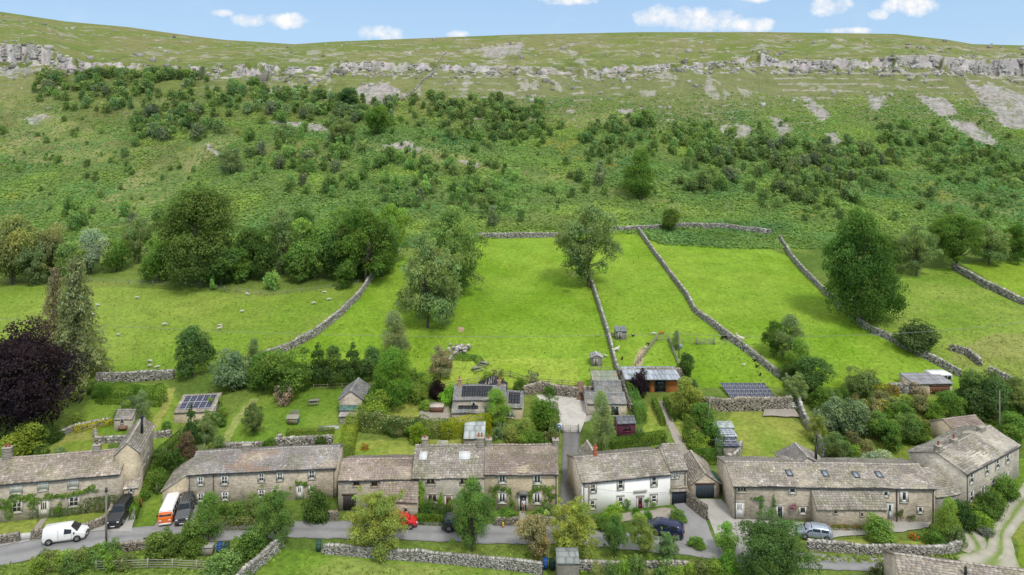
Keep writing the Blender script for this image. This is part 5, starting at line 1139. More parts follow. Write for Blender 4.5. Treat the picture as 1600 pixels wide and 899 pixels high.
b11b = building('tin_shed', 'green felt lean-to against the front of the small garden barn', (530, 657), (559, 657), z2, 1.1, 1.7, rise=.35, kind='mono', pal=np.array([(.10, .18, .15), (.11, .2, .17)]), seed=112, wall='wall_dark', expo=1., sw=1.2, sag=0)
b11c = building('tin_shed', 'low shed with pale corrugated roof just below the green felt lean-to', (530, 663), (556, 663), at(545, 663)[2], 1.5, 1.3, rise=.25, kind='mono', pal=np.array([(.38, .36, .36), (.42, .38, .36)]), seed=113, wall='wall_dark', expo=1.6, sw=.3, sag=0)
z = at(305, 672)[2]
b12 = building('solar_garage', 'low stone garage with a row of blue solar panels in the left garden', (272, 664), (333, 661), z, 4.6, 2.0, rise=1.05, kind='mono', pal=ROOF_BR, seed=121, wall='wall_buff')
solar(b12, .5, b12.W-.5, .5, 4.0, 5, 2, c=(.05, .055, .11), fr=(.72, .72, .74)); door(b12, None, WHITE, local=(1.2, 2.4, 0, 2.1), side='right')
z = at(190, 672)[2]
b13 = building('summerhouse', 'tiny stone summerhouse with pale front in the lawn below the copper beech', (178, 672), (206, 671), z, 2.6, 1.7, rise=.9, pal=ROOF_GY, seed=131, wall='wall_grey', over=.1); window(b13, (189, 657, 193, 661), (.2, .17, .13), 1, 1, fr=.04)
MB().box(.9, 2.1, -.7, -.15, .25, .7, (.22, .13, .09)).build('bench', M['wood'], b13.root)
z = at(1020, 614)[2]
b14 = building('garden_room', 'long flat-roofed garden room with cedar walls and grey metal roof', (976, 613), (1062, 613), z, 4.4, 2.6, rise=.35, kind='mono', pal=np.array([(.33, .37, .42), (.36, .40, .45)]), seed=141, wall='wall_dark', expo=6., sw=.7, sag=0, over=1.0, roofmat='attr')
cw = M['wood']
for a, e in ((.1, 2.4), (4.3, 5.2), (7.2, 9.3)):
    mbx = MB(); k = 0; zz = .05
    while zz < 2.45: mbx.box(a, e, -.06-.01*(k % 2), -.003, zz, zz+.12, tuple(v*random.uniform(.85, 1.1) for v in (.40, .15, .045))); zz += .125; k += 1
    mbx.build('cedar_cladding', cw, b14.root)
window(b14, None, (.06, .06, .065), 1, 1, fr=.07, local=(2.6, 4.2, .1, 2.3), sur=None or WDD); window(b14, None, (.06, .06, .065), 1, 2, fr=.07, local=(5.3, 7.1, .05, 2.35), sur=WDD)
z = at(945, 603)[2]
b15 = building('tin_roof_shed', 'stone store with pale green tin roof touching the long field wall', (926, 612), (966, 612), z, 3.2, 2.0, rise=.5, kind='mono', pal=np.array([(.27, .34, .29), (.30, .36, .29), (.33, .36, .27), (.38, .27, .19)]), seed=151, wall='wall_dark', expo=4., sw=.35, sag=0)
z = at(945, 652)[2]
b16 = building('stone_store', 'grey slate roofed stone store beside the gravel courtyard', (917, 650), (979, 650), z, 5.4, 2.1, ry=614, kind='gable', pal=ROOF_SL, seed=161, wall='wall_brown', expo=.28, sw=.4)
window(b16, (955, 636, 966, 649), (.03, .03, .03), 1, 1, fr=.05)
b16b = building('stone_store', 'older slate roof rising behind the grey roofed store by the courtyard', (930, 632), (972, 632), at(945, 628)[2], 3.8, 2.1, rise=1.2, kind='gable', pal=ROOF_SL, seed=162, wall='wall_dark', expo=.3, sw=.45)
z = at(980, 683)[2]
M['plum'] = plain('plum_boards', (.10, .022, .045), .7)
b17 = building('garden_shed', 'plum purple timber shed with grey roof behind the white cottage', (965, 683), (993, 682), z, 2.2, 2.15, rise=.5, kind='gable', pal=np.array([(.17, .18, .2), (.19, .2, .22)]), seed=171, wall='plum', expo=.9, sw=.9, sag=0, cat='shed'); window(b17, (975, 666, 985, 674), (.14, .04, .06), 2, 2, fr=.06, sur=(.12, .03, .05))
for i, (a, e, y_, lab, pl_) in enumerate(((1110, 1147, 683, 'pale roofed garden shed, topmost of the three stepped sheds by the prayer flags', (.42, .47, .46)), (1122, 1151, 697, 'middle garden shed with a pale blue panelled roof, second of the three stepped sheds', (.42, .45, .5)), (1122, 1155, 712, 'lowest garden shed with dark solar panelled roof above a round stone wall', (.12, .14, .2)))):
    zz = at((a+e)/2, y_)[2]; q = building('garden_shed', lab, (a, y_), (e, y_), zz, 1.7, 1.5, rise=.22, kind='mono', pal=np.array([pl_]), seed=180+i, wall='wall_dark', expo=4, sw=1.1, sag=0, cat='shed', roofmat='attr')
    if i: solar(q, .15, q.W-.15, .1, 1.6, 3 if i == 2 else 2, 2 if i == 2 else 1, c=(.06, .07, .12) if i == 2 else (.36, .40, .47), fr=(.6, .62, .65), lift=.2)
for nm, a, e, y_, ww, lab in (('hen_house', 924, 941, 573, 1.5, 'little weathered hen house with pale roof left of the long field wall'), ('hen_house', 962, 979, 531, 1.5, 'grey wooden hut standing in the paddock right of the long field wall')):
    zz = at((a+e)/2, y_)[2]; M['hutwood'] = plain('grey_boards', (.17, .16, .135), .9, var=.25); q = building(nm, lab, (a, y_), (e, y_), zz, 2.0, 1.7, rise=.45, kind='gable' if a < 950 else 'mono', axis='y', pal=np.array([(.40, .39, .41)] if a < 950 else [(.22, .25, .25)]), seed=190, wall='hutwood', expo=1.2, sw=.6, sag=0, over=.15, cat='hut'); door(q, None, (.12, .11, .095), local=(.5, 1.1, .2, 1.5), glaze=0, panels=0, sur=(.2, .19, .16))
zz = at(740, 698)[2]
b19 = building('greenhouse_shed', 'long shed with milky glazed roof behind the twin chimneys', (725, 702), (757, 702), zz, 3.4, 1.7, rise=1.0, kind='mono', pal=np.array([(.42, .47, .47), (.46, .5, .5)]), seed=195, wall='wall_dark', expo=5., sw=1.3, sag=0, roofmat='attr', cat='shed')
zz = at(1460, 617)[2]
b20 = building('garden_studio', 'low timber studio with grey seamed roof under the white cabin', (1428, 617), (1488, 616), zz, 4.2, 1.9, rise=.35, kind='mono', pal=np.array([(.27, .28, .30), (.3, .3, .32)]), seed=201, wall='wall_brown', expo=5., sw=.6, sag=0, cat='shed'); garage_door(b20, (1453, 604, 1484, 615), (.16, .07, .04))
b21 = building('timber_shed', 'grey boarded shed with felt roof at the bottom edge beside the blue bin', (871, 925), (905, 925), -.4, 2.2, 3.1, rise=.35, kind='mono', pal=np.array([(.22, .24, .23), (.24, .26, .25)]), seed=211, wall='hutwood', expo=1., sw=1., sag=0, over=.12, cat='shed')
# white shepherd cabin on top of the field
p = at(1466, 596); cr_ = empty('white_cabin', p, 0, 'white rounded cabin with dark glass parked above the timber studio', 'cabin'); s_ = p[1]/F
mb = MB(); W2, H2 = 32*s_/2, 15*s_; n = 9
prof = [(-W2, .35)]+[(-W2+ (1-math.cos(t))*.3, H2-.35+math.sin(t)*.35) for t in np.linspace(0, math.pi/2, 4)]+[(W2-(1-math.cos(t))*.3, H2-.35+math.sin(t)*.35) for t in np.linspace(math.pi/2, 0, 4)]+[(W2, .35)]
k = len(prof); mb.add([(x, -1.1, z_) for x, z_ in prof]+[(x, 1.1, z_) for x, z_ in prof], [list(range(k))[::-1], list(range(k, 2*k))], (.75, .76, .77)); mb.f.append(np.array([[i, (i+1) % k, k+(i+1) % k, k+i] for i in range(k)])); mb.build('body', M['attr'], cr_)
MB().box(-W2+.2, -.1, -1.13, -1.09, .75, 1.45, (.1, .1, .1)).box(.0, W2-.9, -1.13, -1.09, .75, 1.45, (.1, .1, .1)).box(W2-.8, W2-.2, -1.13, -1.09, .75, 1.45, (.1, .1, .1)).build('window', M['carglass'], cr_)
for x in (-W2*.5, W2*.5): MB().tube((x, -1.1, .33), (x, -.9, .33), .33, n=14, c=(.03, .03, .03)).build('wheel', M['rubber'], cr_)
print('buildings', exec_t()-t0_)

# ================================================================ walls
drystone('pale drystone wall curving up between the sheep field and the bright meadow', [(402, 566), (440, 552), (490, 527), (530, 496), (560, 466), (582, 434), (600, 415)], 1.4, .55, .45, .22)
drystone('high horizontal drystone wall closing the top of the bright meadows', [(745, 372), (800, 372), (870, 371), (940, 363), (1000, 360), (1060, 356), (1140, 357), (1205, 367)], 1.35, .55, .55, .24)
drystone('long winding field wall running down past the hen house to the slate store', [(872, 372), (895, 402), (925, 446), (940, 492), (952, 532), (963, 577), (972, 602), (982, 630), (988, 645)], 1.25, .55, .4, .2)
drystone('field wall running from the top wall down behind the goats to the dense green trees', [(998, 362), (1030, 407), (1075, 468), (1085, 488), (1135, 528), (1170, 553), (1205, 581), (1232, 600), (1245, 612)], 1.25, .55, .45, .21)
drystone('short upper field wall left of the largest right tree', [(1218, 374), (1235, 402), (1257, 428), (1285, 456), (1315, 486)], 1.25, .5, .5, .22)
drystone('drystone wall descending from the base of the largest right tree to the white cabin', [(1340, 507), (1365, 522), (1430, 552), (1502, 590)], 1.25, .5, .42, .2)
drystone('field wall crossing the far right pasture', [(1488, 420), (1540, 450), (1600, 477), (1680, 505)], 1.4, .6, .55, .28)
drystone('short broken wall curving through the rough right pasture', [(1484, 547), (1510, 554), (1532, 572)], 1.1, .6, .5, .25)
drystone('tumbled wall remnant at the far right edge above the bushes', [(1545, 583), (1572, 596), (1600, 612), (1660, 640)], 1.1, .6, .5, .25)
drystone('grey wall at the foot of the sheep field beside the brown conifer', [(150, 597), (200, 597), (272, 591)], 1.5, .6, .42, .22)
drystone('high garden terrace wall below the ground solar array', [(1098, 640), (1140, 642), (1237, 640)], 1.9, .6, .42, .22, STB*1.15)
drystone('garden wall running downhill from the wooden deck to the barn garden', [(1246, 630), (1258, 662), (1285, 705), (1290, 720)], 1.4, .6, .4, .2)
drystone('roadside drystone wall along the bottom meadow with pale coping', [(505, 864), (600, 872), (700, 880), (800, 890), (848, 897)], 1.05, .5, .27, .135)
drystone('roadside drystone wall behind the bushes at the bottom centre', [(905, 893), (990, 893), (1060, 893), (1160, 902)], 1.05, .5, .27, .135)
drystone('drystone wall running diagonally down to the bottom edge', [(441, 854), (416, 877), (386, 903), (355, 935)], 1.3, .55, .28, .14)
drystone('front garden wall left of the small white gate by the van', [(-120, 866), (0, 850), (31, 846)], 1.0, .45,   .25, .13, STB)
drystone('front garden wall curving behind the white van', [(49, 844), (90, 837), (135, 831), (160, 822), (172, 808), (176, 798)], 1.0, .45,   .25, .13, STB)
drystone('curved boundary wall round the lawn of the very long barn', [(1262, 858), (1350, 865), (1440, 869), (1480, 866), (1500, 857), (1502, 846)], 1.0, .5, .27, .135)
drystone('low wall before the buff cottage, left of its path', [(772, 821), (811, 821)], .95, .4,   .25, .13, STB)
drystone('low wall before the buff cottage, between its path and the lane', [(822, 821), (868, 821)], .95, .4,   .25, .13, STB)
drystone('straight-topped stone wall between the two dark garage doors', [(1075, 790), (1104, 813)], 1.9, .45,   .25, .13, STB, cap=False)
drystone('garden wall behind the ridge of the grey roofed house', [(345, 708), (410, 706)], 1.3, .55, .38, .19)
drystone('garden wall section behind the right chimneyless half of the grey roofed house', [(428, 698), (470, 697), (520, 694)], 1.2, .55, .38, .19)
drystone('sinuous terrace wall below the copper beech', [(62, 700), (80, 690), (112, 674), (172, 662)], .9, .5, .38, .19)
drystone('low terrace wall below the tiny summerhouse', [(148, 678), (150, 692), (200, 690), (232, 685), (268, 681)], .8, .5, .38, .19)
drystone('curved retaining wall behind the gravel courtyard', [(818, 618), (845, 612), (870, 618), (903, 622)], 1.7, .55, .4, .2, STB*1.1)
drystone('retaining wall between the stone steps and the slate store', [(909, 622), (930, 622)], 1.7, .55, .4, .2, STB*1.1)
drystone('wall behind the flat-roofed garden room', [(965, 598), (1066, 598)], 2.4, .5, .42, .2, STB)
drystone('ruined wall stub among the right-hand shrubs', [(1354, 670), (1372, 682), (1388, 692)], 1.7, .7, .42, .22)
drystone('thin wall climbing the fell towards the crags', [(628, 158), (655, 135), (680, 108), (697, 82)], .8, .5, 1.0, .4)
drystone('overgrown wall along the old track on the fell side', [(282, 204), (312, 199), (350, 199)], 1.4, .7, .9, .45)
drystone('round stone wall end below the lowest stepped shed', [(1134, 722), (1145, 724), (1152, 716), (1158, 700)], 1.2, .5, .36, .18)
drystone('mossy wall beside the sloping drive of the left garden', [(212, 770), (240, 730), (262, 712)], 1.0, .5, .38, .2, STB)
drystone('garden wall left of the white cabin studio', [(1390, 613), (1428, 614)], 1.4, .55, .42, .2)
drystone('stony bank beside the camper van drive', [(316, 798), (330, 806)], .9, .5, .36, .18, STB)
drystone('low wall in front of the house with ten white windows, right of its path', [(478, 812), (528, 812)], .9, .45,   .25, .13, STB)
drystone('roadside bank wall behind the van and lamp post', [(60, 888), (150, 866), (230, 857), (300, 858)], .8, .5, .36, .18, STB)
# rubble under the crags
n = 3600; px_ = RNG.uniform(-60, 1660, n); yy_ = np.where(RNG.random(n) < .6, RNG.normal(381, 7, n), RNG.uniform(330, 540, n)); X_ = (px_-CX)/F*yy_; dn = fbm(X_/22., yy_/10., 71, 3); ok = (dn > .47); X_, yy_ = X_[ok], yy_[ok]; n = len(X_)
sz = RNG.gamma(2., .19, (n, 1))*RNG.uniform(.6, 1.4, (n, 3)); mb = MB(); mb.boxes(np.stack([X_, yy_, H(X_, yy_)+sz[:, 2]*.2], 1), sz, RNG.uniform(0, 3, n), STC[RNG.integers(0, 7, n)]*RNG.uniform(.7, .95, (n, 1)), .3)
tag(mb.build('limestone_rubble', M['drystone']), 'scattered grey limestone blocks below and above the crags', 'rubble', kind='stuff')
# blocky limestone facing along the cliff line: ledges broken into buttresses
for (xa, xb, lab) in ((-60, 64, 0), (80, 150, 0), (292, 345, 0), (340, 432, 0), (440, 492, 0), (540, 630, 0), (640, 668, 0), (686, 734, 0), (745, 870, 0), (872, 1000, 0), (1000, 1165, 0), (1172, 1214, 0), (1222, 1330, 0), (1334, 1548, 0), (1562, 1680, 0)):
    C_, Hf, Yw, Cl = [], [], [], []
    for xp in np.arange(xa, xb, 1.6):
        for t in np.linspace(.02, .98, max(3, int(np.interp(xp, PC, CB-CT)/2.3))):
            if vnoise(xp/7., t*2.2, 91) > .47 or (vnoise(xp/14., 3.3, 93) > .55): continue
            if min(xp-xa, xb-xp) < 9 and RNG.random() < .5: continue
            yc0 = 385+float(fbm(np.array(xp/26.), np.array(.5), 11, 3)-.5)*16+float(fbm(np.array(xp/9.), np.array(3.5), 17, 2)-.5)*6
            Y0 = yc0+t*5.2-.7+RNG.normal()*.35; X0 = (xp-CX)/F*Y0; C_.append((X0, Y0, zof(np.interp(xp, PC, CB)*(1-t)+np.interp(xp, PC, CT)*t, Y0)-.45)); w_ = RNG.uniform(.3, .8)
            Hf.append((w_, RNG.uniform(.4, .8), RNG.uniform(.35, .8))); Yw.append(RNG.normal()*.25); Cl.append((STC[RNG.integers(0, 7)]*.35+np.array([.36, .352, .325])*.65)*RNG.uniform(.85, 1.1)*(.85+.3*vnoise(xp/9., t*6, 95)))
    if len(C_) > 3: tag(MB().boxes(C_, Hf, np.array(Yw), np.array(Cl), .28).build('limestone_crag', M['drystone']), kind='structure')
print('walls', exec_t()-t0_)
# ================================================================ trees, one by one
tree('big', 30, 676, 172, 195, PURP, 'huge dark purple copper beech at the left edge', 'copper_beech', lift=.05)
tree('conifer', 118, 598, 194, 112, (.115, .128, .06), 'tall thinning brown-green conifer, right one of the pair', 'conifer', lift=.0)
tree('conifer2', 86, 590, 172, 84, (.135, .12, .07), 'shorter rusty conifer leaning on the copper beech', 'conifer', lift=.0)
tree('egg2', 312, 442, 148, 140, (.058, .085, .022), 'largest dark tree standing above the sheep field', 'broadleaf_tree')
tree('egg', 1346, 503, 174, 132, (.045, .085, .018), 'huge dense green sycamore on the right field boundary', 'sycamore', lift=.03)
tree('airy', 668, 512, 150, 122, GR_GY, 'tall grey-green willow in the meadow, nearer of the pair', 'willow', lift=.06)
tree('airy2', 710, 462, 138, 116, (.095, .14, .04), 'tall willow behind the nearer meadow willow', 'willow', lift=.05)
tree('airy2', 920, 449, 130, 108, GR_GY, 'open-crowned tree growing out of the wall at the top of the meadow', 'ash_tree', lift=.10)
tree('airy', 572, 442, 125, 120, GR_MD, 'wide green tree at the top of the curving wall', 'broadleaf_tree', lift=.05)
tree('airytall', 1000, 312, 80, 66, GR_MD, 'solitary round tree on the bracken slope above the meadows', 'broadleaf_tree')
tree('airy2', 1432, 432, 82, 66, GR_GY, 'grey-green tree just right of the huge sycamore', 'ash_tree')
tree('airy2', 1497, 424, 88, 84, GR_MD, 'spreading tree with visible trunk at the head of the right pasture wall', 'ash_tree', lift=.2)
tree('airy', 1545, 414, 66, 64, GR_GY, 'ash left of the rightmost pasture tree', 'ash_tree'); tree('airy', 1590, 410, 64, 62, GR_MD, 'rightmost tree along the top of the right pasture', 'ash_tree')
for k, (x, y, h, w_, c, kd, lb) in enumerate(((18, 445, 108, 84, (.12, .13, .045), 'med', 'olive tree at the extreme left above the sheep field'), (76, 430, 78, 70, (.11, .12, .05), 'med2', 'dull olive tree left of the whitish one above the sheep field'),
        (142, 428, 70, 54, (.14, .17, .11), 'med', 'whitish flowering tree above the brown conifers'), (218, 412, 72, 56, GR_GY, 'airy2', 'thin open tree between the whitish tree and the dark giant'), (182, 425, 50, 46, GR_MD, 'med2', 'low round tree beneath the thin open tree'),
        (405, 436, 84, 72, GR_DK, 'med2', 'dark tree touching the right side of the dark giant'), (442, 428, 104, 74, GR_GY, 'airytall', 'tall grey-green tree in the row right of the dark giant'), (492, 434, 92, 92, (.085, .135, .03), 'med2', 'yellow-green tree in the row above the sheep field'),
        (530, 436, 84, 70, GR_DK, 'med2', 'dark tree between the yellow-green one and the wide green one'), (610, 412, 92, 74, GR_LT, 'airy2', 'light green tree behind the wall top, left of the willows'), (380, 440, 60, 56, GR_MD, 'med', 'rounded tree at the right foot of the dark giant'), (248, 440, 66, 60, GR_MD, 'med2', 'tree at the left foot of the dark giant'),
        (466, 440, 50, 60, GR_MD, 'med', 'low bushy tree at the fence under the tree row'), (552, 424, 100, 84, (.075, .12, .028), 'med2', 'full green tree between the yellow-green one and the wall top'), (598, 432, 88, 76, (.07, .105, .03), 'med', 'dark green tree directly over the end of the curving wall'), (470, 412, 84, 70, GR_DK, 'med', 'dark tree behind the yellow-green tree of the row'),
        (346, 446, 58, 70, (.05, .085, .022), 'med', 'low dark tree at the foot of the giant, right side'), (50, 446, 60, 60, (.08, .10, .04), 'med', 'low olive tree in front of the left edge trees'), (105, 436, 56, 50, (.09, .13, .04), 'med', 'rounded green tree behind the rusty conifer'), (1470, 402, 60, 60, GR_MD, 'airy2', 'light tree behind the two right pasture ashes'), (1395, 420, 56, 44, (.08, .12, .04), 'airy', 'thin tree touching the right side of the sycamore'))):
    tree(kd, x, y, h, w_, c, lb)
for x, y, h, w_, c, kd, lb in ((300, 589, 78, 72, (.05, .085, .025), 'med', 'compact dark green tree standing at the wall end by the sheep'), (362, 608, 60, 66, (.10, .14, .07), 'dome', 'grey-leaved willow bush right of the compact dark tree'), (397, 592, 64, 38, GR_GY, 'airytall', 'slim grey tree above the middle garden hedge'),
        (446, 616, 72, 96, (.075, .12, .025), 'med2', 'broad mid green tree over the pale twiggy shrub'), (412, 610, 60, 60, GR_MD, 'med', 'green tree between the grey willow bush and the broad tree'), (497, 603, 66, 50, GR_DK, 'cone', 'first dark pointed tree of the row above the garden barn'), (522, 603, 62, 48, (.05, .08, .022), 'tall', 'second dark tree of the row above the garden barn'),
        (552, 603, 66, 50, GR_DK, 'cone', 'third, pointed dark tree of the row above the garden barn'), (580, 598, 56, 46, (.05, .085, .025), 'med', 'last dark tree of the row, touching the tall feathery one'), (616, 572, 86, 58, (.12, .14, .06), 'airytall', 'tall feathery olive tree behind the bright maple'),
        (614, 632, 86, 76, (.075, .14, .022), 'egg2', 'dense bright green maple right of the garden barn'), (688, 592, 52, 50, (.17, .16, .09), 'airy', 'brownish half-bare shrub tree left of the picnic benches'), (1236, 566, 74, 60, GR_GY, 'airytall', 'tall grey-green tree at the foot of the long field wall'),
        (1210, 558, 56, 44, GR_MD, 'airy2', 'leaning green tree left of the tall grey-green one'), (1250, 588, 60, 50, GR_LT, 'airytall', 'pale feathery tree before the tall grey-green one'), (1268, 612, 54, 70, (.055, .095, .025), 'med', 'dark rounded tree above the deck chairs'), (1243, 628, 46, 48, GR_GY, 'airy', 'small weeping tree over the deck chairs'),
        (1345, 618, 42, 58, (.085, .11, .035), 'med2', 'olive apple tree above the flower garden'), (1432, 549, 46, 66, (.055, .08, .028), 'dome', 'dark hawthorn beside the descending right wall'), (940, 706, 94, 50, (.14, .175, .07), 'airytall', 'slender silver birch beside the lane'),
        (1072, 592, 40, 36, GR_DK, 'med', 'small dark tree right of the garden room'), (1072, 652, 62, 50, (.115, .135, .03), 'tall', 'olive-gold tree before the garden room corner'), (1096, 672, 42, 52, GR_MD, 'med', 'spreading apple tree left of the prayer flags'),
        (1000, 622, 44, 34, PURP, 'med2', 'dark purple plum tree in front of the garden room'), (1057, 548, 32, 18, GR_GY, 'airytall', 'small thin birch at the paddock fence'), (1482, 655, 44, 52, GR_MD, 'med', 'green tree below the timber studio'), (1540, 652, 70, 80, (.05, .08, .025), 'med2', 'dark tree behind the right farmhouse annexe'),
        (1580, 700, 54, 64, GR_MD, 'med', 'rounded tree behind the far corner of the farmhouse'), (1515, 640, 50, 60, GR_DK, 'med', 'dark tree left of the pole near the right edge'), (1592, 650, 60, 60, (.10, .125, .04), 'airy2', 'olive tree at the right edge above the farmhouse'),
        (222, 660, 50, 30, (.12, .16, .07), 'airytall', 'slim young tree beside the tiny summerhouse'), (299, 697, 66, 32, (.04, .075, .02), 'cone', 'dark pointed conifer before the solar garage'), (322, 692, 50, 42, GR_GY, 'airy', 'grey-green sapling right of the pointed conifer'), (396, 680, 50, 40, (.08, .105, .035), 'airy2', 'small gnarled apple tree alone in the middle lawn'),
        (776, 664, 56, 50, GR_LT, 'airytall', 'light green willow in front of the upper cottage'), (592, 857, 92, 108, (.135, .16, .04), 'airy', 'yellow-green willow at the roadside before the outshut'), (737, 862, 112, 84, (.075, .125, .03), 'airy2', 'green rowan at the roadside covering the grey cottage door'),
        (326, 846, 76, 56, (.075, .125, .028), 'airytall', 'narrow green tree at the roadside by the camper van'), (430, 848, 90, 72, (.085, .135, .035), 'airy', 'green roadside tree before the ten-windowed house'), (836, 870, 64, 66, (.15, .13, .06), 'med', 'brownish hawthorn at the roadside facing the lane'),
        (897, 868, 92, 88, (.17, .195, .045), 'airy', 'big pale yellow-green tree across the lane mouth'), (960, 872, 68, 46, (.07, .12, .03), 'airy2', 'small green tree right of the pale yellow-green one'), (1003, 872, 66, 50, (.12, .15, .04), 'airy2', 'yellowish tree before the navy car bonnet'),
        (1044, 874, 44, 42, (.09, .14, .055), 'airy', 'small sapling just below the navy car'), (1135, 868, 52, 42, (.11, .185, .04), 'tall', 'bright young tree standing in the road verge before the yard'), (1207, 915, 100, 128, (.055, .095, .028), 'big2', 'large dark round tree at the bottom before the long barn'),
        (1482, 845, 66, 46, (.115, .165, .035), 'airytall', 'light birch by the corner of the curved wall'), (1390, 702, 46, 52, GR_MD, 'med', 'apple tree above the ruined wall stub'), (1418, 690, 40, 50, (.07, .11, .03), 'med2', 'round tree on the lawn behind the farmhouse gable'), (1372, 690, 48, 40, (.08, .12, .03), 'med', 'taller tree left of the ruined wall stub')):
    tree(kd, x, y, h, w_, c, lb, lift=.08)
tree('med', 546, 173, 36, 42, (.045, .08, .028), 'dark round tree below the crags left of the scree fan', 'fell_tree'); tree('med2', 590, 210, 46, 46, GR_MD, 'pale round tree on the fell below the dark one', 'fell_tree'); tree('airy', 532, 224, 42, 54, GR_GY, 'grey thorny tree on the fell left of the bare patch', 'fell_tree')
tree('airy', 360, 274, 44, 44, (.10, .13, .06), 'grey hawthorn alone on the rounded spur', 'fell_tree'); tree('med', 1047, 362, 36, 38, (.065, .095, .02), 'round holly beside the top wall junction', 'fell_tree'); tree('tall', 770, 357, 36, 20, (.10, .13, .07), 'narrow pale tree just above the top wall', 'fell_tree')
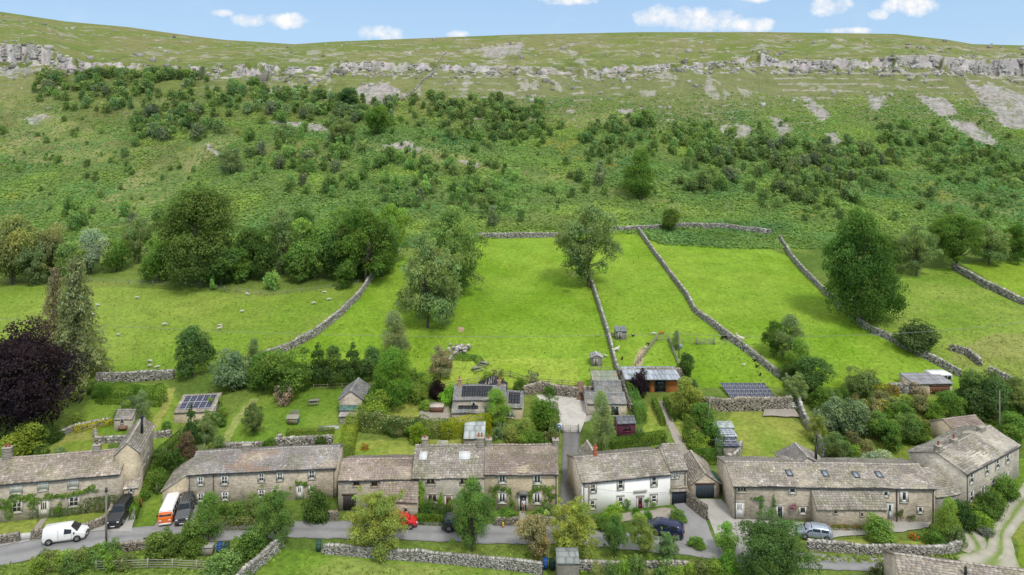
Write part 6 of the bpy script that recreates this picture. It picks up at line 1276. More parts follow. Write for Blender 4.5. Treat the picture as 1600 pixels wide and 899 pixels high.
# ---------------------------------------------------------------- shrubs and hedges
S = [(40, 706, 46, 66, (.14, .175, .03), 'dome', 'golden-green shrub behind the left chimney stack'), (12, 722, 34, 36, (.12, .16, .03), 'dome2', 'yellowish shrub at the left edge behind the terrace'), (118, 668, 22, 30, (.10, .13, .03), 'dome2', 'olive shrub under the copper beech'), (78, 690, 26, 40, GR_DK, 'dome', 'dark shrub by the terrace wall below the copper beech'),
     (272, 745, 44, 44, GR_DK, 'dome', 'dark shrub on the bank left of the grey roof'), (292, 716, 40, 36, (.09, .07, .045), 'dome2', 'bronze shrub under the pointed conifer'), (250, 765, 34, 36, GR_MD, 'dome2', 'green shrub lowest on the bank left of the grey roof'), (340, 712, 32, 32, (.09, .12, .04), 'med', 'feathery shrub behind the left end of the grey roof'),
     (418, 708, 22, 30, GR_MD, 'dome', 'shrub behind the grey roof near its chimney'), (500, 702, 22, 26, GR_DK, 'dome2', 'shrub behind the right end of the grey roof'), (440, 632, 30, 34, (.15, .12, .095), 'small4', 'pale pinkish twiggy shrub under the broad tree'), (582, 652, 40, 56, (.12, .165, .03), 'dome', 'rounded green shrub right of the tin sheds'),
     (652, 628, 30, 36, (.11, .15, .03), 'dome2', 'rounded light shrub at the top of the walled lawn'), (682, 622, 30, 28, PURP, 'dome', 'dark purple shrub between two green ones'), (702, 630, 28, 34, (.12, .22, .03), 'dome', 'vivid green shrub left of the upper cottage'), (665, 640, 14, 24, GR_LT, 'dome2', 'low bright shrub below the vivid green one'), (640, 622, 24, 30, (.12, .13, .09), 'small4', 'grey shrub behind the rounded light one'),
     (655, 692, 34, 34, (.12, .17, .02), 'dome', 'clipped golden dome bush behind the tall chimney'), (850, 668, 44, 50, (.085, .145, .025), 'dome', 'large bush below the gravel courtyard'), (822, 686, 32, 40, (.12, .15, .04), 'dome2', 'pale bush above the plum slate roof'), (838, 700, 26, 44, GR_MD, 'dome', 'green bush right of the pale one above the plum slate roof'), (800, 690, 26, 36, (.15, .17, .05), 'dome2', 'golden grass mound between chimneys and lane'),
     (830, 604, 24, 26, (.12, .13, .08), 'small4', 'cream flowering shrub at the courtyard corner'), (812, 612, 20, 24, GR_MD, 'dome', 'small shrub above the right wing of the upper cottage'), (1300, 668, 44, 58, (.12, .155, .09), 'dome', 'silvery rounded shrub left of the largest silver one'), (1332, 676, 54, 66, (.11, .15, .08), 'dome', 'largest silver-green dome shrub below the apple tree'), (1285, 640, 36, 44, GR_MD, 'dome2', 'green shrub right of the deck'), (1278, 690, 44, 38, (.14, .17, .05), 'airy', 'yellowish sprawling shrub beside the wall of the barn garden'),
     (1305, 720, 44, 50, (.09, .13, .05), 'airy2', 'loose shrub mass above the hipped grey roof'), (1370, 729, 24, 54, (.20, .23, .16), 'dome', 'whitish rounded shrub just above the long barn roof'), (1430, 690, 36, 48, (.07, .11, .025), 'dome', 'bush left of the farmhouse chimneys'), (1380, 645, 20, 36, (.16, .14, .04), 'dome2', 'golden brown flower shrub above the lawn right'), (1462, 658, 30, 36, GR_LT, 'dome', 'bright shrub under the timber studio'), (1415, 640, 22, 26, (.085, .13, .03), 'dome2', 'round shrub in the flower garden near the studio'),
     (1440, 622, 22, 32, (.22, .185, .14), 'small4', 'pale pink flowering shrub left of the timber studio'), (1395, 648, 8, 14, (.6, .6, .55), 'small2', 'white hydrangea in the right flower garden'),
     (1375, 846, 38, 52, (.11, .17, .04), 'dome', 'rounded light green shrub on the lawn of the long barn'), (1505, 826, 46, 44, (.045, .08, .025), 'dome', 'dark shrub before the farmhouse lean-to'), (1528, 826, 26, 50, (.10, .155, .025), 'dome2', 'bright low shrub at the edge of the track'), (1548, 806, 40, 46, (.075, .12, .03), 'dome', 'green shrub along the farmhouse front, middle'), (1572, 780, 38, 44, (.075, .13, .03), 'dome2', 'green shrub along the farmhouse front, far end'), (1540, 836, 14, 26, (.13, .15, .13), 'dome', 'grey lavender clump by the fork of the track'),
     (1492, 852, 32, 36, (.08, .11, .05), 'dome2', 'dark shrub inside the curved wall end'), (1462, 850, 22, 40, (.08, .14, .03), 'dome', 'low plants inside the curved wall'), (1135, 902, 40, 40, (.09, .18, .03), 'dome', 'fresh green shrub at the bottom left of the large dark tree'), (1378, 905, 26, 40, (.08, .1, .04), 'dome2', 'roadside thicket at the foot of the foreground roof'),
     (256, 868, 42, 60, (.085, .12, .03), 'dome', 'dark roadside thicket below the camper van'), (300, 862, 48, 56, (.08, .125, .028), 'dome2', 'thicket under the narrow roadside tree'), (392, 868, 44, 56, (.075, .125, .03), 'dome', 'bush at the foot of the tree near the bins'), (352, 905, 40, 80, (.09, .14, .045), 'dome2', 'grassy bush at the bottom edge beside the diagonal wall'),
     (495, 812, 44, 50, (.06, .10, .025), 'dome', 'dense shrub beside the door of the ten-windowed house'), (395, 812, 44, 34, (.09, .12, .04), 'dome2', 'shrub against the ground floor of the ten-windowed house'), (372, 816, 34, 40, (.095, .14, .035), 'dome', 'mixed shrub in the front garden left of the roadside tree'), (350, 812, 30, 30, (.085, .14, .03), 'dome', 'low shrub beside the second white window'), (425, 816, 34, 40, (.07, .12, .03), 'dome2', 'mixed shrub behind the roadside tree'),
     (698, 812, 20, 26, GR_DK, 'dome', 'small dark shrub beside the grey cottage door'), (672, 808, 26, 34, (.05, .09, .022), 'dome2', 'shrub under the brown mullioned window'), (860, 812, 24, 30, (.10, .14, .05), 'dome', 'flowering shrub in the right bed of the buff cottage'), (842, 812, 20, 26, (.075, .14, .03), 'dome2', 'low shrub in the bed by the path of the buff cottage'), (790, 812, 18, 40, (.085, .15, .03), 'dome', 'leafy border left of the path of the buff cottage'),
     (958, 816, 30, 34, (.14, .21, .03), 'dome', 'bright yellow-green shrub before the white cottage'), (995, 808, 14, 16, (.06, .14, .02), 'dome', 'clipped ball left of the maroon door'), (1012, 812, 16, 18, (.06, .14, .02), 'dome2', 'clipped ball right of the maroon door'), (1060, 815, 18, 30, (.085, .14, .035), 'dome', 'flower mound with orange lilies by the garage drive'),
     (1000, 681, 14, 16, (.10, .17, .06), 'dome2', 'round pale shrub behind the long hedge'), (1090, 700, 24, 40, (.12, .17, .03), 'dome', 'yellow-green border shrub behind the clipped hedge square'), (1110, 690, 34, 36, (.06, .12, .025), 'dome2', 'green bush left of the topmost stepped shed'), (1082, 640, 28, 26, (.05, .09, .02), 'dome', 'dark shrub between the olive-gold tree and the terrace wall'), (1545, 745, 24, 30, GR_MD, 'dome', 'bush behind the farmhouse annexe')]
for x, y, h, w_, c, kd, lb in S: bush(kd, x, y, h, w_, c, lb)
for i in range(26):      # waist-high scrub between wall and road, bottom left and bottom centre
    x = 60+i*9.5+random.uniform(-4, 4) if i < 15 else 930+(i-15)*21+random.uniform(-6, 6); y = (892-(x-60)*.09 if i < 15 else 906)+random.uniform(-6, 8)
    bush(random.choice(['dome', 'dome2', 'small4']), x, y, random.uniform(20, 36), random.uniform(30, 46), random.choice([(.10, .16, .03), (.13, .18, .035), (.085, .13, .04), (.12, .14, .05)]), 'bramble and weed clump on the rough verge below the road', 'bramble_clump', 'bramble', 'bramble clumps below the road')
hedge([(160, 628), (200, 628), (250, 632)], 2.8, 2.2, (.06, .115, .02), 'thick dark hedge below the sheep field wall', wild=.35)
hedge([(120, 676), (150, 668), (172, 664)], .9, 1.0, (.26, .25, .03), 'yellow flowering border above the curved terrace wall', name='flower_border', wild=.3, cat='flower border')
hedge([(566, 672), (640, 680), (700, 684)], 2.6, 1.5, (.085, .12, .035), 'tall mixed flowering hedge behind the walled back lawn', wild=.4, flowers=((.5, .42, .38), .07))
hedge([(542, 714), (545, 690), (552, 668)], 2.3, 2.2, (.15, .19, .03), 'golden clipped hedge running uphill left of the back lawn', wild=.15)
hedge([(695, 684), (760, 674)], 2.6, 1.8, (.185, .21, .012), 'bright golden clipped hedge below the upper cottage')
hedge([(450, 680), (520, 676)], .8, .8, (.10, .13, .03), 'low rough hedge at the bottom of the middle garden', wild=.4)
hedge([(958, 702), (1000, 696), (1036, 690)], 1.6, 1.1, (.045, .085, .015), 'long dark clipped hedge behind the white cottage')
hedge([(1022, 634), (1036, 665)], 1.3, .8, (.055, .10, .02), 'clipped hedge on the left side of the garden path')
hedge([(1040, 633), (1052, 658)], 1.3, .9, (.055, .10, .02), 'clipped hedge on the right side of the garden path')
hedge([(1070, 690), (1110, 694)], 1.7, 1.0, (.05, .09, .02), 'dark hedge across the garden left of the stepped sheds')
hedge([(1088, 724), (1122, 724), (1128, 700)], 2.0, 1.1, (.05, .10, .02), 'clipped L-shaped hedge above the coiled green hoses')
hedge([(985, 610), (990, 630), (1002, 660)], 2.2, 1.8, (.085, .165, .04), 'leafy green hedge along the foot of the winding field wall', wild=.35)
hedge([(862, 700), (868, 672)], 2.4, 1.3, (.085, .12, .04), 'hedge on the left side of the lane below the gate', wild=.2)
hedge([(128, 800), (182, 797)], 2.0, .9, (.065, .10, .02), 'clipped hedge under the front wall near the black off-roader')
hedge([(0, 812), (38, 808), (58, 808)], 1.5, 1.1, (.055, .10, .03), 'dark border hedge left of the cream door'); hedge([(84, 806), (125, 801)], 1.0, 1.0, (.06, .12, .03), 'low border right of the cream door', wild=.4)
hedge([(208, 812), (214, 790), (232, 755), (244, 735)], 1.3, 1.0, (.085, .16, .022), 'bright narrow hedge beside the drive of the leftmost terrace', wild=.15)
hedge([(652, 818), (690, 820)], 1.1, .9, (.075, .12, .02), 'loose clipped hedge between the red car and the dark car')
hedge([(345, 826), (420, 826), (455, 822)], 1.1, 1.0, (.12, .14, .05), 'rough grassy hedge along the road before the ten-windowed house', wild=.5)
hedge([(240, 740), (262, 712), (284, 690)], 1.9, 1.6, (.055, .09, .025), 'dark overgrown hedge up the bank left of the grey roof', wild=.5)
hedge([(330, 622), (380, 604), (400, 598)], 1.2, 1.4, (.08, .105, .03), 'rough hedge climbing left of the middle garden', wild=.5)
hedge([(1518, 812), (1545, 795), (1578, 765)], 1.4, 1.6, (.08, .14, .03), 'flower border along the front of the farmhouse', wild=.5, name='flower_border', cat='flower border', flowers=((.45, .08, .04), .03))
hedge([(1285, 828), (1330, 829), (1372, 828)], .55, .5, (.09, .13, .04), 'narrow flower bed along the wide outshut', name='flower_border', cat='flower border', wild=.5, flowers=((.5, .05, .06), .1))
hedge([(1370, 612), (1400, 618)], 1.4, 1.2, (.13, .12, .03), 'golden and red border against the garden wall', wild=.4, name='flower_border', cat='flower border', flowers=((.45, .2, .02), .12))
hedge([(700, 560), (745, 562), (752, 570)], .6, 1.6, (.06, .115, .03), 'nettle patch by the broken wall in the meadow', wild=.6, name='nettle_patch', cat='nettles')
for x, y, w_, h, fc, lb in ((1303, 821, 14, 8, (.55, .03, .04), 'red flowers at the left end of the wide outshut'), (1056, 815, 14, 9, (.8, .6, .02), 'yellow flowers at the top of the drive bed'), (1240, 786, 12, 9, (.45, .15, .4), 'purple hanging basket on the long barn wall'), (1428, 842, 16, 8, (.5, .12, .04), 'orange flowers in the round lawn bed of the long barn'),
        (1508, 792, 10, 22, (.5, .08, .03), 'red climbing roses at the farmhouse corner'), (810, 685, 12, 7, (.5, .2, .3), 'pink flowers behind the plum slate roof'), (570, 702, 14, 10, (.6, .14, .02), 'orange lilies left of the back lawn'), (1418, 632, 14, 7, (.7, .7, .65), 'white hydrangea left of the pink flowering shrub'), (1223, 810, 8, 5, (.6, .1, .1), 'red geraniums on the step of the dark barn door')):
    if 'basket' in lb:
        o = flowers(x, 812, w_, h, (.08, .13, .03), lb, fc, .4); x_, z_ = loc_front(b7, x, 796, -.3); o.location = (*(b7.o[:2]+b7.ux*x_-b7.uy*.3), z_)
    else: flowers(x, y, w_, h, (.08, .14, .03), lb, fc)
for (cx_, cy_, rx, ry_), n in (((975, 822, 34, 5), 9), ((1085, 850, 8, 4), 2), ((925, 818, 14, 4), 3), ((1330, 640, 80, 26), 14), ((1310, 705, 60, 20), 9), ((1410, 660, 55, 30), 12), ((225, 735, 22, 40), 8), ((215, 655, 60, 22), 8), ((620, 668, 70, 8), 8), ((800, 688, 60, 12), 10), ((1095, 655, 30, 30), 10), ((1530, 715, 40, 50), 8), ((1080, 600, 25, 10), 4), ((60, 700, 60, 16), 6), ((400, 808, 60, 6), 9), ((860, 640, 8, 30), 4), ((1240, 585, 30, 16), 6), ((1555, 640, 60, 30), 12), ((760, 590, 20, 10), 2), ((1300, 612, 60, 10), 7), ((345, 640, 10, 24), 5), ((190, 612, 50, 8), 5), ((745, 806, 15, 5), 3), ((660, 598, 24, 14), 4)):
    for k in range(n):
        a = random.uniform(0, 6.28); r = math.sqrt(random.random()); h = random.uniform(12, 26)
        bush(random.choice(['dome', 'dome2', 'small4', 'med', 'dome']), cx_+rx*r*math.cos(a), cy_+ry_*r*math.sin(a)+6, h, h*random.uniform(1.0, 1.5), random.choice([(.07, .12, .03), (.09, .15, .03), (.12, .17, .035), (.055, .09, .025), (.13, .13, .06), (.10, .14, .07)]), 'leafy mixed shrub filling the garden beds around the cottages', 'garden_shrub', 'shrub', 'mixed garden shrubs')
print('plants', exec_t()-t0_)
# ---------------------------------------------------------------- bushes on the fell
BANDS = [([(40, 120), (180, 108), (340, 118), (430, 150), (620, 165), (632, 200), (480, 192), (330, 178), (230, 205), (190, 170), (60, 160)], 250, (.055, .085, .03), 10, 17), ([(640, 158), (720, 150), (805, 158), (850, 190), (860, 225), (780, 230), (700, 215), (640, 200)], 150, (.05, .08, .028), 9, 15),
         ([(1080, 250), (1120, 225), (1200, 215), (1290, 228), (1380, 245), (1370, 290), (1330, 322), (1240, 318), (1150, 305), (1085, 300)], 230, (.065, .09, .03), 12, 20), ([(910, 205), (970, 190), (1020, 185), (1075, 205), (1160, 215), (1130, 250), (1020, 240), (940, 255)], 110, (.055, .09, .028), 10, 16),
         ([(440, 230), (620, 240), (790, 262), (800, 345), (690, 340), (560, 318), (450, 300), (400, 260)], 120, (.07, .11, .03), 12, 20), ([(1340, 200), (1460, 205), (1560, 240), (1600, 270), (1600, 310), (1470, 265), (1380, 240)], 90, (.055, .09, .028), 9, 15),
         ([(200, 200), (250, 175), (330, 185), (300, 215), (210, 235)], 40, (.05, .08, .025), 12, 20), ([(350, 200), (480, 205), (520, 240), (400, 260)], 22, (.08, .11, .04), 12, 22), ([(0, 330), (150, 335), (330, 330), (250, 380), (0, 400)], 18, (.07, .11, .03), 12, 26), ([(860, 240), (960, 250), (920, 330), (850, 340)], 14, (.06, .09, .028), 10, 18),
         ([(0, 170), (200, 230), (330, 300), (50, 310)], 16, (.06, .09, .03), 8, 14), ([(1100, 310), (1500, 290), (1600, 330), (1560, 380), (1300, 350)], 18, (.07, .1, .035), 10, 18), ([(330, 140), (520, 150), (640, 175), (600, 190), (420, 180)], 60, (.09, .12, .05), 10, 18),
         ([(0, 410), (160, 420), (560, 425), (560, 445), (0, 440)], 26, (.08, .125, .03), 12, 24)]
cand = []
for poly, n, c, h0, h1 in BANDS:
    P_ = np.array(poly); k = 0; t_ = 0
    while k < n and t_ < 20000:
        t_ += 1; x = random.uniform(P_[:, 0].min(), P_[:, 0].max()); y = random.uniform(P_[:, 1].min(), P_[:, 1].max())
        if not inpoly(np.array([x]), np.array([y]), poly)[0]: continue
        if vnoise(x/26., y/13., 7) < .34 and random.random() < .8: continue
        cand.append((random.uniform(h0, h1*1.25), x+random.gauss(0, 14), max(120, y+random.gauss(0, 6)), c)); k += 1
for k in range(330):
    x, y = random.uniform(-20, 1620), random.uniform(185, 345)
    if 740 < x < 1230 and y > 335: continue
    if vnoise(x/60., y/25., 17) < .42: continue
    cand.append((random.uniform(5, 10), x, y, (.07, .11, .03)))
cand.sort(key=lambda q: -q[0]); kinds = ['small', 'small2', 'small3', 'small4', 'small', 'small3']
bigset = cand[:290]; rest = cand[290:]
for h, x, y, c in bigset:
    k = random.choice(kinds); t = random.uniform(.8, 1.25); cc = random.choice([c, c, c, tuple(v*1.15 for v in c), (.075, .09, .045), (.07, .11, .03)])
    o = bush(k, x, y+3, h, h*random.uniform(.75, 1.15)*(.7 if k == 'small3' else 1.05), (cc[0]*t*1.35, cc[1]*t*1.4, cc[2]*t*1.7), 'hawthorn or small birch growing among bracken on the fell side', 'hillside_tree', 'tree', 'scrub trees scattered over the bracken slope')
mb = MB(); srcs = {}
for k in ('small', 'small2', 'small3'):
    me = PROTO[k][0]; nv = len(me.vertices); a = np.empty(nv*3); me.vertices.foreach_get('co', a); q = np.empty(nv*4); me.color_attributes['Col'].data.foreach_get('color', q); srcs[k] = (a.reshape(-1, 4, 3)[::3], q.reshape(-1, 4, 4)[::3, :, :3])
for h, x, y, c in rest:
    p = at(x, y+2); s = F/p[1]; v_, q = srcs[random.choice(list(srcs))]; th = random.uniform(0, 6.28); w_ = h/s*random.uniform(.8, 1.2); V = v_.reshape(-1, 3)*np.array([w_, w_, h/s])*1.05
    ctr = v_.mean(1, keepdims=True); v2 = ((v_-ctr)*1.5+ctr).reshape(-1, 3)*np.array([w_, w_, h/s])
    V = np.stack([v2[:, 0]*math.cos(th)-v2[:, 1]*math.sin(th), v2[:, 0]*math.sin(th)+v2[:, 1]*math.cos(th), v2[:, 2]], 1)+p
    mb.add(V, np.arange(len(V)).reshape(-1, 4), q.reshape(-1, 3)*random.uniform(.8, 1.3)*np.array(random.choice([(1, 1, 1), (1.25, 1.1, 1.1), (1, 1, .8)])))
o = mb.build('scrub_woodland', M['leaf']); o.color = (.095, .145, .056, 1); tag(o, 'mass of dark scrub trees covering parts of the fell side', 'scrub', kind='stuff')
# bracken and tussocks over the slope: one uncountable cover
n = 285000; px_ = RNG.uniform(-120, 1720, n); Y_ = RNG.uniform(197, 352, n); X_ = (px_-CX)/F*Y_
f1 = fbm(X_/9., Y_/9., 41, 4); dens_ = (.4+.6*smooth(.3, .62, f1))*(1-.75*smooth(318, 350, Y_))*np.where(px_ < 330, .8, 1.); ok = RNG.random(n) < dens_; X_, Y_, f1, px_ = X_[ok], Y_[ok], f1[ok], px_[ok]
Z_ = H(X_, Y_); pyv = HY+F*(CH-Z_)/Y_; ok = ~(inpoly(px_, pyv, [(420, 470), (582, 434), (640, 402), (745, 374), (1000, 366), (1030, 383), (1120, 388), (1215, 394), (1260, 430), (1340, 505), (1370, 515), (1410, 420), (1500, 412), (1800, 400), (1800, 700), (-300, 700), (-300, 442), (0, 442)]))
ok &= Z_ > 0
wx = px_+(fbm(X_/3., Y_/3., 47, 3)-.5)*14+RNG.normal(0, 3, len(px_)); wy = pyv+(fbm(X_/9., Y_/9., 41, 4)-.5)*8
for p_ in SCREE: ok &= ~inpoly(wx, wy, p_)
for p_ in PALE: ok &= ~(inpoly(wx, wy, p_) & (RNG.random(len(ok)) < .6))
X_, Y_, f1, Z_ = X_[ok], Y_[ok], f1[ok], Z_[ok]; n = len(X_)
g2 = fbm(X_/25., Y_/18., 97, 3); nm = RNG.normal(size=(n, 3))*.45+np.array([0, -.25, .9]); nm /= np.linalg.norm(nm, axis=1)[:, None]
b_ = RNG.uniform(.75, 1.25, n)*(.8+.5*(f1-.3)); cc = np.stack([b_*(1+(g2-.5)*1.3), b_*(1+(g2-.5)*.7), b_], 1)
V, fcs, cc = leafquads(np.stack([X_, Y_, Z_+RNG.uniform(.05, .5, n)], 1), nm, RNG.uniform(.5, 1.3, n), cc, RNG)
o = MB().add(V, fcs, cc).build('bracken', M['leaf']); o.color = (.12, .19, .06, 1); tag(o, 'green bracken covering the fell side', 'bracken', kind='stuff')
# rough grass tufts near the viewer and on the verges
def tufts(poly, n, size, c, nm_, lab, hmax=.25):
    P_ = np.array(poly, float); x = RNG.uniform(P_[:, 0].min(), P_[:, 0].max(), n); y = RNG.uniform(P_[:, 1].min(), P_[:, 1].max(), n); ok = inpoly(x, y, poly); x, y = x[ok], y[ok]
    Pw = np.array([at(a, b) for a, b in zip(x, y)]); n = len(Pw); nmv = RNG.normal(size=(n, 3))*.6+np.array([0, -.5, .6]); nmv /= np.linalg.norm(nmv, axis=1)[:, None]; Pw[:, 2] += RNG.uniform(0, hmax, n)
    bb = RNG.uniform(.6, 1.4, (n, 1))*np.ones((1, 3)); V, f_, c2 = leafquads(Pw, nmv, size, bb, RNG); o = MB().add(V, f_, c2).build(nm_, M['leaf']); o.color = (*c, 1); tag(o, lab, 'grass', kind='stuff')
tufts([(0, 884), (80, 872), (170, 857), (330, 852), (440, 850), (440, 870), (400, 899), (0, 960), (-50, 960)], 2600, .45, (.12, .17, .04), 'rough_grass', 'rough grass and weeds below the road at bottom left')
tufts([(500, 850), (760, 856), (1000, 868), (1160, 886), (1160, 894), (1000, 884), (840, 888), (600, 864), (505, 858)], 1500, .22, (.17, .24, .04), 'verge_grass', 'mown verge grass between road and wall')
tufts([(1240, 870), (1490, 868), (1500, 875), (1400, 880), (1240, 880)], 600, .4, (.12, .16, .04), 'verge_weeds', 'weedy verge under the curved boundary wall')
tufts([(905, 892), (1150, 896), (1160, 960), (900, 960)], 1500, .5, (.11, .18, .03), 'rough_weeds', 'weeds at the bottom centre edge')
for poly, n, c, lb in (([(400, 570), (582, 440), (745, 378), (1000, 368), (1230, 400), (1340, 510), (1495, 592), (1230, 600), (700, 600)], 3600, (.075, .13, .02), 'tufts of coarser grass in the bright meadows'), ([(0, 448), (220, 452), (420, 465), (570, 445), (490, 520), (400, 566), (160, 592), (0, 596)], 2400, (.085, .12, .03), 'tufts of coarser grass in the sheep field'),
        ([(1420, 430), (1490, 425), (1600, 480), (1640, 560), (1560, 620), (1400, 540)], 2600, (.13, .13, .05), 'rushy tufts in the rough right pasture'), ([(460, 872), (850, 900), (900, 960), (400, 960)], 900, (.10, .16, .03), 'tufts in the mown bottom meadow')):
    tufts([(a, b) for a, b in poly], n, .34, c, 'grass_tufts', lb, .1)
print('fell', exec_t()-t0_)
# ================================================================ vehicles
def van_x(root, off, S):
    for s in (1, -1): MB().box(-.55, -.52, s*.93-.012, s*.93+.012, .55, 1.7, (.35, .36, .37)).build('door_seam', M['attr'], root)
vehicle('parked_van', 'white panel van parked on the road below the cream-windowed terrace', 'van', 103, 844, 14, [(0, .9, 1.72, .86), (.08, 1.0, 1.86, .91), (2.5, 1.02, 1.90, .93), (3.0, 1.03, 1.84, .92), (3.75, 1.08, 1.12, .90), (4.35, .92, .95, .84), (4.55, .72, .74, .74)], 'p_white', (.75, 3.75), .33, sidewin=((2.35, 3.15, .05, .75),), ws=(3.72, 3.02), extra=van_x)
ST4 = [(0, 1.15, 1.95, .84), (.06, 1.18, 2.0, .88), (2.7, 1.18, 2.02, .88), (3.05, 1.16, 1.2, .87), (4.35, 1.10, 1.13, .84), (4.45, 1.0, 1.03, .82)]
def offroad(root, off, S):
    for k in range(5): MB().box(-off+.3, -off+2.6, -.6+k*.3-.02, -.6+k*.3+.02, 2.05, 2.10, (.03, .03, .03)).build('roof_bar', M['attr'], root)
    MB().tube((-off-.1, 0, 1.0), (-off-.28, 0, 1.0), .36, n=16, c=(.02, .02, .02)).build('spare_wheel', M['rubber'], root)
vehicle('parked_off_roader', 'black off-roader parked on the drive left of the bright hedge, facing the road', 'off-roader', 188, 812, -82, ST4, 'p_black', (.75, 3.6), .40, sidewin=((.35, 1.3, .1, .85), (1.45, 2.1, .1, .85), (2.2, 2.85, .1, .8)), ws=(3.0, 2.74), rw=None, hl=.78, extra=offroad)
vehicle('parked_off_roader', 'grey-bonneted off-roader parked beside the orange camper van', 'off-roader', 289, 808, -74, ST4, 'p_grey', (.75, 3.6), .40, sidewin=((.35, 1.3, .1, .85), (1.45, 2.1, .1, .85), (2.2, 2.85, .1, .8)), ws=(3.0, 2.74), hl=.78, extra=offroad)
vehicle('camper_van', 'orange camper van with white roof parked on the forecourt', 'camper van', 265, 808, -77, [(0, 1.0, 1.1, .74), (.08, 1.12, 1.75, .82), (.3, 1.15, 1.93, .86), (3.9, 1.15, 1.95, .86), (4.2, 1.14, 1.72, .84), (4.42, 1.08, 1.12, .80), (4.5, .9, .93, .76)], 'p_orange', (.9, 3.35), .34, sidewin=((.4, 1.3, .12, .72), (1.45, 2.35, .12, .72), (2.5, 3.2, .12, .72), (3.35, 3.95, .12, .72)), ws=(4.38, 4.1), rw=(.05, .25), two=(1.0, 'p_white'), sillc=(.75, .75, .73), grille=False, hl=.7)
HB = [(0, .85, .95, .74), (.15, .95, 1.3, .82), (.55, .98, 1.46, .85), (2.2, .98, 1.5, .86), (2.65, .97, 1.35, .85), (3.15, .94, .98, .83), (3.85, .78, .80, .74), (3.98, .62, .64, .66)]
def hatch(name, lab, cat, px, py, yaw, mat, sc=1.): return vehicle(name, lab, cat, px, py, yaw, [(a*sc, b*(1 if sc < 1.1 else 1.08), c*(1 if sc < 1.1 else 1.14), d*(1 if sc < 1.1 else 1.08)) for a, b, c, d in HB], mat, (.72*sc, 3.2*sc), .31 if sc < 1.1 else .37, sidewin=((.5*sc, 1.3*sc, .1, .85), (1.42*sc, 2.3*sc, .1, .85), (2.36*sc, 2.85*sc, .1, .7)), ws=(3.1*sc, 2.3*sc), rw=(.08*sc, .45*sc), hl=.55)
hatch('parked_car', 'small red hatchback half hidden by the yellow-green roadside willow', 'car', 627, 823, 3, 'p_red')
hatch('parked_car', 'dark green estate parked behind the roadside rowan', 'car', 720, 826, 2, 'p_green', 1.12)
hatch('parked_car', 'navy blue estate car parked below the white cottage', 'car', 1037, 835, 158, 'p_blue', 1.19)
hatch('parked_car', 'silver-blue hatchback parked at the wide outshut', 'car', 1272, 840, 168, 'p_silver')
# ================================================================ people and animals
pt = b5.o+np.array([*(b5.ux*(loc_front(b5, 818, 790)[0])-b5.uy*.35), 0.06]); person(0, 0, 'man in pale shirt and brown trousers standing in the cottage doorway', loc=pt)
WH = (.52, .50, .44)
sg_, ss_ = quad_animal(WH, None, graze=True), quad_animal(WH, None)
for x, y, g in ((214, 467, 1), (153, 479, 0), (146, 494, 1), (257, 509, 1), (378, 489, 0), (344, 511, 1), (343, 516, 0), (185, 526, 0), (131, 545, 1), (234, 567, 1), (234, 575, 0), (246, 576, 1), (387, 462, 0), (507, 459, 1), (514, 470, 1), (490, 476, 1)):
    animal('sheep', sg_ if g else ss_, x, y, random.uniform(-30, 30)+random.choice([0, 180]), 'white sheep grazing in the long field left of the curving wall', 'sheep', scale=random.uniform(.8, .95), group='sheep in the left field')
animal('goat', quad_animal((.60, .57, .48), None, neck=.15), 963, 550, 20, 'white goat standing beside the winding wall above the tin roof', 'goat', scale=1.15)
animal('goat', quad_animal((.66, .62, .52), None, neck=.35), 1157, 533, 160, 'long-necked white goat at the wall above the paddock', 'goat', scale=1.3)
animal('goat', quad_animal((.02, .018, .016), None, graze=True), 1132, 531, 190, 'black goat grazing at the end of the paddock fence', 'goat', scale=1.2)
animal('goat', quad_animal((.42, .16, .06), None, graze=True), 1034, 523, 200, 'ginger goat grazing above the paddock fence', 'goat', scale=1.0); animal('sheep', sg_, 1022, 524, 170, 'lone white sheep beside the ginger goat', 'sheep', scale=.9)
def henmesh(c):
    V = [(-.16, 0, .2), (0, 0, .2), (.12, 0, .24), (.18, 0, .36), (.25, 0, .37), (-.26, 0, .33)]; E = [(0, 1), (1, 2), (2, 3), (3, 4), (0, 5)]; Rr = [.08, .11, .08, .045, .02, .03]
    for s in (1, -1): V += [(.02, s*.04, .1), (.03, s*.05, .0)]; E += [(1, len(V)-2), (len(V)-2, len(V)-1)]; Rr += [.02, .014]
    return skinned('body', V, E, Rr, c, M['wool'], 1)
hb, hw = henmesh((.025, .02, .018)), henmesh((.55, .53, .48))
for x, y, w_, lb in ((989, 527, 0, 'dark hen by the grey paddock hut'), (1013, 540, 0, 'black hen near the paddock fence corner'), (972, 563, 0, 'dark hen just right of the winding wall'), (1179, 566, 0, 'upper one of two black hens under the field wall'), (1183, 575, 0, 'lower one of two black hens under the field wall'), (1188, 588, 0, 'black hen nearest the solar array'), (1162, 573, 1, 'white hen alone in the paddock'), (947, 559, 1, 'white hen beside the little hen house'), (1009, 546, 1, 'pale hen on the slanting paddock fence line')):
    animal('hen', hw if w_ else hb, x, y, random.uniform(0, 360), lb, 'hen', scale=1.7)
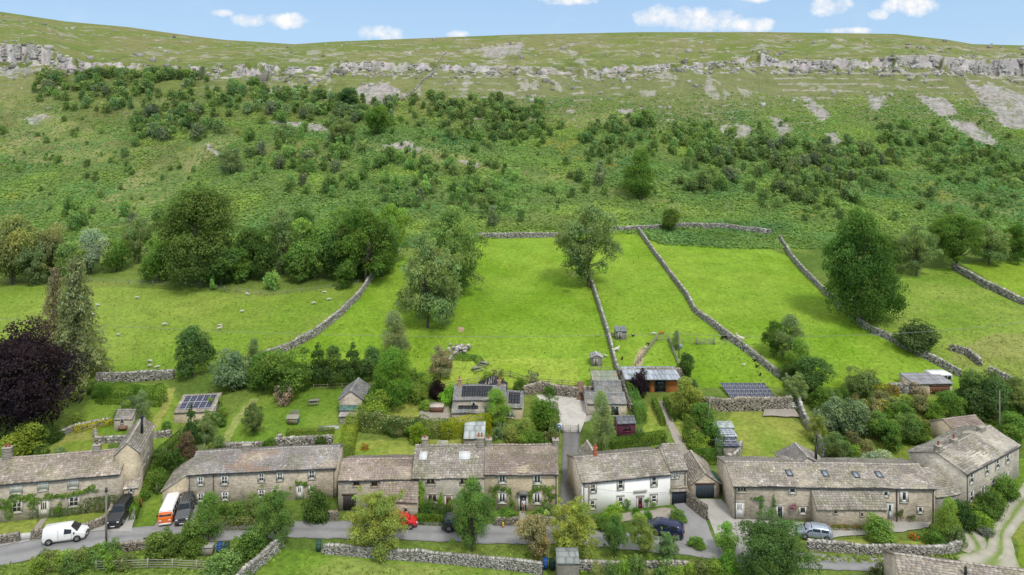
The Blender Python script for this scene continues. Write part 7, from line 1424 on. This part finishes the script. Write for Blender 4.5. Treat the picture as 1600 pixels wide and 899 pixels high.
# ================================================================ fences, gates, poles
fence([(-60, 441), (60, 441), (200, 444), (300, 449), (420, 462), (500, 455), (560, 445)], 'thin wire fence with pale posts along the top of the sheep field', 1.1, 3, 3.2, (.2, .19, .15), .05, 'wire_fence', mesh=True)
fence([(1315, 487), (1328, 497), (1340, 507)], 'short wire fence under the huge sycamore', 1.1, 3, 2.2, (.3, .29, .25), .06, 'wire_fence', mesh=True)
fence([(150, 892), (250, 888), (345, 893)], 'grey wooden rail fence at the bottom left edge', 1.1, 4, 2.4, (.30, .29, .24), .07)
fence([(760, 596), (790, 587), (820, 598), (850, 602), (900, 605)], 'dark rail fence round the top of the courtyard', 1.1, 3, 2.2, (.14, .12, .095))
fence([(600, 606), (560, 607), (490, 610)], 'rail fence under the row of dark pointed trees', 1.0, 2, 2.4, (.2, .18, .14))
fence([(655, 616), (700, 608), (755, 598)], 'brown rail fence climbing towards the picnic benches', 1.1, 3, 2.4, (.22, .18, .12))
fence([(993, 573), (1008, 556), (1025, 533)], 'slanting post fence on the left side of the small paddock', 1.1, 4, 1.1, (.25, .23, .19), .07); fence([(1026, 533), (1046, 533)], 'short paddock fence section between the two slanting fences', 1.1, 3, 1.5, (.26, .24, .2)); fence([(1045, 533), (1052, 552), (1060, 570)], 'slanting post fence on the right side of the small paddock', 1.1, 4, 1.1, (.28, .27, .24), .07)
fence([(1046, 537), (1088, 538)], 'wire paddock fence left of the wooden field gate', 1.1, 3, 2.0, (.27, .25, .2), .05, 'wire_fence', mesh=True); fence([(1116, 538), (1150, 540)], 'wire paddock fence right of the wooden field gate', 1.1, 3, 2.0, (.27, .25, .2), .05, 'wire_fence', mesh=True)
fence([(921, 580), (935, 581), (955, 582)], 'rough rail pen below the little hen house', .9, 3, 1.4, (.24, .22, .18))
gate((1089, 539), (1115, 539), 'wooden field gate in the paddock fence'); gate((880, 677), (903, 677), 'silver field gate across the lane', c=(.36, .35, .32)); gate((300, 710), (318, 708), 'greenish wooden gate behind the left end of the grey roof', c=(.26, .27, .17)); gate((246, 772), (254, 768), 'small weathered gate on the grass drive beside the lean-to garage', c=(.2, .19, .14))
mb = MB(); pa, pb = at(32, 846), at(48, 844); d = pb-pa; Lg = float(np.hypot(d[0], d[1])); rg = empty('garden_gate', pa, math.atan2(d[1], d[0]), 'low white picket gate in the front wall left of the van', 'gate')
for k in range(8): mb.box(Lg*k/8+.02, Lg*k/8+.1, -.02, .02, .08, .95, (.72, .72, .69))
mb.build('pickets', M['attr'], rg); MB().box(0, Lg, .022, .06, .25, .33, (.72, .72, .69)).box(0, Lg, .022, .06, .7, .78, (.72, .72, .69)).build('rails', M['attr'], rg)
pole1, pp1, ph1 = pole(166, 852, 768, 'brown utility pole with black cap standing between the van and the off-roader', arm=False, lampish=True)
pole2, pp2, ph2 = pole(920, 822, 757, 'wooden pole before the left end of the white cottage', arm=True, r=.16)
pole(1110, 672, 618, 'slender pole with faded prayer flags', arm=False, r=.06)
pole3, pp3, ph3 = pole(1061, 560, 520, 'pole with a blue-grey transformer in the paddock', arm=False, box_=True, r=.12)
pole(1562, 700, 610, 'thin grey pole above the right farmhouse', arm=False, r=.1); pole(1367, 665, 620, 'thin brown post in the right flower garden', arm=False, r=.05)
def cable(a, b, sag, lab, r=.018):
    pts = [a+(b-a)*t-np.array([0, 0, sag*4*t*(1-t)]) for t in np.linspace(0, 1, 14)]; tag(MB().path(pts, r, r, 4, (.25, .25, .25)).build('overhead_cable', M['attr']), lab, 'cable')
t1, t2 = pp1+[0, 0, ph1-.2], pp2+[0, 0, ph2-.3]; cable(t2, b6.o+np.array([*(b6.ux*11.5-b6.uy*.2), 2.0]), .4, 'cable from the cottage pole across the white front'); cable(t1, np.array([b1.o[0]+17., b1.o[1]+3.2, 4.3]), .5, 'cable from the brown pole to the leftmost terrace')
t3 = pp3+[0, 0, ph3-.2]; cable(t3, at(1700, 560)+[0, 0, 8.5], 2., 'long power line running right from the transformer pole', .03); cable(t3, at(-100, 560)+[0, 0, 8.5], 2., 'long power line running left from the transformer pole', .03)
# sign on the lane, dark board by the road
p = at(874, 682); sg = empty('road_sign', p, 0, 'white square sign with a blue roundel at the lane gate', 'sign'); MB().tube((0, 0, -.2), (0, 0, 2.0), .04, n=8, c=(.4, .4, .4)).build('post', M['attr'], sg); f = MB().box(-.42, .42, -.06, -.03, 1.1, 2.0, (.78, .79, .8)).build('board', M['attr'], sg)
th = np.arange(24)*2*math.pi/24; MB().add([(.33*math.cos(a), -.064, 1.56+.33*math.sin(a)) for a in th]+[(0, -.064, 1.56)], [[k, (k+1) % 24, 24] for k in range(24)], (.03, .16, .5)).build('roundel', M['attr'], f); MB().add([(-.2, -.068, 1.48), (.05, -.068, 1.42), (.22, -.068, 1.66), (.12, -.068, 1.72), (-.02, -.068, 1.58), (-.18, -.068, 1.6)], [[0, 1, 2, 3, 4, 5]], (.75, .77, .8)).build('emblem', M['attr'], f)
p = at(234, 853); sg = empty('notice_board', p, 0, 'dark blank board on two posts beside the road', 'board'); MB().box(-.75, .75, -.05, .0, .25, .98, (.02, .022, .022)).build('board', M['attr'], sg)
for x in (-.78, .78): MB().box(x-.05, x+.05, -.06, .03, -.2, 1.02, (.3, .28, .24)).build('post', M['wood'], sg)
for x, y, c, lb in ((343, 864, (.02, .07, .28), 'blue wheelie bin in the garden below the camper van'), (354, 864, (.02, .06, .045), 'dark green wheelie bin right of the blue one on the lower garden'), (498, 861, (.035, .09, .07), 'green wheelie bin alone at the end of the roadside wall'), (852, 889, (.02, .08, .32), 'blue wheelie bin beside the grey boarded shed'), (863, 890, (.02, .05, .045), 'dark green wheelie bin touching the grey boarded shed')): bin_(x, y, c, lb, random.uniform(-.3, .3))
p = at(325, 866); q = empty('bin_store', p, 0, 'small grey wooden bin store left of the blue bin', 'store'); MB().box(-.7, .6, -.4, .5, 0, 1.0, (.26, .25, .21)).build('body', M['wood'], q); MB().box(-.76, .66, -.5, .56, 1.003, 1.06, (.3, .3, .27)).build('lid', M['wood'], q)
p = at(366, 868); q = empty('ride_on_mower', p, 0.4, 'old red and black garden mower under the tree by the bins', 'mower'); MB().box(-.5, .3, -.3, .3, .25, .55, (.03, .03, .032)).build('deck', M['attr'], q); MB().box(.0, .6, -.25, .25, .56, .8, (.4, .02, .02)).build('bonnet', M['attr'], q); MB().box(-.4, -.1, -.2, .2, .56, .95, (.03, .03, .03)).build('seat', M['attr'], q)
for x in (-.35, .4):
    for s in (1, -1): MB().tube((x, s*.3, .22), (x, s*.42, .22), .22, n=12, c=(.02, .02, .02)).build('wheel', M['rubber'], q)
picnic(745, 580, 'left picnic bench of the pair in the lower meadow', .6); picnic(756, 572, 'right picnic bench of the pair in the lower meadow', -.5); picnic(490, 636 if False else 632, 'weathered picnic bench on the grass under the broad tree', .2)
seat(1233, 641, 'left white deck chair on the terrace deck', .2, lift=.3); seat(1240, 642, 'right white deck chair on the terrace deck', .2, lift=.3); seat(1077, 716, 'pale armchair beside the clipped L-shaped hedge', 0, (.5, .48, .42), .7); seat(812, 695, 'wooden garden bench behind the plum slate roof', 0, (.3, .27, .22), 1.4, 'garden_bench'); seat(692, 700, 'white garden bench behind the skylight roof', 0, (.6, .6, .56), 1.5, 'garden_bench')
seat(460, 652, 'grey bench on the middle lawn', .2, WDG, 1.3, 'garden_bench'); 
p = at(683, 641); q = empty('hot_tub', p, 0, 'brown square hot tub with pale lid on the stone terrace', 'hot tub'); MB().box(-1.1, 1.1, -.9, .9, 0, .8, (.16, .09, .06)).build('body', M['wood'], q); MB().box(-1.15, 1.15, -.95, .95, .803, .9, (.5, .44, .4)).build('lid', M['attr'], q)
p = at(458, 662); q = empty('chicken_coop', p, 0, 'small timber coop with a blue side on the middle lawn', 'coop'); MB().box(-.8, .8, -.5, .5, .15, 1.0, (.26, .22, .16)).build('body', M['wood'], q); MB().add([(-.95, -.65, 1.0), (.95, -.65, 1.0), (.95, .65, 1.0), (-.95, .65, 1.0), (-.95, 0, 1.45), (.95, 0, 1.45)], [[0, 1, 5, 4], [2, 3, 4, 5], [0, 4, 3], [1, 2, 5]], (.3, .28, .22)).build('roof', M['wood'], q); MB().box(.81, .85, -.45, .45, .2, .95, (.03, .2, .4)).build('side_panel', M['attr'], q)
p = at(437, 690); q = empty('compost_bin', p, 0, 'dark red square bin behind the grey roof', 'bin'); MB().box(-.3, .3, -.3, .3, 0, 1.0, (.16, .03, .025)).build('body', M['attr'], q); MB().box(-.34, .34, -.34, .34, 1.003, 1.08, (.4, .36, .33)).build('lid', M['attr'], q)
p = at(514, 671); q = empty('upturned_boat', p, .2, 'pale upturned boat beside the low rough hedge', 'boat'); v_ = []
xs_ = np.linspace(-1.6, 1.6, 9)
for x in xs_:
    w_ = .55*math.sqrt(max(0, 1-(x/1.75)**4))
    for a in np.linspace(0, math.pi, 7): v_.append((x, math.cos(a)*w_, .08+math.sin(a)*.5*(.4+w_)))
MB().add(v_, np.array([[i*7+j, i*7+j+1, (i+1)*7+j+1, (i+1)*7+j] for i in range(8) for j in range(6)]), (.34, .37, .33)).build('hull', M['attr'], q, smooth_=True); MB().box(-1.6, 1.6, -.04, .04, .52, .6, (.2, .2, .18)).build('keel', M['attr'], q)
# oil tank beside the garage
p = np.array([27.7, 92.2, 1.5]); q = empty('oil_tank', p, R(92), 'ribbed green oil tank between the navy-doored garage and the long barn', 'tank')
t = MB()
for k in range(8): t.tube((k*.3, 0, .55), (k*.3+.2, 0, .55), .55, n=18, c=(.06, .15, .11))
t.tube((0.05, 0, .55), (2.2, 0, .55), .50, n=18, c=(.04, .11, .08)).build('body', M['attr'], q)
for x in (.3, 1.9): MB().box(x-.1, x+.1, -.45, .45, -1.6, .1, (.3, .3, .28)).build('support', M['attr'], q)
q = empty('tarpaulin_sheet', (26.4, 93.6, 2.0), .3, 'grey tarpaulin draped over a stack left of the green oil tank', 'tarpaulin')
v_ = [(x, y, .9-.35*x*x-.2*y*y+.12*math.sin(x*5+y*3)) for y in np.linspace(-1.2, 1.2, 9) for x in np.linspace(-.75, .75, 7)]
MB().add(v_, np.array([[r*7+c, r*7+c+1, (r+1)*7+c+1, (r+1)*7+c] for r in range(8) for c in range(6)]), (.33, .36, .42)).build('sheet', M['attr'], q, smooth_=True)
MB().box(-.6, .6, -1.1, 1.1, -1.8, .5, (.2, .18, .15)).build('stack', M['wood'], q)
# ground-mounted solar array
A0, A1 = at(1140, 624), at(1212, 624); B0 = at(1131, 606); d = A1-A0; Lg = float(np.hypot(d[0], d[1])); ar = empty('solar_array', A0, math.atan2(d[1], d[0]), 'ground-mounted blue solar array on the bank above the terrace wall', 'solar array'); dep = float(B0[1]-A0[1]); hz_ = float(B0[2]-A0[2])+.5; tilt = math.atan2(hz_, dep); sl_ = math.hypot(dep, hz_)
for i in range(10):
    for j in range(4):
        o = MB().box(.02, Lg/10-.02, .02, sl_/4-.03, 0, .04, (.5, .5, .52)).build('solar_panel', M['attr'], ar, (i*Lg/10-.5*j*.3, j*dep/4, .35+j*hz_/4)); o.rotation_euler.x = tilt
        MB().box(.05, Lg/10-.05, .05, sl_/4-.06, .041, .047, (.075, .08, .13) if random.random() < .7 else (.06, .07, .12)).build('cells', M['panel'], o)
for i in range(6): MB().box(i*Lg/6+.3, i*Lg/6+.38, .3, .38, -.5, .5, (.4, .4, .4)).build('support', M['attr'], ar)
# prayer flags: coloured squares on strings
fl = [(.7, .7, .72), (.04, .2, .5), (.6, .05, .05), (.7, .7, .7), (.05, .3, .45), (.03, .03, .03)]
p = at(1110, 672); top_ = p+[0, 0, (672-620)*p[1]/F]
for j, (ex, ey) in enumerate(((1098, 668), (1126, 690), (1104, 690))):
    e = at(ex, ey)+[0, 0, .6]; q = empty('prayer_flags', top_, 0, ('left string of prayer flags hanging from the slender pole', 'right string of prayer flags hanging from the slender pole', 'front string of prayer flags hanging from the slender pole')[j], 'flags')
    mb = MB(); mb.tube((0, 0, 0), e-top_, .012, n=4, c=(.5, .5, .5)); mb.build('string', M['attr'], q)
    for k in range(7):
        c0 = (e-top_)*(k+.6)/7.6; dd = (e-top_)/np.linalg.norm(e-top_); MB().add([c0-dd*.16, c0+dd*.16, c0+dd*.16+[0, .03, -.42], c0-dd*.16+[0, -.03, -.42]], [[0, 1, 2, 3]], fl[(k+j) % 6]).build('flag', M['attr'], q)
# outside stairs
def stairs(a, b, n, w_, lab, c=(.34, .30, .24)):
    pa, pb = at(*a), at(*b); d = pb-pa; L_ = float(np.hypot(d[0], d[1])); rise = max(float(d[2]), .16*n); mb = MB()
    for k in range(n): mb.box(-w_/2, w_/2, L_*k/n, L_*(k+1)/n+.3, -.4, rise*(k+1)/n, tuple(v*random.uniform(.85, 1.1) for v in c))
    o = mb.build('stone_steps', M['drystone']); o.location = pa; o.rotation_euler.z = math.atan2(d[1], d[0])-math.pi/2; tag(o, lab, 'steps')
stairs((222, 743), (224, 722), 9, 1.5, 'stone steps beside the rear wing of the leftmost terrace'); stairs((906, 626), (907, 605), 9, 1.2, 'rusty-brown steps rising from the gravel courtyard', (.22, .13, .09)); stairs((1062, 736), (1058, 718), 7, 1.2, 'stone steps at the foot of the garden path')
p = at(786, 825); q = empty('yellow_hydrant_post', p, 0, 'small yellow marker post at the foot of the low cottage wall', 'marker'); MB().tube((0, 0, 0), (0, 0, .55), .14, .12, 10, (.55, .33, .05)).ball((0, 0, .6), (.15, .15, .12), (.6, .38, .06)).build('post', M['attr'], q)
p = at(199, 790); q = empty('timber_fence_panel', at(196, 793), 0, 'low reddish timber fence before the stone porch', 'fence')
mb = MB()
for k in range(11): mb.box(k*.2, k*.2+.17, -.03, .03, 0, 1.15, tuple(v*random.uniform(.85, 1.1) for v in (.26, .09, .035)))
mb.build('boards', M['wood'], q)
tag(MB().boxes(*(lambda n: (np.stack([at(719, 548)[0]+RNG.normal(0, .9, n), at(719, 548)[1]+RNG.normal(0, .7, n), at(719, 548)[2]+RNG.uniform(0, .8, n)], 1), RNG.uniform(.12, .35, (n, 3)), RNG.uniform(0, 3, n), STC[RNG.integers(0, 7, n)]))(70), .25).build('stone_heap', M['drystone']), 'heap of pale field stones in the meadow above the broken wall', 'stones')
drystone('broken wall line leading down from the heap of pale stones', [(716, 552), (705, 560), (700, 572)], .5, .7, .4, .22)
for i, (x, y) in enumerate(((652, 812), (1020, 822), (1030, 820), (948, 824), (935, 822), (1418, 838))):
    pass
print('all', exec_t()-t0_)
